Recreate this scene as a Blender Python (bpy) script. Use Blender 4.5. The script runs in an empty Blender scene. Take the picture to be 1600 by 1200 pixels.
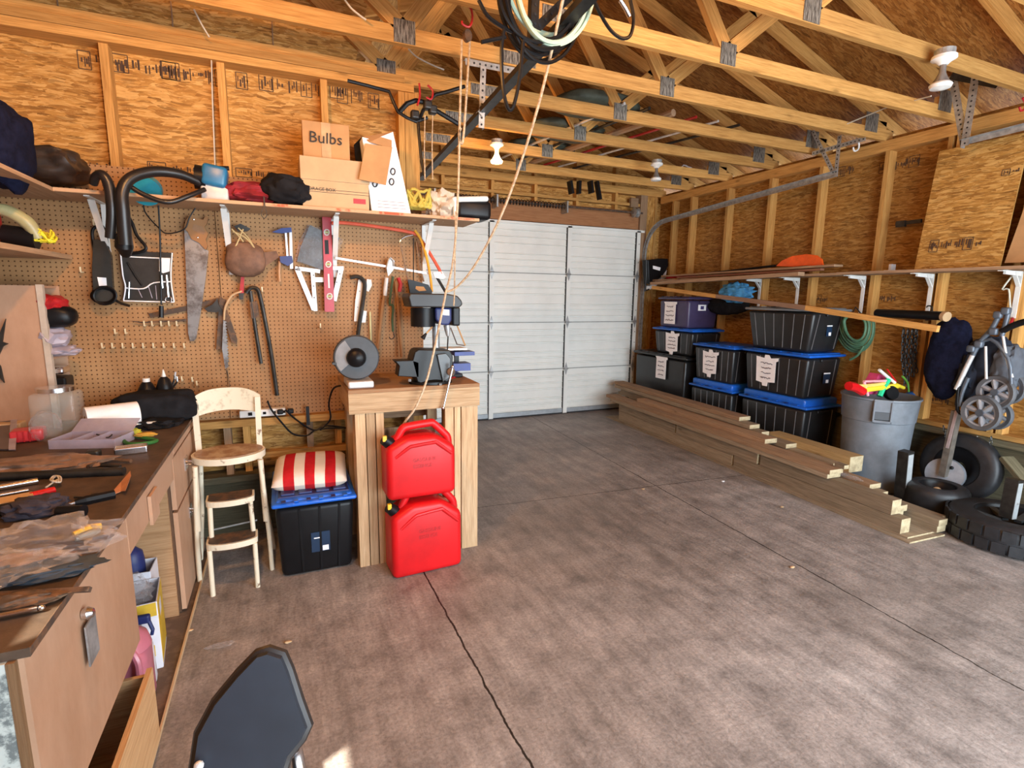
import bpy, bmesh, math, random
from mathutils import Vector as V, Matrix, noise
random.seed(7)
SC = bpy.context.scene
PI = math.pi
# ------------------------------------------------------------------ camera
FPX, YAW, PITCH, ROLL, CAMZ = 823.4, .4107, -.1651, .013, 1.572
_f = V((math.sin(YAW)*math.cos(PITCH), math.cos(YAW)*math.cos(PITCH), math.sin(PITCH)))
_r = V((math.cos(YAW), -math.sin(YAW), 0)); _u = _r.cross(_f)
CR = _r*math.cos(ROLL)+_u*math.sin(ROLL); CU = -_r*math.sin(ROLL)+_u*math.cos(ROLL); CF = _f
CAM = V((0, 0, CAMZ))
cd = bpy.data.cameras.new('camera'); cam = bpy.data.objects.new('camera', cd)
SC.collection.objects.link(cam)
cd.sensor_width = 36; cd.lens = FPX/1600*36; cd.clip_start = .02
cam.matrix_world = Matrix(((CR.x, CU.x, -CF.x, CAM.x), (CR.y, CU.y, -CF.y, CAM.y), (CR.z, CU.z, -CF.z, CAM.z), (0, 0, 0, 1)))
SC.camera = cam
SC.view_settings.view_transform = 'Standard'; SC.view_settings.look = 'None'
SC.view_settings.exposure = 0.30; SC.view_settings.gamma = 1
# ------------------------------------------------------------------ daylight: sky through the open doorway behind the camera
wd = bpy.data.worlds.new('sky'); SC.world = wd; wd.use_nodes = True
bg = wd.node_tree.nodes['Background']
bg.inputs[0].default_value = (.74, .86, 1, 1); bg.inputs[1].default_value = 2.6
sun = bpy.data.lights.new('sun', 'SUN'); sun.energy = 14; sun.angle = .01; sun.color = (1, .9, .72)
so = bpy.data.objects.new('sun', sun); SC.collection.objects.link(so)
so.rotation_euler = V((.63, .3, -1)).to_track_quat('-Z', 'Y').to_euler()
def area(name, loc, look, sx, sy, e, col):
    l = bpy.data.lights.new(name, 'AREA'); l.shape = 'RECTANGLE'; l.size = sx; l.size_y = sy; l.energy = e; l.color = col
    o = bpy.data.objects.new(name, l); SC.collection.objects.link(o); o.location = loc
    o.rotation_euler = (V(look)-V(loc)).to_track_quat('-Z', 'Y').to_euler(); return o
area('daylight_through_open_doorway', (2.7, -1.3, 1.30), (2.2, 4.5, .9), 4.0, 2.3, 250, (.80, .92, 1))
def point(name, loc, e, col=(1, .46, .13), r=.05):
    l = bpy.data.lights.new(name, 'POINT'); l.energy = e; l.color = col; l.shadow_soft_size = r
    o = bpy.data.objects.new(name, l); SC.collection.objects.link(o); o.location = loc; return o
point('bulb_light_workbench', (-.25, 1.75, 2.72), 74)
point('bulb_light_centre', (1.75, 1.5, 2.72), 34)
point('bulb_light_door', (1.80, 4.545, 2.70), 10)
# ------------------------------------------------------------------ pixel -> point on a real plane
def ray(x, y): return CR*((x-800)/FPX)-CU*((y-600)/FPX)+CF
def at(x, y, ax, v):
    d = ray(x, y); i = 'xyz'.index(ax); return CAM+d*((v-CAM[i])/d[i])
def PG(x, y, off=0.0): return at(x, y, 'y', 3.62-off)
def RW(x, y, off=0.0): return at(x, y, 'x', 4.914-off)
def BT(x, y, z=.865): return at(x, y, 'z', z)
# ------------------------------------------------------------------ materials
MATS = {}
def nt(name):
    m = bpy.data.materials.new(name); m.use_nodes = True; t = m.node_tree; b = t.nodes['Principled BSDF']
    return m, t, b
def nd(t, ty, **k):
    n = t.nodes.new('ShaderNode'+ty)
    for a, b in k.items():
        if a.startswith('i_'):
            key = a[2:]
            n.inputs[int(key) if key.isdigit() else key].default_value = b
        else: setattr(n, a, b)
    return n
def ramp(t, fac, stops):
    r = t.nodes.new('ShaderNodeValToRGB'); e = r.color_ramp.elements
    while len(e) < len(stops): e.new(.5)
    for i, (p, c) in enumerate(stops): e[i].position = p; e[i].color = (*c, 1) if len(c) == 3 else c
    t.links.new(fac, r.inputs[0]); return r.outputs[0]
def mixc(t, fac, a, b, mode='MIX'):
    m = t.nodes.new('ShaderNodeMix'); m.data_type = 'RGBA'; m.blend_type = mode
    for s, v in ((0, fac), (6, a), (7, b)):
        if isinstance(v, (int, float)): m.inputs[s].default_value = v
        elif isinstance(v, tuple): m.inputs[s].default_value = (*v, 1) if len(v) == 3 else v
        else: t.links.new(v, m.inputs[s])
    return m.outputs[2]
def mth(t, op, a, b=0.0, c=None):
    m = t.nodes.new('ShaderNodeMath'); m.operation = op
    for i, v in enumerate((a, b) if c is None else (a, b, c)):
        if isinstance(v, (int, float)): m.inputs[i].default_value = v
        else: t.links.new(v, m.inputs[i])
    return m.outputs[0]
def bump(t, b, h, s=.3, d=.01):
    n = nd(t, 'Bump'); n.inputs['Strength'].default_value = s; n.inputs['Distance'].default_value = d
    t.links.new(h, n.inputs['Height']); t.links.new(n.outputs[0], b.inputs['Normal'])
def mp(t, out, scale=(1, 1, 1), rot=(0, 0, 0), loc=(0, 0, 0)):
    n = nd(t, 'Mapping'); n.inputs['Scale'].default_value = scale; n.inputs['Rotation'].default_value = rot; n.inputs['Location'].default_value = loc
    t.links.new(out, n.inputs[0]); return n.outputs[0]
def nz(t, vec, sc, det=3, rough=.5, dist=0.0):
    n = nd(t, 'TexNoise'); n.inputs['Scale'].default_value = sc; n.inputs['Detail'].default_value = det
    n.inputs['Roughness'].default_value = rough; n.inputs['Distortion'].default_value = dist
    t.links.new(vec, n.inputs['Vector']); return n
def plain(name, col, rough=.5, metal=0.0, var=.12, sc=14, bmp=.0, spec=.5, alpha=1, trans=0.0, emit=None, es=1.0, coat=0.0, sheen=0.0):
    if name in MATS: return MATS[name]
    m, t, b = nt(name); b.inputs['Roughness'].default_value = rough; b.inputs['Metallic'].default_value = metal
    b.inputs['Specular IOR Level'].default_value = spec if rough < .84 else .12
    tc = nd(t, 'TexCoord'); n = nz(t, tc.outputs['Object'], sc, 4, .6)
    lo = tuple(max(0, c*(1-var*1.5)) for c in col); hi = tuple(min(1, c*(1+var)) for c in col)
    t.links.new(ramp(t, n.outputs[0], [(.3, lo), (.7, hi)]), b.inputs['Base Color'])
    if bmp: bump(t, b, n.outputs[0], bmp, .01)
    b.inputs['Alpha'].default_value = alpha; b.inputs['Transmission Weight'].default_value = trans
    b.inputs['Coat Weight'].default_value = coat
    b.inputs['Sheen Weight'].default_value = sheen
    if emit: b.inputs['Emission Color'].default_value = (*emit, 1); b.inputs['Emission Strength'].default_value = es
    MATS[name] = m; return m
def worn(name, col, col2, rough=.5, metal=0.0, sc=9, lo=.45, hi=.6, stretch=(1, 1, 1), bmp=.1):
    if name in MATS: return MATS[name]
    m, t, b = nt(name); tc = nd(t, 'TexCoord'); v = mp(t, tc.outputs['Object'], stretch)
    n = nz(t, v, sc, 7, .68)
    t.links.new(ramp(t, n.outputs[0], [(lo, col), (hi, col2)]), b.inputs['Base Color'])
    b.inputs['Roughness'].default_value = rough; b.inputs['Metallic'].default_value = metal
    bump(t, b, n.outputs[0], bmp, .01); MATS[name] = m; return m
def lumber(name, c1, c2, c3, rough=.75, knots=.5, sat=1):
    """sawn board: grain runs along u, metres; each board gets its own offset and tone"""
    if name in MATS: return MATS[name]
    m, t, b = nt(name); tc = nd(t, 'TexCoord'); oi = nd(t, 'ObjectInfo')
    off = nd(t, 'VectorMath', operation='SCALE'); cb = nd(t, 'CombineXYZ')
    t.links.new(oi.outputs['Random'], cb.inputs[0]); t.links.new(oi.outputs['Random'], cb.inputs[1])
    t.links.new(cb.outputs[0], off.inputs[0]); off.inputs['Scale'].default_value = 37
    ad = nd(t, 'VectorMath', operation='ADD'); t.links.new(tc.outputs['UV'], ad.inputs[0]); t.links.new(off.outputs[0], ad.inputs[1])
    uv = ad.outputs[0]
    g = nz(t, mp(t, uv, (1.6, 26, 1)), 2.2, 6, .62, .5)
    g2 = nz(t, mp(t, uv, (4, 130, 1)), 1.5, 3, .6)
    base = ramp(t, g.outputs[0], [(.28, c1), (.5, c2), (.74, c3)])
    base = mixc(t, .35, base, ramp(t, g2.outputs[0], [(.3, tuple(x*.55 for x in c1)), (.62, c3)]), 'MIX')
    kv = nd(t, 'TexVoronoi'); kv.inputs['Scale'].default_value = 1; kv.inputs['Randomness'].default_value = 1
    t.links.new(mp(t, uv, (2.6, 7, 1)), kv.inputs['Vector'])
    km = ramp(t, kv.outputs['Distance'], [(.05, (1, 1, 1)), (.1, (.25, .25, .25)), (.16, (0, 0, 0))])
    base = mixc(t, mth(t, 'MULTIPLY', km, knots), base, tuple(x*.28 for x in c1))
    tone = nd(t, 'HueSaturation'); t.links.new(mth(t, 'MULTIPLY_ADD', oi.outputs['Random'], .42, .76), tone.inputs['Value'])
    t.links.new(base, tone.inputs['Color']); t.links.new(tone.outputs[0], b.inputs['Base Color'])
    b.inputs['Roughness'].default_value = rough; b.inputs['Specular IOR Level'].default_value = .22; bump(t, b, g2.outputs[0], .25, .004); MATS[name] = m; return m
def osb(name, tint=(1, 1, 1), dark=1.0):
    if name in MATS: return MATS[name]
    m, t, b = nt(name); tc = nd(t, 'TexCoord'); uv = tc.outputs['UV']
    dn = nz(t, uv, 3.5, 2)
    ad = nd(t, 'VectorMath', operation='MULTIPLY_ADD'); t.links.new(dn.outputs['Color'], ad.inputs[0]); ad.inputs[1].default_value = (.06, .06, 0)
    t.links.new(uv, ad.inputs[2]); w = ad.outputs[0]
    C = [tuple(a*b_ for a, b_ in zip(c, tint)) for c in ((.27, .115, .025), (.43, .205, .047), (.56, .285, .07), (.76, .46, .16))]
    cols = []; masks = []
    for rot, sx, sy, lo in ((.12, 12, 60, (0, 0, 0)), (-.5, 14, 66, (3, 5, 0)), (.75, 15, 70, (7, 1, 0)), (-.2, 16, 110, (2, 9, 0))):
        v = nd(t, 'TexVoronoi'); v.inputs['Scale'].default_value = 1
        t.links.new(mp(t, w, (sx, sy, 1), (0, 0, rot), lo), v.inputs['Vector'])
        s = nd(t, 'SeparateColor'); t.links.new(v.outputs['Color'], s.inputs[0])
        st = nz(t, mp(t, w, (sx*.6, sy*3.2, 1), (0, 0, rot), lo), 1.2, 3)
        tone = mth(t, 'ADD', mth(t, 'MULTIPLY', s.outputs[0], .72), mth(t, 'MULTIPLY', st.outputs[0], .38))
        cols.append(ramp(t, tone, [(.08, C[0]), (.38, C[1]), (.66, C[2]), (1, C[3])])); masks.append((s.outputs[1], v.outputs['Distance']))
    c = mixc(t, mth(t, 'GREATER_THAN', masks[1][0], .52), cols[0], cols[1])
    c = mixc(t, mth(t, 'GREATER_THAN', masks[2][0], .66), c, cols[2])
    c = mixc(t, mth(t, 'GREATER_THAN', masks[3][0], .88), c, mixc(t, .45, cols[3], tuple(x*.5 for x in C[0])))
    fs = nz(t, mp(t, w, (5, 42, 1), (0, 0, .22)), 2.0, 6, .7, 1.6)
    c = mixc(t, ramp(t, fs.outputs[0], [(.54, (0, 0, 0)), (.60, (.75, .75, .75))]), c, C[3])
    c = mixc(t, ramp(t, fs.outputs[0], [(.36, (.6, .6, .6)), (.42, (0, 0, 0))]), c, C[0])
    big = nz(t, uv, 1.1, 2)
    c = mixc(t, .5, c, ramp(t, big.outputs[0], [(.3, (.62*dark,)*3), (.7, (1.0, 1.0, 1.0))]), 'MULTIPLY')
    t.links.new(c, b.inputs['Base Color']); b.inputs['Roughness'].default_value = .62; b.inputs['Specular IOR Level'].default_value = .2
    bump(t, b, masks[0][1], .35, .004); MATS[name] = m; return m
def pegboard():
    m, t, b = nt('pegboard'); tc = nd(t, 'TexCoord'); uv = tc.outputs['UV']
    sv = nd(t, 'VectorMath', operation='SCALE'); t.links.new(uv, sv.inputs[0]); sv.inputs['Scale'].default_value = 1/.0245
    fr = nd(t, 'VectorMath', operation='FRACTION'); t.links.new(sv.outputs[0], fr.inputs[0])
    ds = nd(t, 'VectorMath', operation='DISTANCE'); t.links.new(fr.outputs[0], ds.inputs[0]); ds.inputs[1].default_value = (.5, .5, 0)
    hole = ramp(t, ds.outputs['Value'], [(.11, (1, 1, 1)), (.20, (0, 0, 0))])
    n = nz(t, uv, 2.2, 5, .6); n2 = nz(t, uv, 160, 2)
    c = ramp(t, n.outputs[0], [(.3, (.29, .15, .062)), (.6, (.42, .24, .11)), (.8, (.48, .29, .145))])
    c = mixc(t, .18, c, n2.outputs[0], 'OVERLAY')
    c = mixc(t, hole, c, (.075, .028, .010))
    t.links.new(c, b.inputs['Base Color']); b.inputs['Roughness'].default_value = .55; b.inputs['Specular IOR Level'].default_value = .2
    bump(t, b, hole, -.6, .01); return m
def concrete():
    m, t, b = nt('concrete_floor'); tc = nd(t, 'TexCoord'); p = tc.outputs['Object']
    n1 = nz(t, p, .55, 4, .6); n2 = nz(t, p, 5, 9, .72); n3 = nz(t, p, 70, 4, .7)
    sw = nz(t, mp(t, p, (9, 1.2, 1), (0, 0, .35)), 1.5, 7, .75)
    c = ramp(t, n1.outputs[0], [(.3, (.215, .182, .162)), (.55, (.335, .298, .278)), (.75, (.46, .43, .41))])
    c = mixc(t, .75, c, ramp(t, n2.outputs[0], [(.3, (.30, .30, .31)), (.5, (.85, .85, .85)), (.72, (1.35, 1.32, 1.3))]), 'MULTIPLY')
    c = mixc(t, .55, c, ramp(t, sw.outputs[0], [(.35, (.5, .48, .47)), (.6, (1.2, 1.2, 1.2))]), 'MULTIPLY')
    c = mixc(t, .5, c, ramp(t, n3.outputs[0], [(.3, (.35, .35, .36)), (.62, (1.25, 1.25, 1.25))]), 'MULTIPLY')
    # pale scuffs
    wv = nd(t, 'TexVoronoi', feature='DISTANCE_TO_EDGE'); wv.inputs['Scale'].default_value = 1.3
    dn = nz(t, p, 2.2, 5, .7); a2 = nd(t, 'VectorMath', operation='MULTIPLY_ADD'); t.links.new(dn.outputs['Color'], a2.inputs[0]); a2.inputs[1].default_value = (1.3, 1.3, 0); t.links.new(p, a2.inputs[2])
    t.links.new(a2.outputs[0], wv.inputs['Vector'])
    sc = ramp(t, wv.outputs['Distance'], [(.0, (1, 1, 1)), (.012, (0, 0, 0))])
    br = nz(t, p, 3.1, 3)
    c = mixc(t, mth(t, 'MULTIPLY', mth(t, 'MULTIPLY', sc, ramp(t, br.outputs[0], [(.52, (0, 0, 0)), (.7, (1, 1, 1))])), .22), c, (.6, .56, .52))
    # saw cuts and a crack: straight joints with a slight wobble
    s = nd(t, 'SeparateXYZ'); t.links.new(p, s.inputs[0]); wob = nz(t, p, 6, 4, .7); wb = mth(t, 'MULTIPLY', mth(t, 'SUBTRACT', wob.outputs[0], .5), .035)
    def line(ax, bx, ay, by, wid):  # distance to a line through two points
        dx, dy = bx-ax, by-ay; L = math.hypot(dx, dy); nx, ny = -dy/L, dx/L
        d = mth(t, 'ADD', mth(t, 'MULTIPLY', s.outputs[0], nx), mth(t, 'MULTIPLY_ADD', s.outputs[1], ny, -(nx*ax+ny*ay)))
        d = mth(t, 'ABSOLUTE', mth(t, 'ADD', d, wb)); return mth(t, 'LESS_THAN', d, wid)
    l1 = line(.669, .691, 2.806, 1.383, .0045); l2 = line(2.879, 2.713, 4.328, .924, .0038)
    l3 = line(1.318, 3.784, 3.54, 3.354, .0032)
    jj = mth(t, 'MAXIMUM', mth(t, 'MAXIMUM', l1, l2), l3)
    c = mixc(t, jj, c, (.012, .009, .008))
    t.links.new(c, b.inputs['Base Color'])
    t.links.new(ramp(t, n2.outputs[0], [(.3, (.42,)*3), (.7, (.72,)*3)]), b.inputs['Roughness'])
    h = mth(t, 'SUBTRACT', n3.outputs[0], mth(t, 'MULTIPLY', jj, 2.5)); bump(t, b, h, .35, .006); return m
PINE = lumber('pine_lumber', (.33, .145, .035), (.54, .275, .075), (.68, .385, .125))
PINE_D = lumber('aged_lumber', (.22, .13, .075), (.33, .205, .12), (.44, .29, .175))
TREAT = lumber('treated_lumber', (.17, .125, .08), (.27, .205, .135), (.37, .29, .20), knots=.45)
PWF = lumber('green_treated_plywood', (.075, .062, .038), (.13, .11, .065), (.21, .185, .115))
WPLY = worn('workbench_board', (.50, .30, .19), (.35, .185, .10), .5, 0, 2.6, .42, .72, (1, 1, .45), .03)
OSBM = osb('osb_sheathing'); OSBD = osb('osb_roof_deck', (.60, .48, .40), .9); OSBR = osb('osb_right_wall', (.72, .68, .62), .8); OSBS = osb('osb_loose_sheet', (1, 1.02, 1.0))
PEGM = pegboard(); CONC = concrete()
BLK = plain('black_plastic', (.007, .007, .008), .38, bmp=.02, spec=.22); BLKR = plain('black_rubber', (.022, .022, .024), .75, bmp=.15, sc=60)
STEEL = plain('galvanized_steel', (.40, .41, .41), .42, .5, var=.25, sc=25); CHROME = plain('bright_steel', (.7, .7, .72), .22, 1, var=.1)
DKMET = plain('dark_steel', (.05, .048, .045), .45, .7, var=.3)
RUST = worn('rusty_steel', (.10, .075, .06), (.21, .12, .07), .7, .6, 18)
SAWM = worn('old_saw_steel', (.33, .32, .31), (.16, .14, .13), .38, .9, 12)
WHITE = plain('white_paint', (.75, .75, .72), .45, var=.05); CREAM = worn('chipped_cream_paint', (.74, .66, .5), (.22, .14, .08), .5, 0, 16, .6, .68)
RED = plain('red_plastic', (.60, .007, .010), .42, var=.12, sc=5, bmp=.03, spec=.35); REDP = plain('red_paint', (.42, .015, .02), .4)
BLUE = plain('blue_plastic', (.012, .13, .62), .35, var=.1); BLUED = plain('navy_blue_plastic', (.01, .02, .11), .5)
YEL = plain('yellow_plastic', (.8, .5, .02), .4); YELC = plain('yellow_cord', (.78, .68, .03), .55); GRNC = plain('green_hose', (.085, .2, .115), .5)
ORG = plain('orange_plastic', (.85, .11, .01), .4); PAPER = plain('white_paper', (.93, .93, .96), .8, var=.06); INK = plain('black_ink', (.03, .03, .03), .8)
CARD = plain('cardboard', (.50, .285, .13), .85, var=.1, sc=6); CARDL = plain('pale_cardboard', (.55, .38, .22), .85, var=.08, sc=6)
ROPE = worn('twisted_rope', (.62, .50, .34), (.36, .25, .15), .9, 0, 60, .4, .6); TEAL = plain('teal_plastic', (.02, .28, .36), .4)
NAVY = plain('navy_cloth', (.008, .010, .028), .9, var=.3, sc=30, bmp=.2); CHAR = plain('charcoal_cloth', (.014, .014, .016), .9, var=.3, bmp=.2)
CLEAR = plain('clear_plastic', (.62, .60, .62), .12, alpha=.20, bmp=.8, sc=22, spec=1.0); FROST = plain('frosted_plastic', (.55, .5, .6), .35, alpha=.6)
def film(m, lo, hi):
    t = m.node_tree; b = t.nodes['Principled BSDF']; lw = nd(t, 'LayerWeight'); lw.inputs[0].default_value = .35
    n = nz(t, nd(t, 'TexCoord').outputs['Object'], 26, 5, .7)
    a = mth(t, 'MULTIPLY', lw.outputs['Facing'], ramp(t, n.outputs[0], [(.4, (.25,)*3), (.62, (1,)*3)]))
    t.links.new(mth(t, 'MULTIPLY_ADD', a, hi-lo, lo), b.inputs['Alpha'])
film(CLEAR, .05, .75)
GLASS = plain('clear_glass', (.6, .6, .54), .06, alpha=.2)
TIRE = plain('tire_rubber', (.016, .017, .020), .5, var=.3, sc=20, bmp=.1); GREY = plain('grey_bin_plastic', (.16, .18, .205), .5, var=.12, bmp=.04)
WOODH = lumber('tool_handle_wood', (.22, .09, .03), (.36, .17, .07), (.46, .25, .11), .45, 0)
ALU = plain('white_aluminium', (.66, .66, .66), .4, .3)
SILVT = plain('silver_wheel', (.34, .36, .4), .4, .3)
# ------------------------------------------------------------------ mesh builder
class M:
    def __init__(s): s.v = []; s.f = []; s.uv = []; s.mi = []; s.m = 0
    def face(s, ids, uvs=None): s.f.append(tuple(ids)); s.uv.append(uvs); s.mi.append(s.m)
    def box(s, c, d, R=None):
        """box centred c, size d, optional 3x3 rotation; uv in metres, u along the longest side"""
        c = V(c); d = V(d); R = R or Matrix.Identity(3); b = len(s.v)
        for x in (-.5, .5):
            for y in (-.5, .5):
                for z in (-.5, .5): s.v.append(c+R@V((x*d.x, y*d.y, z*d.z)))
        long = max(range(3), key=lambda i: d[i]); ou, ov = random.random()*3, random.random()*3
        for ids, n in (((0, 1, 3, 2), 0), ((4, 6, 7, 5), 0), ((0, 4, 5, 1), 1), ((2, 3, 7, 6), 1), ((0, 2, 6, 4), 2), ((1, 5, 7, 3), 2)):
            ax = [i for i in range(3) if i != n]
            if long in ax: a = long; o = [i for i in ax if i != long][0]
            else: a, o = ax
            uvs = []
            for i in ids:
                co = [(i >> 2 & 1)-.5, (i >> 1 & 1)-.5, (i & 1)-.5]
                uvs.append((co[a]*d[a]+ou, co[o]*d[o]+ov+n*.31))
            s.face([b+i for i in ids], uvs)
        return s
    def bb(s, x0, x1, y0, y1, z0, z1): return s.box(((x0+x1)/2, (y0+y1)/2, (z0+z1)/2), (abs(x1-x0), abs(y1-y0), abs(z1-z0)))
    def beam(s, p0, p1, w, h, up=(0, 0, 1)):
        p0 = V(p0); p1 = V(p1); x = (p1-p0).normalized(); y = V(up).cross(x)
        if y.length < 1e-5: y = V((0, 1, 0)).cross(x)
        y.normalize(); z = x.cross(y)
        return s.box((p0+p1)/2, ((p1-p0).length, w, h), Matrix((x, y, z)).transposed())
    def tube(s, pts, r, n=8, closed=False, spl=0, caps=True):
        pts = [V(p) for p in pts]; rr = r if isinstance(r, (list, tuple)) else [r]*len(pts)
        if spl:
            q = []; qr = []; N = len(pts)
            rng = range(N if closed else N-1)
            for i in rng:
                g = (lambda k: pts[k % N]) if closed else (lambda k: pts[max(0, min(N-1, k))])
                a, b_, c, d = g(i-1), g(i), g(i+1), g(i+2)
                for k in range(spl):
                    t = k/spl; q.append(.5*((2*b_)+(c-a)*t+(2*a-5*b_+4*c-d)*t*t+(3*b_-a-3*c+d)*t**3)); qr.append(rr[i]*(1-t)+rr[(i+1) % N]*t)
            if not closed: q.append(pts[-1]); qr.append(rr[-1])
            pts, rr = q, qr
        N = len(pts); b = len(s.v); prev = None; L = 0
        for i, p in enumerate(pts):
            tg = (pts[(i+1) % N]-pts[i-1]) if closed else (pts[min(N-1, i+1)]-pts[max(0, i-1)])
            if tg.length < 1e-9: tg = V((0, 0, 1))
            tg.normalize()
            if prev is None:
                a = V((0, 0, 1)) if abs(tg.z) < .9 else V((1, 0, 0)); u = a.cross(tg).normalized()
            else: u = (prev-tg*prev.dot(tg)); u = u.normalized() if u.length > 1e-6 else V((1, 0, 0)).cross(tg).normalized()
            prev = u; w = tg.cross(u)
            for k in range(n): a = 2*PI*k/n; s.v.append(p+(u*math.cos(a)+w*math.sin(a))*rr[i])
        for i in range(N if closed else N-1):
            j = (i+1) % N; l = (pts[j]-pts[i]).length
            for k in range(n):
                k2 = (k+1) % n
                s.face((b+i*n+k, b+i*n+k2, b+j*n+k2, b+j*n+k), [(L, k/n*.1), (L, (k+1)/n*.1), (L+l, (k+1)/n*.1), (L+l, k/n*.1)])
            L += l
        if caps and not closed:
            s.face([b+k for k in range(n)][::-1]); s.face([b+(N-1)*n+k for k in range(n)])
        return s
    def cyl(s, p0, p1, r0, r1=None, n=20): return s.tube([p0, p1], [r0, r0 if r1 is None else r1], n)
    def lathe(s, prof, c=(0, 0, 0), ax=(0, 0, 1), n=28, sx=1.0, sy=1.0, cap=True):
        """prof: [(radius, height)], turned about ax through c"""
        c = V(c); z = V(ax).normalized(); a = V((1, 0, 0)) if abs(z.x) < .9 else V((0, 1, 0)); y = z.cross(a).normalized(); x = y.cross(z); b = len(s.v)
        for r, h in prof:
            for k in range(n): t = 2*PI*k/n; s.v.append(c+z*h+x*(math.cos(t)*r*sx)+y*(math.sin(t)*r*sy))
        for i in range(len(prof)-1):
            for k in range(n): k2 = (k+1) % n; s.face((b+i*n+k, b+i*n+k2, b+(i+1)*n+k2, b+(i+1)*n+k))
        if cap:
            if prof[0][0] > 1e-4: s.face([b+k for k in range(n)][::-1])
            if prof[-1][0] > 1e-4: s.face([b+(len(prof)-1)*n+k for k in range(n)])
        return s
    def prism(s, poly, o, ex, ey, th):
        """polygon (x, y) in the frame (o, ex, ey), extruded by th along ex x ey (centred)"""
        o = V(o); ex = V(ex); ey = V(ey); n = ex.cross(ey).normalized(); b = len(s.v); N = len(poly)
        for sg in (-.5, .5):
            for x, y in poly: s.v.append(o+ex*x+ey*y+n*(th*sg))
        s.face([b+i for i in range(N)][::-1], [poly[i] for i in range(N)][::-1]); s.face([b+N+i for i in range(N)], list(poly))
        for i in range(N): j = (i+1) % N; s.face((b+i, b+j, b+N+j, b+N+i))
        return s
    def flat(s, pts, th, n):
        """outline of 3-D points given thickness th along n"""
        n = V(n).normalized(); b = len(s.v); N = len(pts)
        for sg in (0, 1):
            for p in pts: s.v.append(V(p)+n*(th*sg))
        s.face([b+i for i in range(N)][::-1]); s.face([b+N+i for i in range(N)])
        for i in range(N): j = (i+1) % N; s.face((b+i, b+j, b+N+j, b+N+i))
        return s
    def bm(s, bm_, mat=None):
        b = len(s.v); bm_.verts.ensure_lookup_table()
        for i, v in enumerate(bm_.verts): v.index = i; s.v.append((mat@v.co) if mat else v.co.copy())
        for f in bm_.faces: s.face([b+v.index for v in f.verts])
        bm_.free(); return s
    def rbox(s, c, d, r=.01, R=None, seg=3, taper=0.0):
        """rounded box; taper < 0 narrows the foot"""
        bm_ = bmesh.new(); bmesh.ops.create_cube(bm_, size=1)
        for v in bm_.verts:
            k = 1+taper*(.5-v.co.z); v.co = V((v.co.x*d[0]*k, v.co.y*d[1]*k, v.co.z*d[2]))
        bmesh.ops.bevel(bm_, geom=list(bm_.edges), offset=r, segments=seg, profile=.5, affect='EDGES')
        return s.bm(bm_, Matrix.Translation(V(c))@(R.to_4x4() if R else Matrix.Identity(4)))
    def blob(s, c, d, amp=.15, fr=3.0, seed=0, e=1.0, sub=4, R=None):
        """lumpy soft body; e < 1 squares it off"""
        bm_ = bmesh.new(); bmesh.ops.create_icosphere(bm_, subdivisions=sub, radius=1); o = V((seed*7.3, seed*3.1, seed))
        for v in bm_.verts:
            p = v.co.copy(); p = V([math.copysign(abs(k)**e, k) for k in p])
            nn = noise.fractal(v.co*fr+o, 1, 2, 4)
            rd = noise.noise(v.co*fr*.7+o)
            p *= 1+amp*(nn*.7+abs(rd)*1.2-.3)
            v.co = V((p.x*d[0]/2, p.y*d[1]/2, p.z*d[2]/2))
        return s.bm(bm_, Matrix.Translation(V(c))@(R.to_4x4() if R else Matrix.Identity(4)))
    def sph(s, c, r, n=2):
        bm_ = bmesh.new(); bmesh.ops.create_icosphere(bm_, subdivisions=n, radius=r); return s.bm(bm_, Matrix.Translation(V(c)))
ORGN = {}
def obj(name, m, mat, parent=None, loc=None, smooth=False, bev=0.0, lab=None, kind=None):
    """mesh given in world space; origin = parent's origin, or loc / the base centre"""
    if parent is not None: o0 = ORGN[parent.name]
    elif loc is not None: o0 = V(loc)
    else:
        xs = [p.x for p in m.v]; ys = [p.y for p in m.v]; zs = [p.z for p in m.v]
        o0 = V(((min(xs)+max(xs))/2, (min(ys)+max(ys))/2, min(zs)))
    me = bpy.data.meshes.new(name); me.from_pydata([p-o0 for p in m.v], [], m.f)
    if any(u for u in m.uv):
        ul = me.uv_layers.new(name='UV'); k = 0
        for fi, f in enumerate(m.f):
            for j in range(len(f)):
                if m.uv[fi]: ul.data[k].uv = m.uv[fi][j]
                k += 1
    for mt in (mat if isinstance(mat, (list, tuple)) else [mat]): me.materials.append(mt)
    if isinstance(mat, (list, tuple)): me.polygons.foreach_set('material_index', m.mi)
    if smooth:
        me.polygons.foreach_set('use_smooth', [True]*len(me.polygons))
        try: me.set_sharp_from_angle(angle=.7)
        except Exception: pass
    me.update()
    o = bpy.data.objects.new(name, me); SC.collection.objects.link(o)
    if parent is not None: o.parent = parent
    else: o.location = o0
    if bev:
        b = o.modifiers.new('bevel', 'BEVEL'); b.width = bev; b.segments = 2; b.limit_method = 'ANGLE'
    ORGN[o.name] = o0
    if lab: o['label'] = lab
    if kind: o['kind'] = kind
    return o
def tag(o, label, cat, group=None, kind=None):
    o['label'] = label; o['category'] = cat
    if group: o['group'] = group
    if kind: o['kind'] = kind
    return o
def thing(name, label, cat, loc, group=None):
    o = bpy.data.objects.new(name, None); o.empty_display_size = .05; SC.collection.objects.link(o); o.location = loc
    ORGN[o.name] = V(loc); return tag(o, label, cat, group)
def struct(name, m, mat, label=None, loc=None, smooth=False):
    o = obj(name, m, mat, loc=loc, smooth=smooth); o['kind'] = 'structure'
    if label: o['label'] = label
    return o
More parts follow.
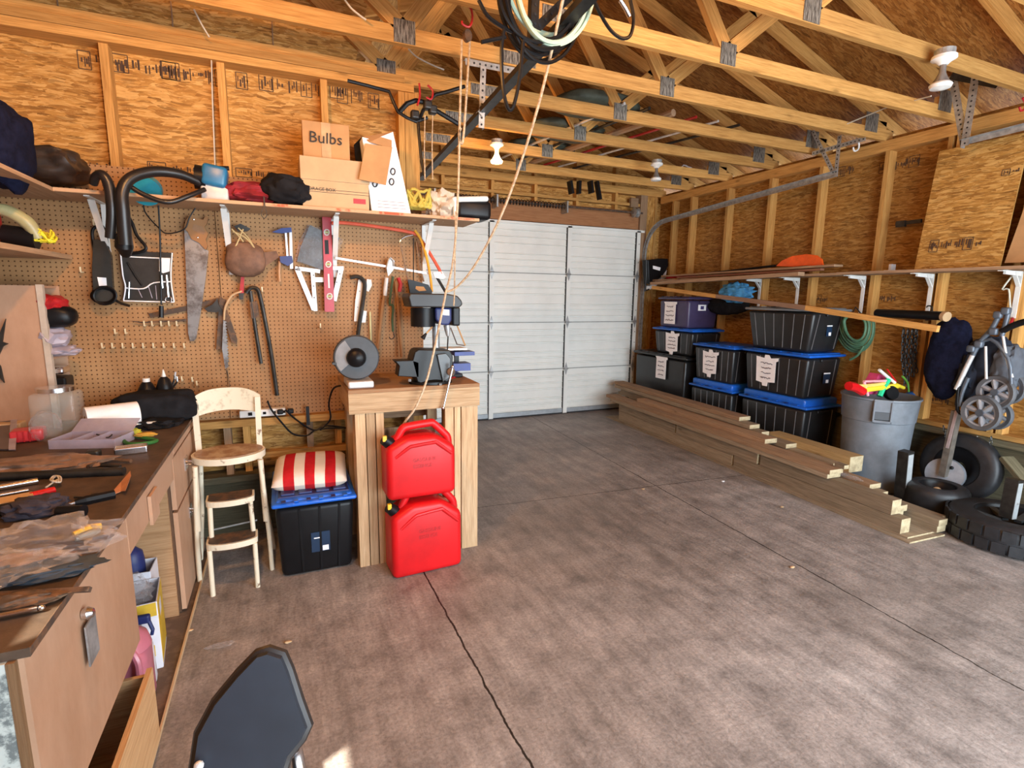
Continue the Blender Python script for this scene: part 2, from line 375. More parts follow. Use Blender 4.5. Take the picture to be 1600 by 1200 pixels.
def dup(root, loc, rotz=0.0, label=None):
    r = root.copy(); SC.collection.objects.link(r); r.location = loc; r.rotation_euler = (0, 0, rotz)
    if label: r['label'] = label
    for ch in list(root.children):
        c = ch.copy(); SC.collection.objects.link(c); c.parent = r
        for g in ch.children:
            d = g.copy(); SC.collection.objects.link(d); d.parent = c
    return r
def rot(ax, a): return Matrix.Rotation(a, 3, ax)
def text(name, s, o, ex, ey, size, mat, parent, th=.0006, shear=0.0, lab=None):
    """lettering lying in the plane (ex, ey) with its lower left corner at o"""
    cu = bpy.data.curves.new(name, 'FONT'); cu.body = s; cu.size = size; cu.extrude = th; cu.shear = shear; cu.resolution_u = 2
    tmp = bpy.data.objects.new(name, cu); me = bpy.data.meshes.new_from_object(tmp)
    bpy.data.objects.remove(tmp); ex = V(ex).normalized(); ey = V(ey).normalized(); n = ex.cross(ey)
    m = M(); m.v = [V(o)+ex*v.co.x+ey*v.co.y+n*v.co.z for v in me.vertices]
    for p in me.polygons: m.face(list(p.vertices))
    return obj(name, m, mat, parent, lab=lab)
# ================================================================== THE GARAGE SHELL
XL, XR, YD, YB, ZP = -1.52, 4.914, 6.195, -1.5, 2.95
XI, XO = 4.914, 5.01
def sheet(x0, y0, z0, ex, ey, w, h, th=.012):
    m = M(); m.prism([(0, 0), (w, 0), (w, h), (0, h)], (x0, y0, z0), ex, ey, th); return m
struct('floor', M().prism([(-1.7, -3.5), (5.2, -3.5), (5.2, 6.6), (-1.7, 6.6)], (0, 0, -.05), (1, 0, 0), (0, 1, 0), .1), CONC, 'grey concrete garage floor with saw cut joints', loc=(0, 0, 0))
# right wall
wr = struct('wall_right', sheet(XO+.006, -1.5, .5, (0, 1, 0), (0, 0, 1), 7.9, 2.5), OSBR, 'right garage wall of bare sheathing between wooden studs')
STUDY = [-1.3, -.7, -.1, .5, 1.0, 1.55, 2.08, 2.62, 3.16, 3.78, 4.37, 4.97, 5.58, 5.93]
for y in STUDY: obj('stud', M().bb(XI, XO, y-.019, y+.019, .59, 2.86), PINE, wr)
obj('stud', M().bb(XI, XO, 2.665, 2.70, .59, 2.86), PINE, wr); obj('stud', M().bb(XI, XO, 2.10+.02, 2.10+.055, .59, 2.86), PINE, wr)
obj('top_plate', M().bb(XI, XO, -1.5, YD, 2.86, 2.905), PINE, wr); obj('top_plate', M().bb(XI, XO, -1.5, YD, 2.905, 2.95), PINE, wr)
obj('bottom_plate', M().bb(XI, XO, -1.5, YD, .555, .592), PINE, wr)
obj('sill_plate', M().bb(XI-.03, XO, -1.5, YD, .505, .553), PWF, wr)
obj('foundation_panel', sheet(XO-.02, -1.5, 0, (0, 1, 0), (0, 0, 1), 7.7, .505, .02), PWF, wr)
for y in (2.33, 1.70, 3.0, 3.6, 4.2, 4.8, 1.1): obj('foundation_post', M().bb(XI-.01, XO-.03, y-.03, y+.03, 0, .505), PWF, wr)
# end wall with the garage door
wb = struct('wall_back', sheet(.85, YD+.12, 0, (1, 0, 0), (0, 0, 1), 4.2, 4.3), OSBM, 'end wall above and beside the garage door')
DL, DR, DT = 1.29, 4.53, 2.485
obj('header', M().bb(.9, 4.60, YD+.02, YD+.1, 2.50, 2.74), lumber('reddish_header', (.25, .10, .04), (.36, .16, .07), (.44, .22, .10)), wb)
for x in (1.0, 4.68, 4.86): obj('stud', M().bb(x-.02, x+.02, YD+.02, YD+.11, 0 if x > 4 else 2.74, 2.95), PINE, wb)
obj('jamb_panel', M().bb(4.70, 4.84, YD+.03, YD+.09, 0, 2.95), OSBM, wb)
obj('jamb', M().bb(4.57, 4.68, YD-.02, YD+.1, 0, 2.95), PINE_D, wb)
for x in (1.2, 1.8, 2.42, 3.0, 3.6, 4.2): obj('stud', M().bb(x-.02, x+.02, YD+.02, YD+.11, 2.74, 2.95), PINE, wb)
for x in (1.2, 1.8, 2.42, 3.0, 3.6, 4.2): obj('stud', M().bb(x-.02, x+.02, YD+.03, YD+.11, 3.04, 3.3), PINE, wb)
obj('top_plate', M().bb(.85, 5.0, YD+.0, YD+.11, 2.95, 3.04), PINE, wb)
obj('blocking', M().bb(.9, 4.6, YD+.0, YD+.06, 2.80, 2.835), PINE, wb)
obj('winding_pad', M().bb(4.40, 4.52, YD-.03, YD+.02, 2.78, 2.9), PINE_D, wb)
# partition that carries the pegboard
PX1 = .90
wp = struct('wall_pegboard', sheet(-1.7, 3.745, 0, (1, 0, 0), (0, 0, 1), 2.55, 2.90), OSBM, 'end wall behind the workbench with studs and sheathing')
for x in (-1.30, -.79, -.245, .31): obj('stud', M().bb(x-.02, x+.02, 3.65, 3.738, .4, 2.86), PINE, wp)
obj('corner_post', M().bb(.762, .80, 3.64, 3.738, 0, 2.86), PINE, wp); obj('corner_post', M().bb(.803, .895, 3.64, 3.738, 0, 2.87), PINE, wp)
obj('top_plate', M().bb(-1.6, .86, 3.62, 3.738, 2.86, 2.905), PINE, wp); obj('top_plate', M().bb(-1.6, .80, 3.62, 3.738, 2.908, 2.95), PINE, wp)
obj('pegboard_panel', sheet(-1.5, 3.630, .80, (1, 0, 0), (0, 0, 1), 1.17, 1.44, .008), PEGM, wp)
obj('pegboard_panel', sheet(-.326, 3.630, .80, (1, 0, 0), (0, 0, 1), 1.225, 1.44, .008), PEGM, wp)
obj('ledger', M().bb(-1.5, .88, 3.56, 3.65, .755, .80), PINE, wp); obj('ledger', M().bb(-1.5, .88, 3.60, 3.65, .53, .57), PINE, wp)
obj('sill_plate', M().bb(-1.6, .88, 3.58, 3.74, .40, .44), PWF, wp)
for x in (-.9, -.35, .13, .42, .52, .8): obj('cripple_stud', M().bb(x-.02, x+.02, 3.62, 3.70, .44, .76), PINE_D, wp)
obj('foundation_panel', sheet(-1.6, 3.735, 0, (1, 0, 0), (0, 0, 1), 2.5, .42, .02), PWF, wp)
# gable infill above that wall, up to the roof
gz = lambda x: 3.02+.341*(x+1.78) if x < 1.62 else 4.18-.341*(x-1.62)
obj('gable_sheathing', M().prism([(-1.76, 2.95), (.5, 2.95), (.72, gz(.72)), (-1.76, gz(-1.76))], (0, 3.80, 0), (1, 0, 0), (0, 0, 1), .012), OSBM, wp)
for x in (-1.0, -.48, .04): obj('gable_seam', M().bb(x-.003, x+.003, 3.788, 3.796, 3.03, gz(x)), PINE_D, wp)
# partition running back to the door and the left wall
struct('wall_partition', sheet(.80, 3.75, 0, (0, 1, 0), (0, 0, 1), 2.6, 3.6), OSBM, 'side wall beyond the pegboard corner')
wlm = sheet(XL-.1, -1.5, 0, (0, 1, 0), (0, 0, 1), 5.3, 2.48)
for y0_, z0_, w__, h__ in ((-1.5, 2.48, 2.26, .47), (.88, 2.48, 2.92, .47), (.76, 2.78, .12, .17), (.76, 2.48, .12, .10)):  # pieces leave an invented slot in this unseen wall for a sun patch
    s2_ = sheet(XL-.1, y0_, z0_, (0, 1, 0), (0, 0, 1), w__, h__); b0 = len(wlm.v); wlm.v += s2_.v
    for f_, u_ in zip(s2_.f, s2_.uv): wlm.face([b0+i for i in f_], u_)
wlm.bb(XL-.10, XL-.07, -1.5, 3.7, 2.95, 3.20)  # strip added out of view to block sun leaking in at the eave
wl = struct('wall_left', wlm, OSBM, 'left garage wall beside the workbench')
for y in (-1.2, -.6, 0, .6, 1.2, 1.8, 2.4, 3.0, 3.5): obj('stud', M().bb(XL-.09, XL, y-.019, y+.019, 0, 2.86), PINE, wl)
obj('top_plate', M().bb(XL-.09, XL, -1.5, 3.7, 2.86, 2.95), PINE, wl)
obj('hardboard_panel', sheet(XL+.004, .2, .86, (0, 1, 0), (0, 0, 1), 3.42, 1.0, .006), plain('hardboard', (.44, .25, .13), .6), wl)
# wall behind the camera with the open doorway
wf = struct('wall_front', M().bb(-1.6, -.2, -1.56, -1.5, 0, 2.95).bb(4.75, 5.1, -1.56, -1.5, 0, 2.95).bb(-1.6, 5.1, -1.56, -1.5, 2.6, 4.3), OSBM, 'wall behind the camera around the open doorway')
# roof deck
RZ0, RX, SL = 3.135, 1.62, .341
def deck(x0, x1):
    z = lambda x: 4.18+.105-SL*abs(x-RX); m = M(); dx = x1-x0; L = math.hypot(dx, z(x1)-z(x0)); e = V((dx, 0, z(x1)-z(x0))).normalized()
    m.prism([(0, 0), (0, 8.6), (L, 8.6), (L, 0)], (x0, -1.9, z(x0)), e, (0, 1, 0), .012)
    return m
m = deck(-1.80, RX); m2 = deck(RX, 5.35); b0 = len(m.v); m.v += m2.v  # left overhang shortened to let the sun reach the wall slot
for f, u in zip(m2.f, m2.uv): m.face([b0+i for i in f], u)
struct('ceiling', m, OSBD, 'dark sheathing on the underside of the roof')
# ------------------------------------------------------------------ roof trusses
PLATE = worn('gang_nail_plate', (.30, .28, .24), (.07, .06, .05), .5, .5, 60, .46, .54, (3, 3, .25))
def truss(Y, label, webs=True):
    t = thing('roof_truss', label, 'roof truss', (RX, Y, ZP), 'wooden roof trusses overhead')
    th = .038
    z0, z1 = ZP, ZP+.089
    obj('bottom_chord', M().bb(-1.78, RX-.2, Y-th/2, Y+th/2, z0, z1), PINE, t)
    obj('bottom_chord', M().bb(RX-.2, 5.0, Y-th/2, Y+th/2, z0, z1), PINE, t)
    zr = 4.18
    obj('top_chord', M().beam((-2.05, Y, zr+.045-SL*(RX+2.05)), (RX, Y, zr+.045), th, .089, (0, 0, 1)), PINE, t)
    obj('top_chord', M().beam((RX, Y, zr+.045), (5.3, Y, zr+.045-SL*(5.3-RX)), th, .089, (0, 0, 1)), PINE, t)
    if webs:
        G = (.71, 2.53); Q = (-.05, 3.29)
        for g, q, k in ((G[0], Q[0], RX-.05), (G[1], Q[1], RX+.05)):
            obj('web', M().beam((g, Y, z1-.01), (q, Y, zr+.02-SL*abs(q-RX)), th, .085, (0, 0, 1)), PINE, t)
            obj('web', M().beam((g, Y, z1-.01), (k, Y, zr), th, .085, (0, 0, 1)), PINE, t)
            obj('gusset_plate', M().bb(g-.06, g+.06, Y-th/2-.004, Y-th/2-.001, z0+.004, z1+.035), PLATE, t)
        obj('gusset_plate', M().bb(RX-.33, RX-.10, Y-th/2-.004, Y-th/2-.001, z0+.01, z1-.01), PLATE, t)
        obj('gusset_plate', M().bb(4.62, 4.78, Y-th/2-.004, Y-th/2-.001, z1-.04, z1+.11), PLATE, t)
        obj('heel_block', M().bb(4.63, 4.90, Y-th/2, Y+th/2, z1, z1+.06), PINE, t)
    return t
for Y, lb in ((.97, 'pine roof truss out of frame behind the nearest visible truss'),
              (1.54, 'pine roof truss at the top edge, nearest to the camera'),
              (2.11, 'pine roof truss reaching the right wall above the loose sheathing panel'),
              (2.66, 'pine roof truss that carries the right white lamp holder'),
              (3.21, 'pine roof truss that crosses from the top left corner over the hanging pulley'),
              (3.765, 'pine roof truss sitting on the plate above the pegboard wall'),
              (4.38, 'pine roof truss just beyond the pegboard wall'),
              (5.02, 'pine roof truss second nearest to the garage door'),
              (5.66, 'pine roof truss nearest to the garage door')): truss(Y, lb)
# ------------------------------------------------------------------ garage door
DW = plain('garage_door_steel', (.76, .77, .73), .42, var=.05, sc=3)
DWL = plain('garage_door_groove', (.30, .30, .28), .5)
d1 = struct('door_1', M().bb(DL, DR+.07, YD+.006, YD+.02, .0, DT), DW, 'closed pale sectional garage door with ribbed panels')
st = (DR-DL)/3; sh = DT/4
for k in range(4):
    for i in range(3):
        x0, x1 = DL+i*st+.05, DL+(i+1)*st-.005; z0 = k*sh+.02; m = M()
        prof = [(0, 0)]
        for q in (.1, .24, .36, .58, .72, .86):
            z = q*(sh-.04); prof += [(z-.013, 0), (z-.010, .012), (z-.004, .012), (z-.001, -.008), (z+.008, -.008), (z+.012, 0)]
        prof += [(sh-.035, 0)]
        b0 = len(m.v)
        for x in (x0, x1):
            for z, d in prof: m.v.append(V((x, YD-.004+d*1.0, z0+z)))
        n = len(prof)
        for j in range(n-1): m.face((b0+j, b0+n+j, b0+n+j+1, b0+j+1))
        obj('door_panel', m, DW, d1)
for k in range(1, 4): obj('section_joint', M().bb(DL, DR+.03, YD-.004, YD+.004, k*sh-.006, k*sh+.004), DWL, d1)
for k in range(4):
    for i in range(4):
        x = DL+i*st; w = .055
        obj('stile', M().bb(x-.005, x+w, YD-.030, YD+.003, k*sh+.01, (k+1)*sh-.012), DW, d1)
        obj('stile_edge', M().bb(x-.013, x-.006, YD-.033, YD, k*sh+.015, (k+1)*sh-.03), DKMET, d1)
obj('bottom_rail', M().bb(DL, DR+.07, YD-.025, YD+.006, .02, .075), plain('door_bottom_rail', (.4, .44, .47), .4, .3), d1)
obj('weather_seal', M().bb(DL, DR+.07, YD-.02, YD+.01, 0, .02), BLKR, d1)
obj('top_rail', M().bb(DL, DR+.12, YD-.03, YD+.006, DT-.03, DT+.0), DW, d1)
for k in range(1, 4):
    for i in (0, 1, 2, 3):
        x = DL+i*st+.022; z = k*sh
        hg = obj('hinge', M().prism([(0, -.085), (.02, -.02), (.032, 0), (.02, .02), (0, .085), (-.02, .02), (-.032, 0), (-.02, -.02)], (x, YD-.036, z), (1, 0, 0), (0, 0, 1), .006), STEEL, d1)
        obj('hinge_pin', M().cyl((x-.03, YD-.04, z), (x+.03, YD-.04, z), .007, n=8), STEEL, hg)
for z in [.15, .3, .45, .75, .95, 1.1, 1.4, 1.6, 1.8, 2.05, 2.3]:
    obj('bolt', M().cyl((DR+.035, YD-.033, z), (DR+.035, YD-.027, z), .006, n=8), BLKR, d1)
# torsion shaft and spring above the door
ts = thing('torsion_spring', 'dark torsion spring and shaft mounted on the header over the garage door', 'torsion spring', (2.9, YD-.045, 2.70))
obj('shaft', M().cyl((1.3, YD-.09, 2.70), (4.55, YD-.09, 2.70), .013), RUST, ts, smooth=True)
m = M(); m.tube([(1.7+i*.0052, YD-.09+.032*math.cos(i*PI/4), 2.70+.032*math.sin(i*PI/4)) for i in range(320)], .006, 5)
obj('spring', m, DKMET, ts, smooth=True)
obj('drum', M().lathe([(.03, 0), (.065, .01), (.05, .03), (.05, .06), (.065, .07), (.03, .09)], (4.40, YD-.09, 2.70), (1, 0, 0)), STEEL, ts, smooth=True)
for x in (1.66, 2.42, 3.37): obj('bearing_plate', M().bb(x-.01, x+.01, YD-.14, YD+.015, 2.62, 2.76), STEEL, ts)
# tracks: vertical, bend, horizontal
def track(X, y_end, z_end, label, sgn):
    t = thing('door_track', label, 'garage door track', (X, YD-.08, 0))
    pts = [(X, YD-.05, .02), (X, YD-.05, 2.15)]
    R_ = .42
    for k in range(1, 9): a = k/8*PI/2; pts.append((X, YD-.05-R_*(1-math.cos(a)), 2.15+R_*math.sin(a)))
    pts.append((X, y_end, z_end))
    P_ = [V(p) for p in pts]; m = M()
    for i in range(len(P_)-1):
        up = V((1, 0, 0)); m.beam(P_[i], P_[i+1], .05, .004, up)
        d = (P_[i+1]-P_[i]).normalized(); nrm = up.cross(d)
        for s_ in (-1, 1): m.beam(P_[i]+nrm*(.025*s_)-up*.012*sgn, P_[i+1]+nrm*(.025*s_)-up*.012*sgn, .004, .026, up)
    obj('rail', m, STEEL, t); return t
tR = track(4.66, 3.42, 2.70, 'galvanized door track along the right wall up to its end hanger', 1)
def angle_strap(name, p0, p1, par, w=.035, nrm=(0, -1, 0), mat=None, hl=True):
    """perforated angle iron between two points, face towards nrm; the slots are marks of the second material"""
    p0 = V(p0); p1 = V(p1); nn = V(nrm); m = M(); m.beam(p0, p1, w, .003, nn)
    side = nn.cross((p1-p0).normalized()); m.beam(p0+side*(w/2)-nn*(w/2), p1+side*(w/2)-nn*(w/2), .003, w, nn)
    n = max(3, int((p1-p0).length/.035)); m.m = 1
    for i in range(n): c = (p0+nn*.002).lerp(p1+nn*.002, (i+.5)/n); m.cyl(c, c+nn*.0012, .0065, n=8)
    return obj(name, m, [mat or STEEL, BLKR], par)
hR = thing('track_hanger', 'steel hanger frame holding the end of the right door track', 'track hanger', (4.66, 3.42, 2.95))
angle_strap('brace', at(1303, 272, 'x', 4.66), at(1270, 205, 'x', 4.66), hR, nrm=(-1, 0, 0)); angle_strap('strap', at(1306, 272, 'x', 4.66), at(1312, 212, 'x', 4.66), hR, nrm=(-1, 0, 0))
angle_strap('crossbar', (4.66, 3.7, 2.93), (4.66, 3.2, 2.94), hR, nrm=(-1, 0, 0))
t2 = thing('door_track', 'galvanized track above the loose sheathing panel at the right edge', 'garage door track', (4.62, 1.9, 2.72))
obj('rail', M().beam(at(1500, 223, 'x', 4.62), (4.62, .2, 2.8), .003, .05, (0, 0, 1)).beam(at(1500, 219, 'x', 4.60), (4.60, .2, 2.82), .03, .003, (0, 0, 1)), STEEL, t2)
h2 = thing('track_hanger', 'large V shaped perforated steel hanger beside the right white lamp', 'track hanger', (4.62, 2.46, 2.95))
angle_strap('brace', at(1507, 228, 'x', 4.62), at(1488, 117, 'x', 4.62), h2, nrm=(-1, 0, 0), w=.05); angle_strap('strap', at(1507, 228, 'x', 4.6), at(1524, 120, 'x', 4.6), h2, nrm=(-1, 0, 0), w=.05)
angle_strap('crossbar', at(1486, 118, 'x', 4.6), at(1560, 132, 'x', 4.6), h2, nrm=(-1, 0, 0), w=.05, mat=DKMET)
# left track with its hangers
t3 = thing('door_track', 'dark door track running overhead from the pegboard corner to the ceiling hoses', 'garage door track', (1.2, 4.5, 2.6))
a3, b3 = V((1.21, 4.9, 2.59)), V((1.13, 1.2, 2.72))
obj('rail', M().beam(a3, b3, .05, .004).beam(a3+V((.025, 0, .02)), b3+V((.025, 0, .02)), .004, .045).beam(a3+V((-.025, 0, .012)), b3+V((-.025, 0, .012)), .004, .03), DKMET, t3)
h3 = thing('track_hanger', 'pale perforated steel hanger under the truss beside the pulley ropes', 'track hanger', (1.2, 3.2, 2.95))
angle_strap('crossbar', at(727, 96, 'y', 3.18), at(815, 113, 'y', 3.18), h3); angle_strap('strap', at(755, 104, 'y', 3.17), at(752, 200, 'y', 3.17), h3)
angle_strap('brace', at(750, 178, 'y', 3.16), at(812, 112, 'y', 3.16), h3)
h4 = thing('track_hanger', 'dark perforated steel hanger inside the coiled hoses', 'track hanger', (1.1, 2.2, 2.95))
angle_strap('strap', at(834, 88, 'y', 2.2), at(838, -30, 'y', 2.2), h4, mat=DKMET); angle_strap('brace', at(838, 45, 'y', 2.2), at(895, -10, 'y', 2.2), h4, mat=DKMET)
# ================================================================== WORKBENCH ON THE LEFT
XF = -.50
wbn = thing('workbench', 'long left workbench with a dark cluttered top and tan drawer fronts', 'workbench', (-1.0, 2.4, 0))
TOPM = worn('stained_bench_top', (.045, .028, .018), (.105, .068, .045), .6, 0, 6, .4, .65, (1, 1, 1), .25)
obj('worktop', M().bb(XL+.01, XF, 1.257, 3.55, .845, .865), TOPM, wbn)
obj('edge_strip', M().bb(XF, XF+.002, 1.257, 3.55, .848, .866), RUST, wbn)
obj('apron', M().bb(XF-.025, XF-.01, 2.02, 2.86, .70, .844), WPLY, wbn)
obj('apron', M().bb(XF-.025, XF-.008, 2.86, 3.55, .805, .844), WPLY, wbn)
obj('apron_patch', M().bb(XF-.008, XF+.004, 2.30, 2.42, .685, .80), WPLY, wbn)
obj('drawer_front', M().bb(XF-.03, XF-.012, 1.26, 2.03, .38, .844), WPLY, wbn)
obj('side_panel', M().bb(XL+.02, XF-.04, 2.80, 2.815, 0.012, .84), lumber('rough_plywood', (.27, .14, .06), (.38, .21, .1), (.46, .28, .15), knots=.1), wbn)
dk = plain('cabinet_gap_shade', (.1, .05, .025), .8)  # shade of the door gaps and knee space put into the colour
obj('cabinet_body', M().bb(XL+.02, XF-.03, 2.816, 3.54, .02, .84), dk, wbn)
for z0, z1 in ((.545, .795), (.03, .53)):
    d = obj('door', M().bb(XF-.028, XF-.008, 2.82, 3.52, z0, z1), WPLY, wbn)
    zc = z1-.1
    obj('handle', M().tube([(XF-.01, 3.12, zc), (XF+.02, 3.12, zc), (XF+.02, 3.16, zc-.03), (XF-.01, 3.16, zc-.03)], .006, 6).bb(XF-.008, XF-.003, 3.10, 3.18, zc-.045, zc+.02), CHROME, d)
lower = obj('lower_drawer', M().bb(-1.1, -.47, 1.40, 1.415, .05, .30).bb(-1.1, -.47, 1.93, 1.945, .05, .30).bb(-1.1, -.47, 1.4, 1.94, .04, .052).bb(-.485, -.468, 1.38, 1.96, .04, .31), lumber('orange_plywood', (.42, .22, .09), (.55, .32, .15), (.65, .42, .22), knots=.1), wbn)
hs = obj('hasp', M().prism([(-.04, -.055), (.035, -.055), (.035, .055), (-.04, .055)], (XF-.0, 1.58, .675), (0, 1, 0), (0, 0, 1), .004), STEEL, wbn)
obj('staple', M().lathe([(.0, -.004), (.013, 0), (.017, .012), (.011, .024), (0, .028)], (XF-.01, 1.565, .755), (1, 0, 0), n=14), CHROME, hs, smooth=True)
obj('end_panel', M().bb(XL+.02, XF-.037, 1.247, 1.262, .012, .845), worn('mottled_panel', (.52, .58, .55), (.16, .19, .19), .6, 0, 24, .46, .56), wbn)
obj('end_post', M().bb(XF-.036, XF-.022, 1.245, 1.262, .0, .845), lumber('dark_post', (.13, .07, .03), (.2, .11, .055), (.27, .16, .08)), wbn)
obj('base_board', M().bb(XL+.02, -.485, 1.20, 3.5, .001, .012), worn('dusty_base_board', (.10, .065, .045), (.17, .115, .08), .8, 0, 8), wbn)
obj('base_edging', M().bb(-.485, -.478, 1.20, 3.5, .001, .02), CARDL, wbn)
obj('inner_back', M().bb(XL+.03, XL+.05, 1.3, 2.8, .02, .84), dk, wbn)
# things standing in the knee space
def crate(name, label, cat, c, d, mat, rz=0.0):
    t = thing(name, label, cat, (c[0], c[1], c[2])); R = rot('Z', rz); w = .004
    m = M()
    for q, s in (((0, -d[1]/2, d[2]/2), (d[0], w, d[2])), ((0, d[1]/2, d[2]/2), (d[0], w, d[2])), ((-d[0]/2, 0, d[2]/2), (w, d[1], d[2])), ((d[0]/2, 0, d[2]/2), (w, d[1], d[2])), ((0, 0, w/2), (d[0], d[1], w))):
        m.box(V(c)+R@V(q), s, R)
    obj('carton', m, mat, t); return t, R
wbx = plain('white_carton', (.68, .68, .74), .5, var=.04); mus = plain('mustard_print', (.62, .40, .03), .5)
t, R = crate('open_carton', 'white and mustard open carton under the workbench', 'box', (-.66, 2.50, .014), (.22, .22, .30), wbx, .12)
c0 = V((-.66, 2.50, .014))
def onbox(n, x0, x1, z0, z1, f, mat):
    m = M(); th = .0015
    if f == 'x': m.box(c0+R@V((.1125, (x0+x1)/2, (z0+z1)/2)), (th, x1-x0, z1-z0), R)
    else: m.box(c0+R@V(((x0+x1)/2, -.1125, (z0+z1)/2)), (x1-x0, th, z1-z0), R)
    return obj(n, m, mat, t)
onbox('printed_side', -.108, .108, .02, .298, 'x', mus); onbox('printed_band', -.108, .108, .24, .298, 'y', mus); onbox('printed_arrow', .02, .09, .06, .11, 'y', mus)
onbox('printed_emblem', -.05, .02, .2, .26, 'x', wbx)
obj('inner_bag', M().blob((-.67, 2.47, .34), (.2, .2, .12), .35, 3, 5), CLEAR, t, smooth=True)
t = thing('torch_cylinder', 'dark gas torch canister with a bent brass tube standing behind the white carton', 'gas torch', (-.68, 2.70, .014))
obj('canister', M().lathe([(.0, 0), (.048, 0), (.05, .02), (.05, .36), (.045, .40), (.02, .425), (.0, .43)], (-.68, 2.70, .014)), BLUED, t, smooth=True)
obj('valve', M().cyl((-.68, 2.70, .44), (-.68, 2.70, .50), .014, n=10), plain('brass', (.55, .35, .12), .3, .9), t)
obj('torch_tube', M().tube([(-.68, 2.70, .49), (-.68, 2.69, .56), (-.64, 2.67, .63), (-.60, 2.66, .68)], .007, 8, spl=4), RUST, t, smooth=True)
t, R2 = crate('low_carton', 'white carton holding the torch canister', 'box', (-.70, 2.70, .014), (.2, .14, .33), wbx, 0)
t = thing('jug', 'translucent pink plastic jug standing in front of the white carton under the bench', 'jug', (-.60, 2.18, .014))
pk = plain('pink_plastic', (.62, .20, .27), .3, trans=.25, var=.08); wh = plain('milky_plastic', (.66, .64, .68), .35, trans=.1)
obj('body', M().rbox((-.60, 2.18, .15), (.15, .17, .27), .04), pk, t, smooth=True)
obj('shoulder', M().lathe([(.085, 0), (.075, .04), (.035, .075), (.028, .10)], (-.60, 2.18, .27)), pk, t, smooth=True)
obj('handle', M().tube([(-.57, 2.10, .32), (-.54, 2.08, .27), (-.54, 2.08, .20), (-.56, 2.10, .15)], .012, 8, spl=4), pk, t, smooth=True)
obj('cap', M().cyl((-.60, 2.18, .37), (-.60, 2.18, .40), .03), WHITE, t, smooth=True)
t = thing('spray_bottle', 'white bottle with a dark blue trigger beside the pink jug', 'spray bottle', (-.59, 2.325, .014))
obj('body', M().lathe([(.0, 0), (.045, 0), (.048, .02), (.045, .16), (.02, .21), (.014, .25)], (-.59, 2.325, .014)), wh, t, smooth=True)
obj('trigger', M().rbox((-.59, 2.325, .29), (.09, .025, .035), .008).tube([(-.55, 2.32, .28), (-.54, 2.32, .24), (-.545, 2.32, .22)], .007, 6), BLUED, t)
# --------------------------------------------------- hutch and left shelves
ht = thing('bench_hutch', 'tan plywood side of a small cabinet standing on the workbench at the left edge', 'cabinet', (-1.35, 3.48, .866))
hx = at(56, 446, 'y', 3.38).x; hz = at(56, 446, 'y', 3.38).z
obj('side_panel', M().bb(XL+.012, hx, 3.38, 3.394, .866, hz), WPLY, ht)
obj('face_strip', M().bb(hx, hx+.026, 3.372, 3.40, .866, hz+.005), plain('ragged_pale_edge', (.5, .42, .34), .8), ht)
for z in (1.05, 1.22, 1.40, hz-.012): obj('shelf', M().bb(XL+.012, hx+.02, 3.396, 3.57, z, z+.012), WPLY, ht)
obj('back_panel', M().bb(XL+.012, hx+.03, 3.575, 3.585, .866, hz), WPLY, ht)
t = thing('bird_ornament', 'dark metal bird figure fixed on the cabinet side at the left picture edge', 'ornament', (-1.48, 3.366, 1.15))
def PL(x, y, Y=3.366): return at(x, y, 'y', Y)
obj('figure', M().flat([PL(a, b) for a, b in ((-3, 548), (1, 520), (10, 498), (7, 520), (5, 534), (14, 537), (6, 541), (-1, 556))], .01, (0, -1, 0)).flat([PL(a, b) for a, b in ((-3, 565), (2, 572), (8, 598), (1, 590), (-3, 580))], .01, (0, -1, 0)), DKMET, t)
def bagblob(name, label, cat, pts, d, mat, amp=.25, seed=1, e=1.0, grp=None, R=None, sub=3):
    o = obj(name, M().blob(pts, d, amp, 2.5, seed, e, sub=sub, R=R), mat, smooth=True); return tag(o, label, cat, grp)
bagblob('red_glove', 'red glove lying on the upper cabinet shelf beside the black pouch', 'glove', at(75, 475, 'y', 3.46), (.17, .16, .10), REDP, .3, 3)
bagblob('black_pouch', 'black rounded pouch sticking out of the cabinet below the red glove', 'pouch', at(80, 494, 'y', 3.46), (.22, .14, .12), BLK, .08, 4, .7)
bagblob('plastic_bag', 'crumpled clear plastic bag of small parts in the lower cabinet shelf', 'bag', at(80, 526, 'y', 3.46), (.16, .16, .12), FROST, .35, 6)
bagblob('plastic_bag', 'thin grey plastic bag hanging out over the tape in the cabinet', 'bag', at(92, 548, 'y', 3.46), (.18, .16, .06), FROST, .35, 9)
t = thing('tape_dispenser', 'steel tape dispenser low in the cabinet behind the glass jar', 'tape dispenser', at(84, 580, 'y', 3.46).to_tuple())
obj('case', M().rbox(at(84, 578, 'y', 3.46), (.12, .12, .035), .012), CHROME, t); obj('base', M().rbox(at(84, 597, 'y', 3.46), (.14, .12, .06), .01), BLK, t)
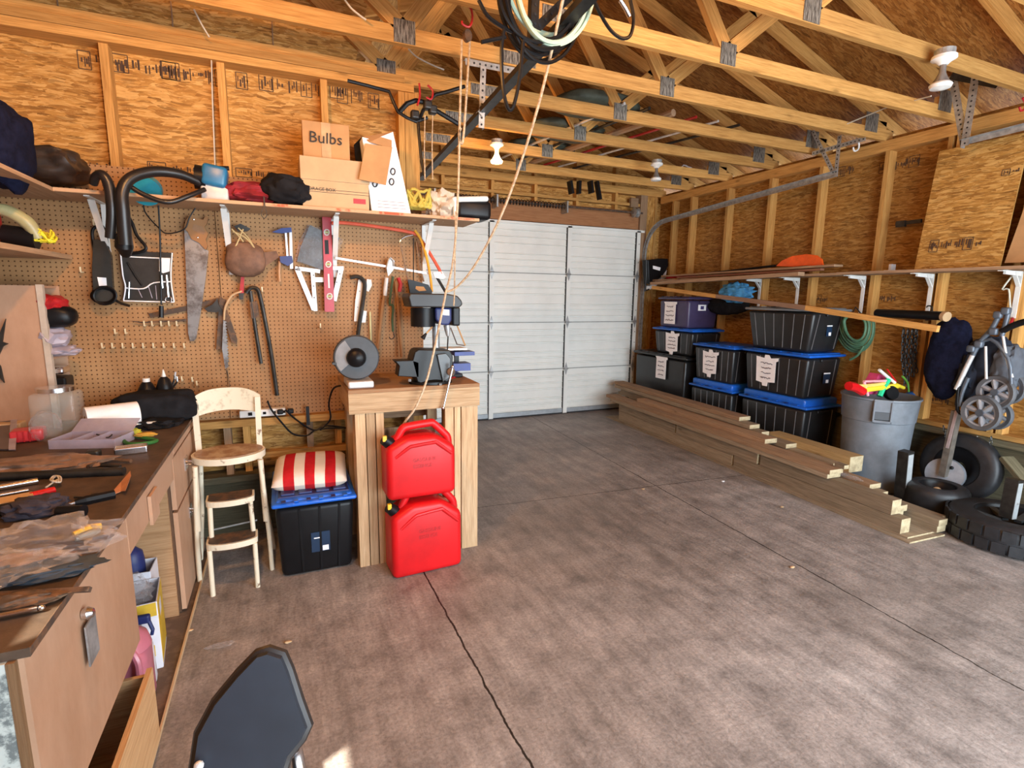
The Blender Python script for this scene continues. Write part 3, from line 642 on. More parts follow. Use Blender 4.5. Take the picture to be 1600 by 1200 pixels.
# shelves on brackets
SHZ = 2.155
SB = lumber('shelf_board', (.36, .22, .12), (.46, .29, .165), (.54, .36, .22), .75, .1)
ush = thing('long_shelf', 'long wooden shelf above the pegboard carrying boxes and bags', 'shelf', (-.3, 3.4, SHZ))
p1 = at(84, 297, 'y', 3.30); p2 = at(765, 340, 'y', 3.30)
zt = (p1.z+p2.z)/2
SHZ = zt
obj('board', M().bb(p1.x, 1.19, 3.29, 3.62, zt-.018, zt), SB, ush)
obj('front_edge', M().bb(p1.x, 1.19, 3.288, 3.29, zt-.016, zt-.001), worn('worn_red_edge', (.55, .34, .19), (.45, .10, .04), .7, 0, 7, .56, .62), ush)
ls = obj('side_board', M().bb(XL+.0, p1.x-.002, 1.3, 3.62, zt-.018, zt), SB, ush)
def bracket(x, par, y0=3.622, L=.28, H=.36, yaw=None):
    m = M(); m.bb(x-.012, x+.012, y0-.006, y0-.0, zt-.02-H, zt-.02)
    m.bb(x-.012, x+.012, y0-L, y0, zt-.024, zt-.019)
    m.beam((x, y0-L*.75, zt-.03), (x, y0-.01, zt-.02-H*.7), .008, .03, (1, 0, 0))
    return obj('bracket', m, WHITE, par)
for px, py in ((168, 380), (358, 380), (521, 355), (662, 370)): bracket(PG(px, py).x, ush)
lsh = thing('side_shelf', 'lower shelf on the left wall with a yellow cord at its end', 'shelf', (-1.3, 2.9, 1.7))
q1 = at(112, 402, 'y', 3.6); zl = q1.z
obj('board', M().bb(XL+.01, q1.x, 1.4, 3.61, zl-.012, zl+.012), SB, lsh)
obj('support', M().bb(XL+.0, XL+.03, 2.0, 3.6, zl-.10, zl-.012), SB, lsh)
# things on the lower left shelf
zs = zl+.013
cs = at(35, 345, 'y', 3.25)
t = thing('hand_held_saw', 'red and olive power saw lying on the lower left shelf', 'power saw', (cs.x, 3.25, zs))
obj('body', M().rbox((cs.x-.17, 3.22, zs+.09), (.16, .2, .17), .03), RED, t, smooth=True)
obj('guard', M().tube([(cs.x-.13, 3.2, zs+.165), (cs.x-.05, 3.22, zs+.17), (cs.x+.02, 3.24, zs+.12), (cs.x+.05, 3.25, zs+.05)], [.018, .028, .032, .02], 10, spl=5), plain('olive_metal', (.38, .36, .18), .4), t, smooth=True)
obj('motor', M().cyl((cs.x-.08, 3.27, zs+.06), (cs.x+.04, 3.27, zs+.05), .05), BLK, t, smooth=True)
def coil(name, label, cat, c, r, n, tr, mat, ax='z', amp=.25, seed=1, flat=.35, par=None):
    rd = random.Random(seed); pts = []; N = n*14
    for i in range(N):
        a = i/14*2*PI; rr = r*(1+amp*(rd.random()-.5)); h = (rd.random()-.5)*r*flat
        o = V((math.cos(a)*rr, math.sin(a)*rr*.8, h)) if ax == 'z' else V((math.cos(a)*rr, h, math.sin(a)*rr))
        pts.append(V(c)+o+V((0, 0, abs(h) if ax == 'z' else 0)))
    o = obj(name, M().tube(pts, tr, 6, spl=2), mat, smooth=True) if par is None else obj(name, M().tube(pts, tr, 6, spl=2), mat, par, smooth=True)
    if par is None: tag(o, label, cat)
    return o
coil('yellow_rope_bundle', 'bundle of bright yellow cord at the end of the lower left shelf', 'cord', at(66, 377, 'y', 3.28), .045, 7, .0045, YELC, seed=4, amp=.6, flat=1.2)
# left end of the upper shelf
tag(obj('navy_jacket', M().blob(at(6, 228, 'y', 3.1), (.17, .34, .36), .18, 2, 3, .8, 4), NAVY, smooth=True), 'navy jacket hanging over the upper left shelf', 'jacket')
tag(obj('boot_bag', M().blob(at(68, 262, 'y', 3.42)+V((0, .05, .02)), (.34, .3, .17), .22, 2, 8, .8, 4), plain('dark_leather', (.035, .025, .02), .35, var=.4), smooth=True), 'glossy dark leather bag slumped in the shelf corner beside the navy jacket', 'bag')
# --------------------------------------------------- clutter on the worktop
ZT = .866
g = BT(115, 668, ZT)
t = thing('glass_jar', 'big square glass jar beside the paper roll', 'jar', (g.x, 3.12, ZT))
gj = V((BT(115, 668).x, 3.0, ZT)); gj = at(92, 650, 'y', 3.20); gj.z = ZT
obj('jar_body', M().rbox(gj+V((0, 0, .11)), (.18, .15, .22), .02), GLASS, t, smooth=True)
obj('jar_lid', M().cyl(gj+V((0, 0, .222)), gj+V((0, 0, .242)), .075), CHROME, t, smooth=True)
gb = at(70, 655, 'y', 3.10); tag(obj('parts_bag', M().blob((gb.x, 3.10, ZT+.07), (.12, .11, .15), .25, 3, 2), CLEAR, smooth=True), 'clear bag of hardware leaning on the glass jar', 'bag')
r0 = at(132, 645, 'y', 3.2); r1 = at(195, 638, 'y', 3.42)
rr = .066; pr0 = V((r0.x, 3.2, ZT+rr)); pr1 = V((r1.x+.04, 3.27, ZT+rr))
t = thing('paper_roll', 'white paper towel roll lying on the bench beside the black tool bag', 'paper roll', (pr0.x, 3.25, ZT))
obj('roll', M().lathe([(.022, 0), (rr, 0), (rr, .22), (.022, .22)], pr0, (pr1-pr0)), PAPER, t, smooth=True)
obj('core', M().lathe([(.012, -.002), (.022, -.002), (.022, .222), (.012, .222)], pr0, (pr1-pr0)), CARD, t, smooth=True)
tb = at(235, 640, 'y', 3.3); tag(obj('tool_bag', M().blob((tb.x+.01, 3.40, ZT+.078), (.40, .20, .18), .10, 2, 5, .6), CHAR, smooth=True), 'black cloth tool bag lying at the back of the workbench', 'bag')
tag(obj('dark_cloth', M().blob(BT(245, 665)+V((0, 0, .01)), (.22, .2, .06), .4, 3, 7), CHAR, smooth=True), 'crumpled black cloth in front of the tool bag', 'cloth')
sp = at(230, 610, 'y', 3.5)
t = thing('oil_can', 'squat black bottle with white cap behind the tool bag', 'bottle', (sp.x, 3.5, ZT))
obj('body', M().lathe([(0, 0), (.05, 0), (.05, .15), (.03, .19), (.02, .205)], (sp.x, 3.5, ZT)), BLK, t, smooth=True); obj('cap', M().cyl((sp.x, 3.5, ZT+.205), (sp.x, 3.5, ZT+.225), .018), WHITE, t)
sp = at(257, 600, 'y', 3.5)
t = thing('glue_bottle', 'tall black bottle with a pointed white nozzle behind the tool bag', 'bottle', (sp.x, 3.5, ZT))
obj('body', M().lathe([(0, 0), (.04, 0), (.042, .02), (.042, .17), (.03, .21), (.015, .23)], (sp.x, 3.5, ZT)), BLK, t, smooth=True); obj('nozzle', M().cyl((sp.x, 3.5, ZT+.23), (sp.x, 3.5, ZT+.27), .012, .003, 10), WHITE, t)
t = thing('wire_cutter', 'pair of chrome pliers standing beside the pointed glue bottle', 'pliers', (sp.x+.09, 3.52, ZT))
obj('jaw', M().tube([at(268, 605, 'y', 3.52), at(273, 592, 'y', 3.52), at(274, 581, 'y', 3.52)], .006, 6), CHROME, t); obj('jaw', M().tube([at(270, 606, 'y', 3.52), at(277, 596, 'y', 3.52), at(276, 588, 'y', 3.52)], .006, 6), CHROME, t)
obj('grip', M().tube([at(268, 605, 'y', 3.52), at(266, 640, 'y', 3.52)], .01, 6), BLK, t)
# organizer box, open lid
fr = plain('clear_lilac_plastic', (.50, .45, .56), .3, alpha=.62, var=.1)
o0, o1, o2, o3 = BT(77, 702), BT(180, 700), BT(190, 672), BT(88, 672)
t = thing('organizer_box', 'open clear plastic organizer box with a raised lid on the workbench', 'organizer box', ((o0+o2)/2).to_tuple())
ex = (o1-o0).normalized(); wd_ = (o1-o0).length; ey = V((-ex.y, ex.x, 0)); dp = .15
def slab(p, a, b, c, th=.003): return M().prism([(0, 0), (a.length, 0), (a.length, b.length), (0, b.length)], p, a.normalized(), b.normalized(), th)
o0 = o0.copy(); A = ex*wd_; B = ey*dp; H = V((0, 0, .042))
m = slab(o0+V((0, 0, .002)), A, B, 0)
for p, a in ((o0, A), (o0+B, A)): m2 = slab(p, a, H, 0); b0 = len(m.v); m.v += m2.v; [m.face([b0+i for i in f]) for f in m2.f]
for k in (0, .35, .62, 1): m2 = slab(o0+A*k, B, H, 0); b0 = len(m.v); m.v += m2.v; [m.face([b0+i for i in f]) for f in m2.f]
obj('tray', m, fr, t); L2 = (ey*.86+V((0, 0, .50))).normalized()*.09
obj('lid', slab(o0+B+H, A*.98, L2, 0), fr, t)
tag(obj('wire_scrap', M().tube([BT(140, 690)+V((0, 0, .03)), BT(150, 680)+V((0, 0, .05)), BT(165, 676)+V((0, 0, .05)), BT(178, 683)+V((0, 0, .035)), BT(170, 690)+V((0, 0, .02)), BT(152, 688)+V((0, 0, .03))], .003, 6, spl=5), DKMET, smooth=True), 'dark wire offcut lying in the organizer box', 'wire')
# packets at the left
t = thing('parts_packet', 'dark hanging packet with a pale zip edge at the left end of the bench', 'packet', BT(10, 700).to_tuple())
a_, b_ = BT(-30, 702), BT(22, 702); obj('sleeve', M().flat([BT(-30, 705)+V((0, 0, .004)), BT(14, 705)+V((0, 0, .004)), BT(21, 668)+V((0, 0, .06)), BT(-30, 668)+V((0, 0, .06))], .006, (0, -.3, 1)), plain('packet_dark', (.09, .07, .07), .35), t)
obj('zip_edge', M().flat([BT(14, 706)+V((0, 0, .008)), BT(25, 706)+V((0, 0, .008)), BT(30, 668)+V((0, 0, .066)), BT(20, 668)+V((0, 0, .066))], .004, (0, -.3, 1)), FROST, t)
rb = BT(46, 688); t = thing('red_case', 'small ribbed translucent red case beside the dark packet', 'case', rb.to_tuple())
obj('case_body', M().rbox(rb+V((0, 0, .03)), (.12, .10, .055), .01, rot('Z', .15)), plain('red_clear', (.55, .04, .05), .3), t, smooth=True)
for k in range(4): obj('rib', M().box(rb+V((-.045+k*.022, -.05, .03)), (.006, .008, .05), rot('Z', .15)), REDP, t)
t = thing('battery_box', 'small white and grey box against the cabinet side', 'box', BT(8, 665).to_tuple())
bb_ = V((BT(10, 665).x+.04, 3.30, .868)) + V((0, 0, 0)); obj('box_body', M().rbox(bb_+V((0, .05, .02)), (.20, .08, .06), .006), CARDL, t); obj('white_strip', M().box(bb_+V((-.03, .008, .02)), (.16, .004, .03)), WHITE, t)
tag(obj('paper_sack', M().blob(BT(48, 668)+V((0, .04, .02)), (.2, .1, .06), .25, 3, 2), CARD, smooth=True), 'crumpled brown paper sack behind the red case', 'sack')
tag(obj('brown_bag', M().blob(BT(40, 735)+V((0, 0, .015)), (.55, .18, .07), .3, 3, 12), plain('brown_film', (.22, .13, .085), .3, var=.4), smooth=True), 'brown flattened plastic bag across the workbench', 'bag')
# caulk tube, pens etc
c0_, c1_ = BT(196, 671), BT(258, 667)
t = thing('glue_tube', 'white printed glue tube lying in front of the black cloth', 'tube', c0_.to_tuple())
obj('tube_body', M().tube([c0_+V((0, 0, .018)), c1_+V((0, 0, .018))], .016, 12), WHITE, t, smooth=True); obj('nozzle', M().cyl(c1_+V((0, 0, .018)), BT(266, 666)+V((0, 0, .018)), .004, .003, 8), WHITE, t)
obj('label_print', M().box(BT(238, 668)+V((0, -.004, .030)), (.05, .018, .002)), INK, t)
tag(obj('round_cap', M().cyl(BT(186, 667)+V((0, 0, .002)), BT(186, 667)+V((0, -.012, .055)), .04, .036), WHITE, smooth=True), 'white round lid standing behind the organizer box', 'lid')
tag(obj('green_string', M().tube([BT(188, 692), BT(205, 685)+V((0, 0, .01)), BT(225, 688)+V((0, 0, .012)), BT(245, 690)+V((0, 0, .005)), BT(228, 696)+V((0, 0, .01)), BT(200, 697)+V((0, 0, .012)), BT(190, 688)+V((0, 0, .015))], .009, 8, spl=5), plain('green_string', (.03, .16, .03), .7), smooth=True), 'tangle of green string beside the organizer box', 'string')
tag(obj('yellow_earplugs', M().blob(BT(207, 679)+V((0, 0, .012)), (.08, .05, .035), .3, 3, 3, sub=3), plain('lime', (.65, .62, .05), .6), smooth=True), 'lime yellow foam lump above the green string', 'foam')
tag(obj('orange_string', M().blob(BT(228, 687)+V((0, 0, .025)), (.09, .03, .025), .3, 3, 5, sub=3), plain('mustard_thread', (.5, .26, .03), .8), smooth=True), 'mustard thread bundle lying on the green string', 'thread')
tag(obj('steel_box', M().rbox(BT(206, 708)+V((0, 0, .017)), (.12, .06, .034), .006, rot('Z', .15)), CHROME), 'small shiny rectangular tin in front of the green string', 'tin')
# tools in the foreground of the bench
def rod(name, label, cat, p, q, r, mat, z=.0, n=10):
    a, b = BT(*p)+V((0, 0, r+z)), BT(*q)+V((0, 0, r+z)); return tag(obj(name, M().tube([a, b], r, n), mat, smooth=True), label, cat)
rod('pipe', 'long dark pipe lying across the middle of the workbench', 'pipe', (-20, 752), (195, 742), .016, DKMET)
rod('pipe', 'shiny chrome pipe end at the left edge of the workbench', 'pipe', (-30, 772), (60, 756), .012, CHROME)
rod('rod', 'thin polished rod just below the chrome pipe', 'rod', (-30, 782), (45, 768), .006, CHROME)
t = thing('adjustable_wrench', 'brown steel wrench lying in front of the small tin', 'wrench', BT(175, 722).to_tuple())
obj('shank', M().tube([BT(138, 733)+V((0, 0, .01)), BT(165, 722)+V((0, 0, .014)), BT(205, 724)+V((0, 0, .01))], .008, 8), RUST, t); obj('head', M().rbox(BT(147, 716)+V((0, 0, .02)), (.05, .05, .035), .01), DKMET, t)
t = thing('red_screwdriver', 'screwdriver with a red grip below the coiled white wire', 'screwdriver', BT(66, 775).to_tuple())
obj('grip', M().tube([BT(48, 780)+V((0, 0, .012)), BT(86, 770)+V((0, 0, .012))], [.012, .011], 10), RED, t, smooth=True)
obj('shaft', M().tube([BT(48, 780)+V((0, 0, .012)), BT(20, 786)+V((0, 0, .012))], .003, 6), CHROME, t)
tag(obj('coiled_wire', M().tube([BT(73, 770)+V((0, 0, .02))]+[BT(84+6*math.cos(k*1.1)+k*.6, 758+5*math.sin(k*1.1))+V((0, 0, .02+.003*(k % 3))) for k in range(14)], .003, 6, spl=4), plain('cream_wire', (.6, .55, .48), .5), smooth=True), 'small coil of cream wire above the red screwdriver', 'wire')
t = thing('driver_handle', 'silver screwdriver with a ribbed black handle beside the brown paper scrap', 'screwdriver', BT(150, 787).to_tuple())
obj('grip', M().tube([BT(118, 792)+V((0, 0, .014)), BT(135, 788)+V((0, 0, .014)), BT(180, 778)+V((0, 0, .014))], [.01, .016, .015], 8), BLK, t); obj('shaft', M().tube([BT(88, 800)+V((0, 0, .014)), BT(118, 792)+V((0, 0, .014))], .006, 8), CHROME, t, smooth=True)
tag(obj('paper_scrap', M().flat([BT(176, 771)+V((0, 0, .005)), BT(190, 757)+V((0, 0, .01)), BT(205, 748)+V((0, 0, .03)), BT(206, 756)+V((0, 0, .03)), BT(197, 776)+V((0, 0, .02)), BT(189, 770)+V((0, 0, .004)), BT(180, 774)+V((0, 0, .004))], .002, (0, 0, 1)), plain('salmon_scrap', (.5, .24, .14), .7)), 'torn brown paper scrap near the bench edge', 'scrap')
tag(obj('rubber_mallet_head', M().tube([BT(92, 808)+V((0, 0, .02)), BT(132, 808)+V((0, 0, .02))], [.016, .02], 12), BLK, smooth=True), 'short black rubber grip in front of the ribbed screwdriver', 'grip')
tag(obj('rag', M().blob(BT(58, 802)+V((0, 0, .02)), (.17, .13, .07), .3, 3, 3), plain('slate_rag', (.05, .045, .06), .9), smooth=True), 'slate coloured rag behind the large clear bag', 'rag')
tag(obj('paper_card', M().box(BT(25, 787)+V((0, 0, .02)), (.09, .07, .003), rot('Z', .4)), CARDL), 'small pale card lying beside the red screwdriver', 'card')
t = thing('yellow_knife', 'knife with a yellow and grey handle lying beyond the large clear bag', 'knife', BT(140, 835).to_tuple())
obj('grip', M().tube([BT(116, 842)+V((0, 0, .012)), BT(140, 834)+V((0, 0, .016)), BT(159, 829)+V((0, 0, .014))], [.009, .013, .010], 10), YEL, t, smooth=True)
obj('grip_underside', M().tube([BT(118, 846)+V((0, 0, .008)), BT(142, 838)+V((0, 0, .009)), BT(156, 833)+V((0, 0, .009))], [.008, .011, .008], 10), plain('grey_grip', (.25, .26, .24), .5), t, smooth=True)
for nm, px, d, sd, lb in (('clear_bag', (62, 868), (.34, .22, .10), 11, 'large crumpled clear plastic bag in the foreground of the workbench'), ('clear_bag', (-5, 905), (.28, .18, .05), 14, 'brownish clear bag at the left edge in front of the large clear bag')):
    tag(obj(nm, M().blob(BT(*px)+V((0, 0, .03)), d, .45, 3.5, sd), CLEAR, smooth=True), lb, 'bag')
tag(obj('brown_paper', M().blob(BT(15, 895)+V((0, 0, .008)), (.28, .18, .03), .3, 3, 10), plain('brown_paper', (.26, .15, .095), .6, var=.4), smooth=True), 'brown wrapping paper under the clear bags', 'paper')
tag(obj('denim_rag', M().blob(BT(45, 905)+V((0, .02, .01)), (.28, .13, .03), .35, 3, 4), plain('denim_grey', (.055, .07, .09), .9, var=.3), smooth=True), 'blue grey rag under the clear bag near the bench edge', 'rag')
rod('wooden_stick', 'brown flat stick poking out over the bench edge', 'stick', (-30, 938), (142, 928), .008, RUST, .004, 4)
t = thing('socket_extension', 'polished steel extension bar in front of the protruding stick', 'tool', BT(30, 965).to_tuple())
obj('bar', M().tube([BT(-30, 975)+V((0, 0, .01)), BT(60, 957)+V((0, 0, .01))], .0065, 10), CHROME, t, smooth=True); obj('tip', M().sph(BT(66, 956)+V((0, 0, .01)), .007), CHROME, t, smooth=True)
tag(obj('work_glove', M().blob(BT(15, 950)+V((0, 0, .012)), (.2, .06, .035), .3, 3, 4), RUST, smooth=True), 'brown leather glove beside the polished extension bar', 'glove')
# small scattered hardware, each its own piece
rs = random.Random(5); sc0 = None
ORD = ('leftmost', 'second from the left', 'third from the left', 'fourth from the left', 'fifth from the left', 'sixth from the left', 'seventh from the left', 'eighth from the left', 'ninth from the left', 'tenth from the left', 'eleventh from the left', 'rightmost')
for i in range(12):
    x, y = 14+i*14.5, rs.uniform(716, 745) if i % 2 else rs.uniform(772, 822-i*3)
    L = rs.uniform(.03, .11); a = rs.uniform(-.6, .6); c = BT(x, y)+V((0, 0, .006)); d = V((math.cos(a), math.sin(a), 0))*L/2
    o = obj('steel_bit', M().tube([c-d, c+d], rs.uniform(.003, .007), 6), rs.choice([DKMET, RUST, CHROME, DKMET]), smooth=True)
    tag(o, 'loose small steel bit on the bench clutter, %s of twelve' % ORD[i], 'tool bit', 'loose bits on the bench top')
# ================================================================== TOOLS ON THE PEGBOARD
def trace(pts, off=0.0): return [PG(x, y, off) for x, y in pts]
def pflat(name, pts, mat, par, off=.02, th=.004, **k): return obj(name, M().flat(trace(pts, off), th, (0, -1, 0)), mat, par, **k)
def ptube(name, pts, r, mat, par, off=.03, spl=4, n=8, closed=False): return obj(name, M().tube(trace(pts, off), r, n, spl=spl, closed=closed), mat, par, smooth=True)
def pth(name, label, cat, x, y, grp=None): return thing(name, label, cat, PG(x, y).to_tuple(), grp)
# pegboard hooks: one built, the others copied
hk = None
def hook(x, y, lb_='empty small brass hook standing alone in the pegboard'):
    global hk
    p = PG(x, y, .0)
    if hk is None:
        m = M(); m.tube([(0, 0, 0), (0, -.035, -.002), (0, -.042, .004), (0, -.043, .026)], .0045, 6, spl=2)
        hk = obj('pegboard_hook', m, plain('brass_hook', (.85, .75, .5), .35, .3), loc=(0, 0, 0), smooth=True); o = hk
    else: o = hk.copy(); SC.collection.objects.link(o)
    o.location = p; tag(o, lb_, 'hook', 'empty pegboard hooks')
NTH = ('first', 'second', 'third', 'fourth', 'fifth', 'sixth', 'seventh', 'eighth', 'last')
for x in range(9): hook(163+x*15.8, 542, 'empty brass hook in the long low row, %s from the left' % NTH[x])
for i, x in enumerate((183, 199)): hook(x, 520, 'empty brass hook, %s of the pair above the long low hook row' % ('left', 'right')[i])
for i, x in enumerate((228, 240, 254, 266, 278)): hook(x, 508, 'empty brass hook under the tool roll, %s from the left in its row' % NTH[i])
for x, y, l_ in ((130, 425, 'lone brass hook left of the cased black tool'), (286, 593, 'left hook of the trio beside the glue bottle'), (302, 594, 'middle hook of the trio beside the glue bottle'), (309, 600, 'right hook of the trio beside the glue bottle'), (410, 455, 'lone brass hook above the long hooked bar'), (500, 511, 'lone brass hook below the rafter square'), (150, 352, 'left of two hooks holding the cased black tool'), (157, 352, 'right of two hooks holding the cased black tool')): hook(x, y, l_)
# slim black tool in its sleeve
t = pth('cased_trimmer', 'slim black cased tool with a coiled cord at the left end of the pegboard', 'power tool', 162, 470)
ptube('loop', [(150, 400), (144, 365), (150, 354), (160, 354), (166, 372), (170, 400)], .008, BLK, t, .03)
pflat('sleeve', [(149, 375), (166, 376), (176, 400), (180, 470), (150, 472), (147, 420)], plain('smoky_sleeve', (.03, .032, .03), .25), t, .02, .035)
pflat('label_tag', [(152, 433), (166, 434), (167, 446), (155, 447)], PAPER, t, .056, .002)
c = PG(160, 463, .06)
for k in range(5): ptube('cord_loop', [(160+18*math.cos(a)+k, 462+(10+k)*math.sin(a)) for a in [i*PI/4 for i in range(8)]], .0055, BLK, t, .05+k*.008, 3, 6, True)
ptube('plug_lead', [(178, 468), (190, 474), (203, 478)], .007, BLK, t, .04)
# hose
HOSE = plain('hose_rubber', (.012, .012, .013), .35)
t = pth('vacuum_hose', 'thick black vacuum hose looping over the shelf to a blue leaf blower', 'hose', 190, 380)
F = lambda x, y, Y: at(x, y, 'y', Y)
obj('hose', M().tube([F(196, 382, 3.2), F(192, 330, 3.18), F(191, 300, 3.18), F(205, 278, 3.2), F(240, 268, 3.25), F(280, 272, 3.3), F(312, 285, 3.35)], [.030, .029, .027, .026, .026, .024, .022], 14, spl=6), HOSE, t, smooth=True)
obj('hose', M().tube([F(146, 287, 3.25), F(150, 276, 3.22), F(160, 273, 3.2), F(170, 290, 3.2), F(175, 330, 3.2), F(172, 372, 3.22)], [.018, .02, .022, .024, .024, .022], 12, spl=6), HOSE, t, smooth=True)
obj('hose', M().tube([F(202, 290, 3.22), F(225, 304, 3.22), F(262, 316, 3.22), F(295, 306, 3.25), F(320, 296, 3.3)], .012, 10, spl=6), HOSE, t, smooth=True)
obj('nozzle', M().tube([F(193, 366, 3.21), F(194, 385, 3.22), F(197, 398, 3.26)], [.034, .04, .022], 12), BLK, t, smooth=True)
t = thing('leaf_blower', 'blue handheld blower motor lying on the shelf at the end of the hose', 'power tool', F(335, 290, 3.35).to_tuple())
obj('housing', M().rbox(F(336, 277, 3.38), (.12, .13, .11), .02, rot('Y', .15)), plain('blower_blue', (.02, .16, .32), .35), t, smooth=True)
obj('motor', M().cyl(F(305, 276, 3.38), F(323, 279, 3.38), .062), BLK, t, smooth=True)
obj('handle', M().tube([F(316, 268, 3.36), F(330, 263, 3.34), F(358, 263, 3.34)], .012, 8, spl=4), BLK, t, smooth=True)
t = thing('glass_bottles', 'clear plastic tub of screws under the blue blower motor', 'tub', F(338, 308, 3.36).to_tuple())
obj('tub_body', M().rbox(F(337, 302, 3.4)+V((0, 0, -.005)), (.13, .12, .085), .01), plain('milky_tub', (.6, .58, .56), .3), t, smooth=True)
t = pth('hand_strap', 'black looped strap hanging beside the thick hose', 'strap', 215, 370)
ptube('strap_loop', [(198, 337), (207, 350), (214, 368), (228, 386), (222, 393), (205, 396), (195, 388), (197, 360)], .009, BLK, t, .05, 4, 6, True)
t = pth('charger_cord', 'thin black cord with a plug dropping over the tool roll', 'cord', 250, 470)
ptube('lead', [(246, 300), (248, 330), (250, 370), (251, 420), (252, 476)], .0045, BLK, t, .07)
ptube('lead', [(226, 306), (226, 330), (248, 356), (262, 365), (288, 358), (296, 340), (306, 324), (318, 306)], .0035, BLK, t, .06)
ptube('connector', [(252, 478), (252, 496)], .012, BLK, t, .07, 0)
# tool roll
t = pth('tool_roll', 'black tool roll with white edging and wrenches in its pockets', 'tool roll', 228, 480)
pflat('roll_body', [(189, 392), (268, 395), (266, 420), (268, 445), (271, 472), (193, 469), (196, 445), (191, 410)], plain('roll_black', (.018, .016, .014), .5, var=.4), t, .02, .012)
for e in ([(188, 392), (192, 430), (196, 448), (193, 469)], [(193, 470), (230, 471), (272, 472)], [(269, 395), (267, 425), (268, 446), (272, 472)], [(200, 401), (240, 403), (266, 404)], [(197, 450), (224, 451), (240, 442), (268, 440)]): ptube('edging', e, .0035, PAPER, t, .036)
pflat('label_tag', [(249, 403), (266, 404), (265, 424), (255, 427), (249, 424)], PAPER, t, .036, .002)
for a, b, r in (((202, 441), (201, 466), .004), ((252, 430), (254, 450), .006), ((260, 430), (263, 464), .007)):
    w = ptube('wrench', [a, b], r, CHROME, t, .038, 0); 
obj('wrench_ring', M().tube([PG(263+5*math.cos(k), 468+5*math.sin(k), .04) for k in [i*PI/5 for i in range(10)]], .004, 6, closed=True), CHROME, t)
for a in ([(215, 450), (222, 465)], [(232, 448), (238, 466)], [(243, 446), (245, 468)]): ptube('pocket_seam', a, .002, FROST, t, .036, 0)
ptube('sewn_strap', [(199, 410), (212, 432), (222, 446)], .005, BLK, t, .038, 0)
# hand saw
t = pth('hand_saw', 'old hand saw with a wooden handle hanging blade down', 'hand saw', 307, 530)
pflat('blade', [(288, 357), (300, 370), (312, 376), (318, 388), (326, 392), (322, 430), (315, 480), (307, 528), (303, 533), (297, 533), (294, 520), (291, 440)], SAWM, t, .02, .003)
ho = [(288, 358), (291, 345), (297, 337), (306, 341), (318, 344), (322, 338), (326, 340), (324, 350), (320, 355), (326, 366), (322, 375), (325, 385), (322, 391), (312, 380), (300, 374), (294, 362)]
pflat('handle', ho, WOODH, t, .014, .022); pflat('handle_opening', [(303, 350), (316, 354), (321, 362), (318, 367), (309, 364), (300, 358)], PEGM if False else plain('opening_shadow', (.30, .16, .08), .8), t, .037, .001)
for x, y in ((309, 371), (303, 343)): obj('handle_screw', M().sph(PG(x, y, .04), .005, 1), CHROME, t)
# old try square and bevel under the saw
t = pth('try_square', 'rusty old square hanging behind the hand saw', 'square', 345, 500)
pflat('square_blade', [(232, 490), (300, 476), (346, 464), (352, 470), (300, 484), (236, 497)], RUST, t, .008, .003)
pflat('square_stock', [(343, 466), (354, 468), (348, 545), (338, 546)], RUST, t, .010, .012)
t = pth('hatchet_head', 'small dark cast clamp hanging on the rusty square', 'clamp', 335, 480)
pflat('clamp_body', [(320, 482), (332, 476), (340, 467), (342, 476), (348, 486), (338, 488), (325, 487)], DKMET, t, .03, .02)
t = pth('metal_ruler', 'long thin rusty scraper hanging below the tool roll', 'scraper', 245, 501)
pflat('scraper_blade', [(200, 501), (225, 503), (292, 498), (292, 502), (222, 505)], RUST, t, .014, .004)
# pruning saw
t = pth('pruning_saw', 'curved pruning saw with a bright toothed blade', 'saw', 352, 570)
ptube('saw_arm', [(378, 455), (362, 462), (352, 480), (350, 500)], .006, CARDL, t, .04)
teeth = [(349, 500)]
for k in range(14): y = 503+k*4.7; teeth += [(354+.14*(y-500)*.5, y), (351.5+.14*(y-500)*.5, y+2.3)]
pflat('saw_blade', teeth+[(357, 573), (352, 576), (347, 545)], SAWM, t, .04, .003)
pflat('strap', [(349, 488), (355, 484), (371, 530), (370, 538), (361, 534)], RUST, t, .02, .006)
ptube('wire_tail', [(350, 560), (356, 585), (360, 612)], .002, RUST, t, .03)
# leather mask / pouch
t = pth('leather_pouch', 'brown leather face mask hanging by yellow straps', 'mask', 385, 420)
LEATH = plain('brown_leather', (.17, .09, .055), .7, var=.3, bmp=.2)
obj('pouch_body', M().blob(PG(384, 405, .06), (.22, .09, .20), .08, 2, 4, .8), LEATH, t, smooth=True)
pflat('leather_flap', [(408, 395), (432, 392), (436, 402), (405, 422), (392, 425)], LEATH, t, .05, .008)
for e in ([(364, 362), (378, 368), (392, 380), (404, 400)], [(380, 358), (374, 372), (366, 390)], [(372, 356), (388, 372), (400, 392)], [(362, 358), (376, 372), (380, 378)]): ptube('tie', e, .004, plain('straw_strap', (.5, .4, .2), .7), t, .09)
pflat('dark_buckle', [(366, 354), (376, 350), (392, 358), (386, 362), (372, 362)], DKMET, t, .05, .02)
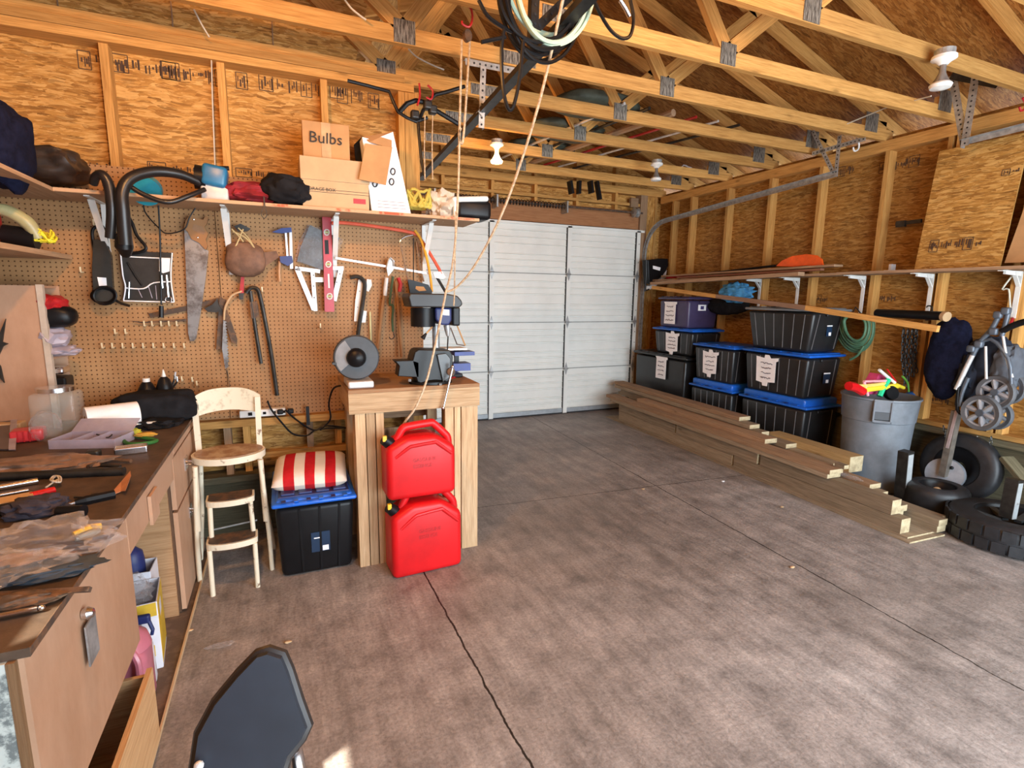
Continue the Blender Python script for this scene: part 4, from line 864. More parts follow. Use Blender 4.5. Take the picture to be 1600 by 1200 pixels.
# bar with red grip + hooks
t = pth('cold_chisel', 'red handled scraper hanging under the leather mask', 'scraper', 378, 465)
pflat('red_grip', [(377, 430), (382, 428), (381, 458), (374, 458)], REDP, t, .03, .012); pflat('steel_tip', [(373, 458), (381, 458), (380, 468), (374, 468)], DKMET, t, .03, .008)
t = pth('wrecking_bar', 'long dark steel bar hooked at the top and reaching down to the power strip', 'bar', 420, 610)
ptube('bar_shaft', [(384, 458), (392, 450), (402, 452), (407, 466), (414, 500), (424, 555), (433, 618)], .012, DKMET, t, .04)
t = pth('pipe_wrench', 'shorter dark steel wrench hanging beside the long hooked bar', 'wrench', 405, 565)
ptube('shaft', [(391, 455), (394, 478), (400, 520), (408, 568)], .011, DKMET, t, .045); pflat('jaw', [(390, 472), (402, 470), (405, 495), (393, 498)], RUST, t, .035, .02)
# bar clamp
t = pth('bar_clamp', 'blue and silver bar clamp with a wooden grip', 'clamp', 445, 430)
pflat('bar', [(452, 360), (456, 360), (458, 420), (453, 420)], ALU, t, .03, .006); pflat('bar', [(445, 364), (448, 364), (451, 405), (448, 405)], CHROME, t, .02, .004)
pflat('fixed_jaw', [(425, 363), (440, 357), (455, 356), (456, 363), (440, 365), (430, 364)], BLUED if False else plain('clamp_blue', (.02, .045, .2), .4), t, .025, .02)
pflat('sliding_jaw', [(437, 401), (456, 400), (458, 410), (450, 416), (438, 410)], MATS['clamp_blue'], t, .025, .025); ptube('grip', [(437, 408), (436, 425), (437, 440)], .008, plain('pale_wood_grip', (.5, .28, .14), .5), t, .03, 0)
# bagged item behind the level
t = pth('bagged_part', 'black part in a clear bag hanging behind the red level', 'bagged part', 495, 400)
pflat('black_part', [(484, 352), (500, 360), (530, 372), (524, 392), (505, 422), (464, 408), (470, 385)], plain('bagged_black', (.05, .05, .052), .25, var=.5), t, .015, .02); pflat('clear_cover', [(481, 351), (500, 356), (537, 374), (528, 396), (508, 424), (460, 408), (466, 380)], CLEAR, t, .037, .001)
# speed square
t = pth('rafter_square', 'white metal rafter square behind the red level', 'square', 500, 480)
def pstrip(name, p, q, w, mat, par, off): return obj(name, M().beam(PG(*p, off), PG(*q, off), w, .004, (0, 1, 0)), mat, par)
for a_, b_, w_ in (((464, 419), (491, 484), .030), ((493, 486), (488, 420), .024), ((461, 419), (500, 424), .024), ((488, 437), (506, 437), .030), ((533, 420), (522, 470), .030), ((518, 419), (537, 419), .024)): pstrip('arm', a_, b_, w_, ALU, t, .03)
for x, y in ((466, 417), (490, 430), (490, 447), (491, 465), (531, 428), (526, 441)): obj('hole_mark', M().cyl(PG(x, y, .033), PG(x, y, .0345), .004, n=8), DKMET, t)
# level
t = pth('spirit_level', 'red spirit level hanging upright on the pegboard', 'spirit level', 512, 487)
pflat('body', [(503, 337), (517, 338), (518, 370), (521, 450), (522, 487), (507, 487), (505, 400)], plain('level_red', (.42, .015, .03), .35), t, .04, .02)
for x, y in ((510.5, 363), (513, 413), (515, 463)):
    v = obj('vial_ring', M().tube([PG(x+4*math.cos(a), y+4.5*math.sin(a), .063) for a in [i*PI/5 for i in range(10)]], .004, 6, closed=True), WHITE, t)
    obj('vial', M().cyl(PG(x-3, y, .062), PG(x+3, y, .062), .007, n=8), plain('vial_lime', (.5, .6, .3), .2), v)
pflat('slot', [(507, 375), (513, 375), (514, 397), (508, 397)], BLK, t, .061, .001); pflat('print', [(512, 428), (514.5, 428), (515.5, 450), (513, 450)], WHITE, t, .061, .001)
# bow saw with a blade
t = pth('bow_saw', 'orange red bow saw with its blade across the pegboard', 'saw', 610, 420)
RO = plain('bow_saw_red', (.65, .1, .05), .4)
ptube('bow', [(518, 349), (535, 348), (580, 353), (645, 364), (660, 378), (680, 410), (690, 428)], .011, RO, t, .06)
obj('blade', M().beam(PG(524, 403, .05), PG(674, 428, .05), .014, .002, (0, 1, 0)), ALU, t)
pflat('end_clip', [(676, 426), (690, 424), (696, 434), (690, 436), (679, 434)], WHITE, t, .06, .01); ptube('handle', [(682, 432), (696, 456)], .01, DKMET, t, .06, 0)
# yellow and silver hack saws
t = pth('hacksaw', 'hacksaw with a silver bow and black grip', 'hacksaw', 650, 450)
ptube('frame', [(638, 440), (628, 395), (625, 378), (632, 370), (645, 367)], .006, CHROME, t, .07); ptube('blade', [(646, 372), (646, 440)], .004, DKMET, t, .05, 0)
pflat('grip', [(636, 437), (640, 437), (668, 445), (674, 455), (672, 466), (640, 460)], BLK, t, .06, .025); pflat('grip_opening', [(650, 447), (662, 448), (666, 454), (655, 455), (649, 451)], CARD, t, .086, .001)
t = pth('yellow_saw_frame', 'curved yellow saw frame beside the hacksaw', 'saw', 665, 440)
ptube('frame', [(648, 360), (658, 375), (666, 400), (672, 430), (675, 456)], .009, plain('saw_yellow', (.75, .36, .03), .4), t, .075)
t = pth('coping_saw', 'slim steel saw blade hanging behind the yellow saw frame', 'saw', 656, 430)
ptube('blade', [(651, 378), (655, 410), (662, 440)], .006, CHROME, t, .03, 0)
# wrecking hook and white hinge
t = pth('crowbar', 'dark crowbar with a curved head above the grinder', 'crowbar', 560, 540)
ptube('shaft', [(547, 434), (557, 432), (566, 436), (570, 446), (566, 478), (561, 510), (556, 545)], .013, DKMET, t, .05)
t = pth('hinge_bracket', 'white slotted metal bracket beside the crowbar', 'bracket', 562, 505)
pflat('plate', [(560, 437), (569, 434), (565, 470), (561, 502), (553, 502), (555, 470)], WHITE, t, .02, .004)
pflat('tab', [(573, 436), (580, 437), (581, 446), (576, 456), (572, 454)], WHITE, t, .02, .004); pflat('tab', [(566, 485), (573, 486), (571, 504), (563, 504)], WHITE, t, .02, .004)
for x, y in ((562, 455), (559, 480)): obj('screw_mark', M().cyl(PG(x, y, .0255), PG(x, y, .027), .003, n=8), DKMET, t)
t = pth('yellow_stick', 'short pale yellow stick hanging behind the grinder', 'stick', 579, 545); ptube('stick_body', [(578, 487), (580, 548)], .006, plain('pale_yellow', (.65, .6, .3), .6), t, .02, 0)
# shears and loppers
t = pth('hedge_shears', 'long handled shears with wooden handles', 'shears', 605, 560)
ptube('handle', [(604, 436), (598, 475), (592, 530), (588, 552)], [.010, .012, .011, .011], WOODH, t, .04, 0); ptube('handle', [(618, 440), (622, 480), (626, 530), (628, 558)], [.010, .012, .012, .011], WOODH, t, .04, 0)
pflat('blade', [(603, 416), (610, 402), (616, 408), (614, 422), (606, 432)], STEEL, t, .045, .012); ptube('hook_blade', [(604, 418), (608, 404), (614, 408), (615, 416)], .005, STEEL, t, .06)
obj('ferrule', M().tube(trace([(604, 434), (601, 462)], .04), .014, 10), ALU, t); obj('ferrule', M().tube(trace([(622, 434), (626, 444), (624, 456)], .045), .013, 10), REDP, t)
t = pth('bungee_cord', 'dark green bungee cord with hooks hanging between the shear handles', 'bungee cord', 612, 520)
ptube('cord', [(614, 432), (611, 455), (609, 475), (614, 478), (613, 500), (614, 518)], .008, plain('bungee_green', (.05, .09, .04), .8), t, .05); ptube('hook', [(614, 518), (616, 526), (611, 530), (608, 526)], .003, DKMET, t, .05)
t = pth('cord_loop', 'thin dark loop dangling under the shelf below the red jacket', 'cord', 413, 325)
obj('loop_cord', M().tube([at(x, y, 'y', 3.28) for x, y in ((412, 306), (412, 322), (408, 334), (413, 341), (417, 335), (414, 322), (413, 308))], .002, 5, spl=4), DKMET, t)
# --------------------------------------------------- on the shelf
zt2 = SHZ+.001
def SF(x, y, Y=3.42): return at(x, y, 'y', Y)
tag(obj('teal_lid', M().cyl((SF(226, 290).x, 3.42, zt2+.03), (SF(226, 290).x, 3.46, zt2+.05), .075, n=24), TEAL, smooth=True), 'teal plastic tub lid behind the vacuum hose', 'lid')
tag(obj('folded_jacket', M().blob((SF(400, 295, 3.42).x, 3.44, zt2+.06), (.36, .24, .12), .25, 2.5, 9, .8), plain('dark_red_cloth', (.25, .012, .02), .8, var=.35, bmp=.2), smooth=True), 'folded dark red jacket lying on the shelf', 'jacket')
tag(obj('black_sack', M().blob((SF(448, 295, 3.38).x, 3.38, zt2+.085), (.27, .24, .17), .22, 2.5, 6, .85), CHAR, smooth=True), 'crumpled black bag between the red jacket and the cardboard boxes', 'bag')
a, b = SF(473, 316, 3.32), SF(577, 322, 3.32)
h = .27
t = thing('storage_box', 'large cardboard storage box on the shelf under the small box', 'cardboard box', ((a.x+b.x)/2, 3.45, zt2))
w_ = b.x-a.x
obj('carton', M().box(((a.x+b.x)/2, 3.46, zt2+h/2), (w_, .28, h)), CARDL, t, bev=.004)
obj('lid', M().box(((a.x+b.x)/2, 3.46, zt2+h*.78), (w_+.012, .292, h*.46)), CARDL, t, bev=.003)
for z in (.10, .085): obj('printed_line', M().box(((a.x+b.x)/2, 3.3185, zt2+z), (w_, .001, .002)), INK, t)
text('lettering', 'STORAGE BOX', (a.x+.005, 3.3185, zt2+.092), (1, 0, 0), (0, 0, 1), .026, INK, t)
obj('red_label', M().box((b.x-.055, 3.318, zt2+.05), (.07, .001, .028)), REDP, t)
a2, b2 = SF(475, 245, 3.36), SF(548, 248, 3.36); h2_ = at(478, 187, 'y', 3.36).z-(zt2+h+.005)
t = thing('bulbs_box', 'small cardboard box marked Bulbs on top of the storage box', 'cardboard box', ((a2.x+b2.x)/2, 3.46, zt2+h+.006))
cxb = (a2.x+b2.x)/2; obj('carton', M().box((cxb, 3.48, zt2+h+.006+h2_/2), (b2.x-a2.x, .23, h2_), rot('Z', -.03)), CARD, t, bev=.004)
obj('packing_tape', M().box((cxb-.005, 3.3625, zt2+h+.006+h2_*.5), (.05, .001, h2_*.97), rot('Z', -.03)), plain('packing_tape', (.52, .36, .2), .25), t)
text('lettering', 'Bulbs', (cxb-.10, 3.3600, zt2+h+.006+h2_*.42), (1, -.03, 0), (0, 0, 1), .085, INK, t, th=.0006, shear=.05)
# white product box, tall, open flap
t = thing('open_white_box', 'tall white printed box with a hanging cardboard flap', 'cardboard box', (SF(605, 320).x, 3.42, zt2))
x0 = SF(578, 322, 3.36).x+.008; fl = [SF(583, 325, 3.34), SF(637, 316, 3.34), SF(612, 208, 3.34), SF(560, 222, 3.34)]
fl = [V((x0, 3.34, zt2)), V((x0+.235, 3.34, zt2)), SF(614, 206, 3.34), SF(566, 214, 3.34)]
obj('carton', M().flat([fl[0], fl[1], fl[2], fl[2]+V((-.12, 0, -.06)), fl[3]], .22, (0, 1, 0)), PAPER, t)
obj('front_flap', M().flat([SF(571, 224, 3.30), SF(613, 230, 3.30), SF(603, 289, 3.28), SF(561, 280, 3.28)], .005, (0, 1, 0)), CARD, t)
obj('torn_flap', M().flat([SF(566, 214, 3.36), SF(578, 222, 3.32), SF(612, 232, 3.32), SF(612, 206, 3.36), SF(596, 222, 3.4)], .005, (0, 1, 0)), CARD, t)
obj('dark_side', M().flat([SF(553, 226, 3.45), SF(566, 213, 3.45), SF(568, 300, 3.45), SF(560, 290, 3.45)], .01, (0, 1, 0)), CHAR, t)
for k in range(3): obj('printed_line', M().box((x0+.12, 3.3385, zt2+.03+k*.018), (.17, .001, .002)), INK, t)
for x, y in ((614, 268), (612, 284), (586, 287)): obj('printed_circle', M().tube([SF(x+3.5*math.cos(a), y+5*math.sin(a), 3.337) for a in [i*PI/5 for i in range(10)]], .004, 5, closed=True), INK, t)
# yellow rope, rag, black bag
coil('rope_coil', 'yellow and white rope coil on the shelf beside the tall white box', 'rope', (SF(655, 305, 3.4).x, 3.42, zt2+.06), .075, 9, .009, plain('straw_rope', (.55, .45, .08), .7), seed=3, amp=.35, flat=1.3)
tag(obj('canvas_rag', M().blob((SF(690, 300, 3.42).x, 3.44, zt2+.08), (.2, .2, .2), .35, 3, 5), plain('cream_canvas', (.62, .53, .42), .85, var=.2), smooth=True), 'crumpled cream canvas rag on the shelf', 'rag')
bx = SF(738, 315, 3.40)
t = thing('equipment_bag', 'black and white zip bag at the right end of the shelf', 'bag', (bx.x, 3.42, zt2))
obj('bag_body', M().rbox((bx.x, 3.45, zt2+.065), (.24, .2, .12), .03), BLK, t, smooth=True); obj('white_lid', M().rbox((bx.x-.03, 3.44, zt2+.125), (.25, .2, .035), .015, rot('Y', -.1)), WHITE, t, smooth=True); obj('white_side', M().rbox((bx.x-.13, 3.44, zt2+.06), (.025, .19, .11), .01), WHITE, t, smooth=True)
# ================================================================== CENTRE FLOOR: STOOL, TOTE, STAND, CANS
# step stool chair
t = thing('step_stool', 'chipped cream metal step stool chair with fold out steps', 'step stool', (-.29, 2.95, 0))
def fl(x, y): return at(x, y, 'z', 0)
sy = 3.05
A1, A2, B1, B2 = fl(318, 915), fl(405, 905), fl(340, 890), fl(432, 880)
f1 = fl(333, 931); f2 = fl(403, 917); g1 = fl(309, 915); g2 = fl(436, 885)
seat_z = at(355, 728, 'y', 3.12).z
yS = (f1.y+f2.y)/2
ex = (f2-f1).normalized(); ey = V((-ex.y, ex.x, 0)); wS = (f2-f1).length
def SS(u, v, z): c = (f1+f2)/2; p = c+ex*u+ey*v; return V((p.x, p.y, z))
def halfoval(w, d, z, th, v0):
    pts = []
    n = 14
    for k in range(n+1): a = PI+PI*k/n; pts.append(SS(math.cos(a)*w/2, v0+math.sin(a)*d, z))
    pts += [SS(w/2, v0+.09, z), SS(-w/2, v0+.09, z)]
    return M().flat(pts, th, (0, 0, 1))
zs_ = [.255, .455]; 
# back legs splayed, run up to the backrest
hb = 1.01
for s in (-1, 1):
    obj('leg', M().tube([SS(s*.18, .17, 0), SS(s*.175, .17, .25), SS(s*.155, .17, .66)], .0125, 10, spl=4), CREAM, t, smooth=True)
    obj('leg', M().tube([SS(s*(wS/2+.0), 0, 0), SS(s*(wS/2-.0), .012, .25)], .0125, 10), CREAM, t, smooth=True)
    obj('step_post', M().tube([SS(s*(wS/2-.005), .10, .25), SS(s*(wS/2-.01), .10, .45)], .0125, 10), CREAM, t, smooth=True)
    obj('front_post', M().tube([SS(s*.165, .17, .30), SS(s*.158, .19, .655)], .014, 10), CREAM, t, smooth=True)
    obj('back_post', M().beam(SS(s*.155, .40, .66), SS(s*.16, .42, .97), .03, .012, ey), CREAM, t)
    obj('rear_leg', M().tube([SS(s*.15, .40, .66), SS(s*.17, .42, .3), SS(s*.2, .44, 0)], .0125, 10), CREAM, t, smooth=True)
obj('step', halfoval(wS+.03, .05, .25, .03, .03), CREAM, t); obj('step_tread', halfoval(wS+.01, .042, .281, .003, .032), RUST, t)
obj('step', halfoval(wS+.02, .05, .45, .03, .12), CREAM, t); obj('step_tread', halfoval(wS, .042, .481, .003, .122), RUST, t)
obj('spreader_rod', M().tube([SS(-.12, .2, .28), SS(.12, .2, .30)], .005, 6), STEEL, t)
ps = [SS(.185*math.cos(a), .30+.155*math.sin(a), .655) for a in [i*PI/12 for i in range(24)]]
obj('seat', M().flat(ps, .035, (0, 0, 1)), CREAM, t, smooth=True)
ps = [SS(.172*math.cos(a), .30+.142*math.sin(a), .691) for a in [i*PI/12 for i in range(24)]]
obj('seat_pad', M().flat(ps, .004, (0, 0, 1)), worn('worn_seat_brown', (.30, .17, .09), (.5, .38, .24), .5, 0, 10), t)
m = M(); N = 12; b0 = len(m.v)
for k in range(N+1):
    u = -.175+.35*k/N; bow = .03*(1-(u/.175)**2); top = hb+.02-.05*abs(u/.175)**3; low = .87+.03*(1-(u/.175)**2)
    for z, o in ((low, 0), (top, 0), (top, .012), (low, .012)): m.v.append(SS(u, .42+bow+o, z))
for k in range(N):
    for j in range(4): m.face((b0+k*4+j, b0+(k+1)*4+j, b0+(k+1)*4+(j+1) % 4, b0+k*4+(j+1) % 4))
m.face([b0+j for j in range(4)]); m.face([b0+N*4+j for j in range(4)][::-1])
obj('backrest', m, worn('speckled_cream_back', (.74, .67, .50), (.5, .42, .28), .5, 0, 22, .52, .68), t, smooth=True)
# -------------------------------------------------- totes
def tote(name, label, c, w, d, h, body, lid, rz=0.0, ribs=6, grp='lidded storage totes', lidh=.045, stepped=False, tp=-.09):
    """w across the side facing -x' ... local: x = w, y = d; front (-y)"""
    t = thing(name, label, 'storage tote', (0, 0, 0), grp)
    m = M(); m.rbox((0, 0, (h-lidh)/2), (w*.93, d*.93, h-lidh), .03, taper=tp*1.0); obj('tub', m, body, t, smooth=True)
    m = M(); m.rbox((0, 0, h-lidh/2), (w, d, lidh*.55), .012); m.rbox((0, 0, h-lidh*.25), (w*.9, d*.9, lidh*.5), .012)
    if stepped: m.rbox((0, 0, h+.022), (w*.90, d*.90, .07), .02)
    obj('lid', m, lid, t, smooth=True)
    for k in range(6): 
        u = -w*.36+k*w*.72/5; obj('lid_notch', M().box((u, -d*.485, h-lidh*.02), (w*.05, d*.05, .006)), lid if k % 2 else BLUED if lid is BLUE else BLK, t)
    if ribs:
        tk = lambda z: .93*(1+tp*(.5-(z/(h-lidh)-.5)))
        for k in range(ribs):
            f_ = -.40+.80*k/(ribs-1)
            for sgn in (-1, 1):
                z0, z1 = .03, h-lidh-.02
                obj('rib', M().beam((f_*w*tk(z0)*.96, sgn*d*tk(z0)*.502, z0), (f_*w*tk(z1)*.96, sgn*d*tk(z1)*.502, z1), .006, .006, (0, 1, 0)), plain('rib_painted_highlight', (.16, .16, .165), .35), t)  # ribs coloured lighter than the tub, a highlight painted in
        for f_ in (-.3, .3):
            obj('rib', M().beam((w*tk(.03)*.502, f_*d, .03), (w*tk(h-.06)*.502, f_*d, h-.06), .006, .006, (1, 0, 0)), MATS['rib_painted_highlight'], t)
    for s in (-1, 1): obj('grip', M().rbox((s*w*.47, 0, h-lidh-.02), (.03, d*.3, .025), .006), body, t)
    t.location = c; t.rotation_euler = (0, 0, rz); return t
def stick(name, t, m, mat, lab=None):
    ORGN[t.name] = V((0, 0, 0)); return obj(name, m, mat, t, lab=lab)
# the tote by the stand: long side hidden, short side to the camera
p = fl(447, 908); q = fl(562, 900); r_ = fl(555, 862)
tc = V(((p.x+q.x)/2, 0, 0)); wT = (q.x-p.x)/.86
T1 = tote('storage_tote', 'black tote with a blue lid standing on the floor beside the wooden stand', V(((p.x+q.x)/2-.02, p.y+.30, 0)), wT, .62, .46, BLK, BLUE, 0, 0, grp='lidded storage totes')
for k in (-.2, .05, .3): stick('tub_fold', T1, M().beam((k*wT*.86, -.62*.43, .02), (k*wT*.95, -.62*.462, .40), .012, .008, (0, 1, 0)), BLK)
stick('lid_panel', T1, M().rbox((0, 0, .462), (wT*.84, .50, .012), .004), plain('lid_deep_blue', (.02, .035, .14), .45))
for i in range(4):
    for j in range(3): stick('lid_block', T1, M().rbox((-wT*.31+i*wT*.205, -.17+j*.17, .472), (wT*.16, .13, .014), .006), MATS['lid_deep_blue'])
lb = stick('product_label', T1, M().box((.02, -.2775, .19), (.10, .003, .12), rot('X', .06)), plain('label_navy', (.01, .03, .07), .4))
for o_, n_ in (((.02, -.2815, .243), (.09, .001, .008)), ((.0, -.2805, .215), (.03, .001, .006)), ((.045, -.2785, .15), (.032, .001, .03))): stick('label_print', T1, M().box(o_, n_, rot('X', .06)), PAPER)
# striped cushion
cc = V((T1.location.x-.005, T1.location.y-.02, .475)); t = thing('striped_cushion', 'red and white striped cushion lying on the blue tote lid', 'cushion', cc.to_tuple())
def cushion(c, w, d, h, mats, rz, tilt):
    m = M(); N = 28; R = rot('Z', rz)@rot('X', tilt)
    P = lambda i, j, s: (lambda u, v: c+R@V((u*w/2*(1-.10*v*v*(1-abs(u))), v*d/2*(1-.10*u*u*(1-abs(v))), s*h/2*(max(0, (1-u**4)*(1-v**4)))**.42+h*.5)))(2*i/N-1, 2*j/N-1)
    for s in (1, -1):
        b0 = len(m.v)
        for i in range(N+1):
            for j in range(N+1): m.v.append(P(i, j, s))
        for i in range(N):
            m.m = int((i/N)*7) % 2
            for j in range(N):
                k = b0+i*(N+1)+j; ids = (k, k+N+1, k+N+2, k+1); m.face(ids if s > 0 else ids[::-1])
    return m
obj('cover', cushion(cc+V((0, 0, .0)), .40, .36, .125, None, -.08, .16), [plain('cream_canvas_stripe', (.75, .66, .56), .85, var=.05), plain('red_canvas_stripe', (.5, .015, .02), .85, var=.15)], t, smooth=True)
# -------------------------------------------------- timber stand
sx0, sx1, syf = .311, 1.075, 2.96
t = thing('timber_stand', 'sturdy stand of pine two by fours holding the grinder and vise', 'workstand', ((sx0+sx1)/2, 3.25, 0))
STW = lumber('stand_pine', (.36, .21, .10), (.53, .35, .19), (.68, .49, .30), knots=.8)
zt3 = 1.05
obj('top_board', M().bb(sx0, sx1, syf, 3.56, zt3-.02, zt3), lumber('stand_top', (.26, .13, .06), (.36, .2, .1), (.44, .27, .15)), t)
obj('front_rail', M().bb(sx0, sx1, syf-.002, syf+.038, zt3-.135, zt3-.021), STW, t); obj('side_rail', M().bb(sx0+.002, sx0+.04, syf+.04, 3.55, zt3-.135, zt3-.021), STW, t); obj('side_rail', M().bb(sx1-.04, sx1-.002, syf+.04, 3.55, zt3-.135, zt3-.021), STW, t)
for x0 in (sx0+.035, sx0+.10): pass
for i, (xa, xb) in enumerate(((.343, .398), (.403, .450), (.456, .50), (.86, .912), (.918, .955), (.962, 1.065))): obj('leg', M().bb(xa, xb, syf+.005, syf+.14 if i not in (2, 3) else syf+.045, 0, zt3-.137), STW, t)
for xa, xb in ((.345, .40), (1.0, 1.06)): obj('leg', M().bb(xa, xb, 3.42, 3.54, 0, zt3-.137), STW, t)
obj('cross_rail', M().bb(.50, .86, 3.30, 3.34, .80, .88), PINE_D, t); obj('back_board', M().bb(.50, .86, 3.20, 3.22, .30, .76), STW, t); obj('block', M().bb(.80, .86, 3.15, 3.19, .80, .91), STW, t)
# -------------------------------------------------- fuel cans
def can(label, c, w, d, h, rz, k):
    """square jerry can with a big sloped shoulder and loop handle; w across, d deep"""
    t = thing('fuel_can', label, 'fuel can', (0, 0, 0), 'red fuel cans stacked in the stand')
    # body: side profile in (x, z) extruded in y and bevelled
    prof = [(-w/2, .0), (w/2, .0), (w/2, h*.66), (w*.20, h*.83), (-w*.22, h*.83), (-w/2, h*.70)]
    bm_ = bmesh.new(); vs = []
    for y in (-d/2, d/2): vs.append([bm_.verts.new((x, y, z)) for x, z in prof])
    n = len(prof); bm_.faces.new(vs[0]); bm_.faces.new(vs[1][::-1])
    for i in range(n): bm_.faces.new((vs[0][i], vs[1][i], vs[1][(i+1) % n], vs[0][(i+1) % n]))
    bmesh.ops.recalc_face_normals(bm_, faces=bm_.faces); bmesh.ops.bevel(bm_, geom=list(bm_.edges), offset=.034, segments=4, profile=.5, affect='EDGES')
    obj('body', M().bm(bm_), RED, t, smooth=True)
    hz = h*.80
    obj('handle', M().tube([(-w*.36, -.02, h*.72), (-w*.27, -.02, h*.86), (-w*.23, -.02, h*.91), (-w*.17, -.02, h*.935), (w*.16, -.02, h*.96), (w*.22, -.02, h*.945), (w*.38, -.02, h*.80), (w*.43, -.02, h*.73), (w*.45, -.02, h*.58)], [.019, .022, .022, .022, .022, .022, .022, .022, .018], 10, spl=3), RED, t, smooth=True)
    obj('embossed_ridge', M().tube([(-w*.38, -d/2+.004, h*.58), (-w*.20, -d/2-.001, h*.695), (-w*.12, -d/2-.001, h*.715), (w*.16, -d/2-.001, h*.735), (w*.22, -d/2-.001, h*.72), (w*.43, -d/2+.004, h*.56)], .010, 8, spl=2), RED, t, smooth=True)
    cp = obj('cap', M().cyl((-w*.40, -.02, h*.72), (-w*.50, -.03, h*.80), .035, .03, 14), BLK, t, smooth=True)
    obj('cap_tag', M().box((-w*.50, -.045, h*.82), (.02, .02, .03)), YEL, cp)
    for i, s in enumerate(('GASOLINE', 'ESSENCE')): 
        me = text('embossed_lettering', s, (-w*.14, -d/2-.0015, h*.50-i*.035), (1, 0, 0), (0, 0, 1), .028, plain('red_embossing', (.42, .01, .012), .5), t, th=.0008)
    t.location = c; t.rotation_euler = (0, 0, rz); return t
ca = fl(672, 885); 
can('lower red fuel can standing on the floor in the wooden stand', V((.690, 2.85, 0)), .41, .20, .51, .06, 0)
can('upper red fuel can resting on the other can under the stand top', V((.668, 2.855, .455)), .39, .19, .425, .02, 1)
tag(obj('spout_stopper', M().cyl(at(693, 763, 'y', 2.93), at(689, 770, 'y', 2.93), .018), YEL, smooth=True), 'small yellow spout cap between the two fuel cans', 'cap')
# -------------------------------------------------- on the stand
gz_ = zt3+.001
gc = at(560, 574, 'y', 3.10); t = thing('bench_grinder', 'dark grey bench grinder with a round wheel guard at the left of the stand', 'bench grinder', (gc.x, 3.2, gz_))
R_ = .125; gc = V((gc.x-.01, 3.10, gz_+R_+.045)); ax = V((-.12, -1, .0)).normalized()
obj('guard', M().lathe([(0, 0), (R_*.86, 0), (R_, .012), (R_, .05), (R_*.95, .06), (0, .06)], gc, ax, 36), plain('grinder_grey', (.055, .062, .07), .42), t, smooth=True)
pz = lambda r, a: gc+ax*.064+V((1, -.12, 0)).normalized()*(math.cos(a)*r)+V((0, 0, 1))*(math.sin(a)*r)
obj('grinding_wheel', M().flat([pz(R_*.38, a) for a in [2.1+i*.16 for i in range(12)]]+[pz(R_*.90, a) for a in [3.86-i*.16 for i in range(12)]], .004, ax), plain('grind_stone', (.22, .23, .24), .8), t)
obj('end_cap', M().lathe([(.055, .06), (.05, .085), (.035, .1), (0, .105)], gc, ax, 24), BLK, t, smooth=True)
obj('motor', M().cyl(gc-ax*.01, gc-ax*.22, .075), MATS['grinder_grey'], t, smooth=True); obj('foot', M().rbox((gc.x+.01, 3.12, gz_+.02), (.14, .24, .04), .01), ALU, t)
obj('tool_rest', M().box(gc+V((-.11, -.03, -.03)), (.05, .05, .012)), DKMET, t)
# vise
vc = at(690, 600, 'y', 3.05); vx = vc.x; t = thing('bench_vise', 'big black bench vise in the middle of the stand', 'vise', (vx, 3.1, gz_))
VB = plain('vise_black', (.006, .006, .006), .42, var=.3, spec=.35)
P2 = lambda x, y, Y=3.0: at(x, y, 'y', Y)
obj('base', M().lathe([(.13, 0), (.13, .015), (.10, .03), (.07, .035)], (vx-.06, 3.08, gz_), sx=1, sy=.8), VB, t, smooth=True)
obj('fixed_jaw', M().flat([P2(648, 550), P2(654, 546), P2(703, 547), P2(708, 556), P2(707, 590), P2(700, 596), P2(695, 600), P2(660, 600), P2(652, 597), P2(644, 565)], .14, (0, 1, 0)), VB, t, bev=.006)
obj('anvil', M().flat([P2(617, 564), P2(645, 563), P2(655, 566), P2(655, 590), P2(622, 588), P2(624, 572)], .10, (0, 1, 0)), VB, t, bev=.004)
obj('jaw_plate', M().flat([P2(683, 554, 2.985), P2(697, 552, 2.985), P2(704, 560, 2.985), P2(703, 590, 2.985), P2(692, 597, 2.985)], .015, (0, 1, 0)), plain('vise_dark', (.03, .03, .03), .3), t, bev=.003)
obj('screw_boss', M().cyl(P2(705, 581, 2.97), P2(705, 581, 3.02), .024), RUST, t, smooth=True)
obj('handle_bar', M().tube([P2(707, 575, 2.93), P2(693, 636, 2.93)], .007, 10), CHROME, t, smooth=True); obj('handle_knob', M().sph(P2(692, 637, 2.93), .011), CHROME, t, smooth=True); obj('handle_knob', M().sph(P2(707, 573, 2.93), .011), CHROME, t, smooth=True)
for x, y in ((640, 596), (688, 603)): obj('bolt', M().cyl(P2(x, y, 2.97), P2(x, y-4, 2.97), .009, n=6), STEEL, t)
# drill press behind
dx = at(690, 500, 'y', 3.35); t = thing('drill_press', 'black and blue drill press standing behind the vise', 'drill press', (dx.x, 3.35, gz_))
D = lambda x, y, Y=3.3: at(x, y, 'y', Y)
obj('belt_cover', M().flat([D(638, 464, 3.2), D(641, 458, 3.2), D(700, 459, 3.2), D(715, 462, 3.2), D(722, 470, 3.2), D(723, 476, 3.2), D(718, 481, 3.2), D(642, 480, 3.2)], .20, (0, 1, 0)), plain('cover_black', (.013, .011, .010), .45), t, bev=.008)
obj('motor', M().cyl(D(661, 481, 3.32), D(661, 510, 3.32), .078), BLK, t, smooth=True)
obj('head', M().flat([D(680, 481, 3.24), D(706, 481, 3.24), D(706, 500, 3.24), D(702, 508, 3.24), D(690, 508, 3.24), D(681, 500, 3.24)], .14, (0, 1, 0)), BLUED, t, bev=.01)
obj('head_side', M().rbox(D(709, 494, 3.33), (.05, .12, .12), .01), BLK, t)
obj('warning_label', M().flat([D(690, 483, 3.238), D(702, 484, 3.238), D(702, 493, 3.238), D(691, 492, 3.238)], .001, (0, -1, 0)), PAPER, t)
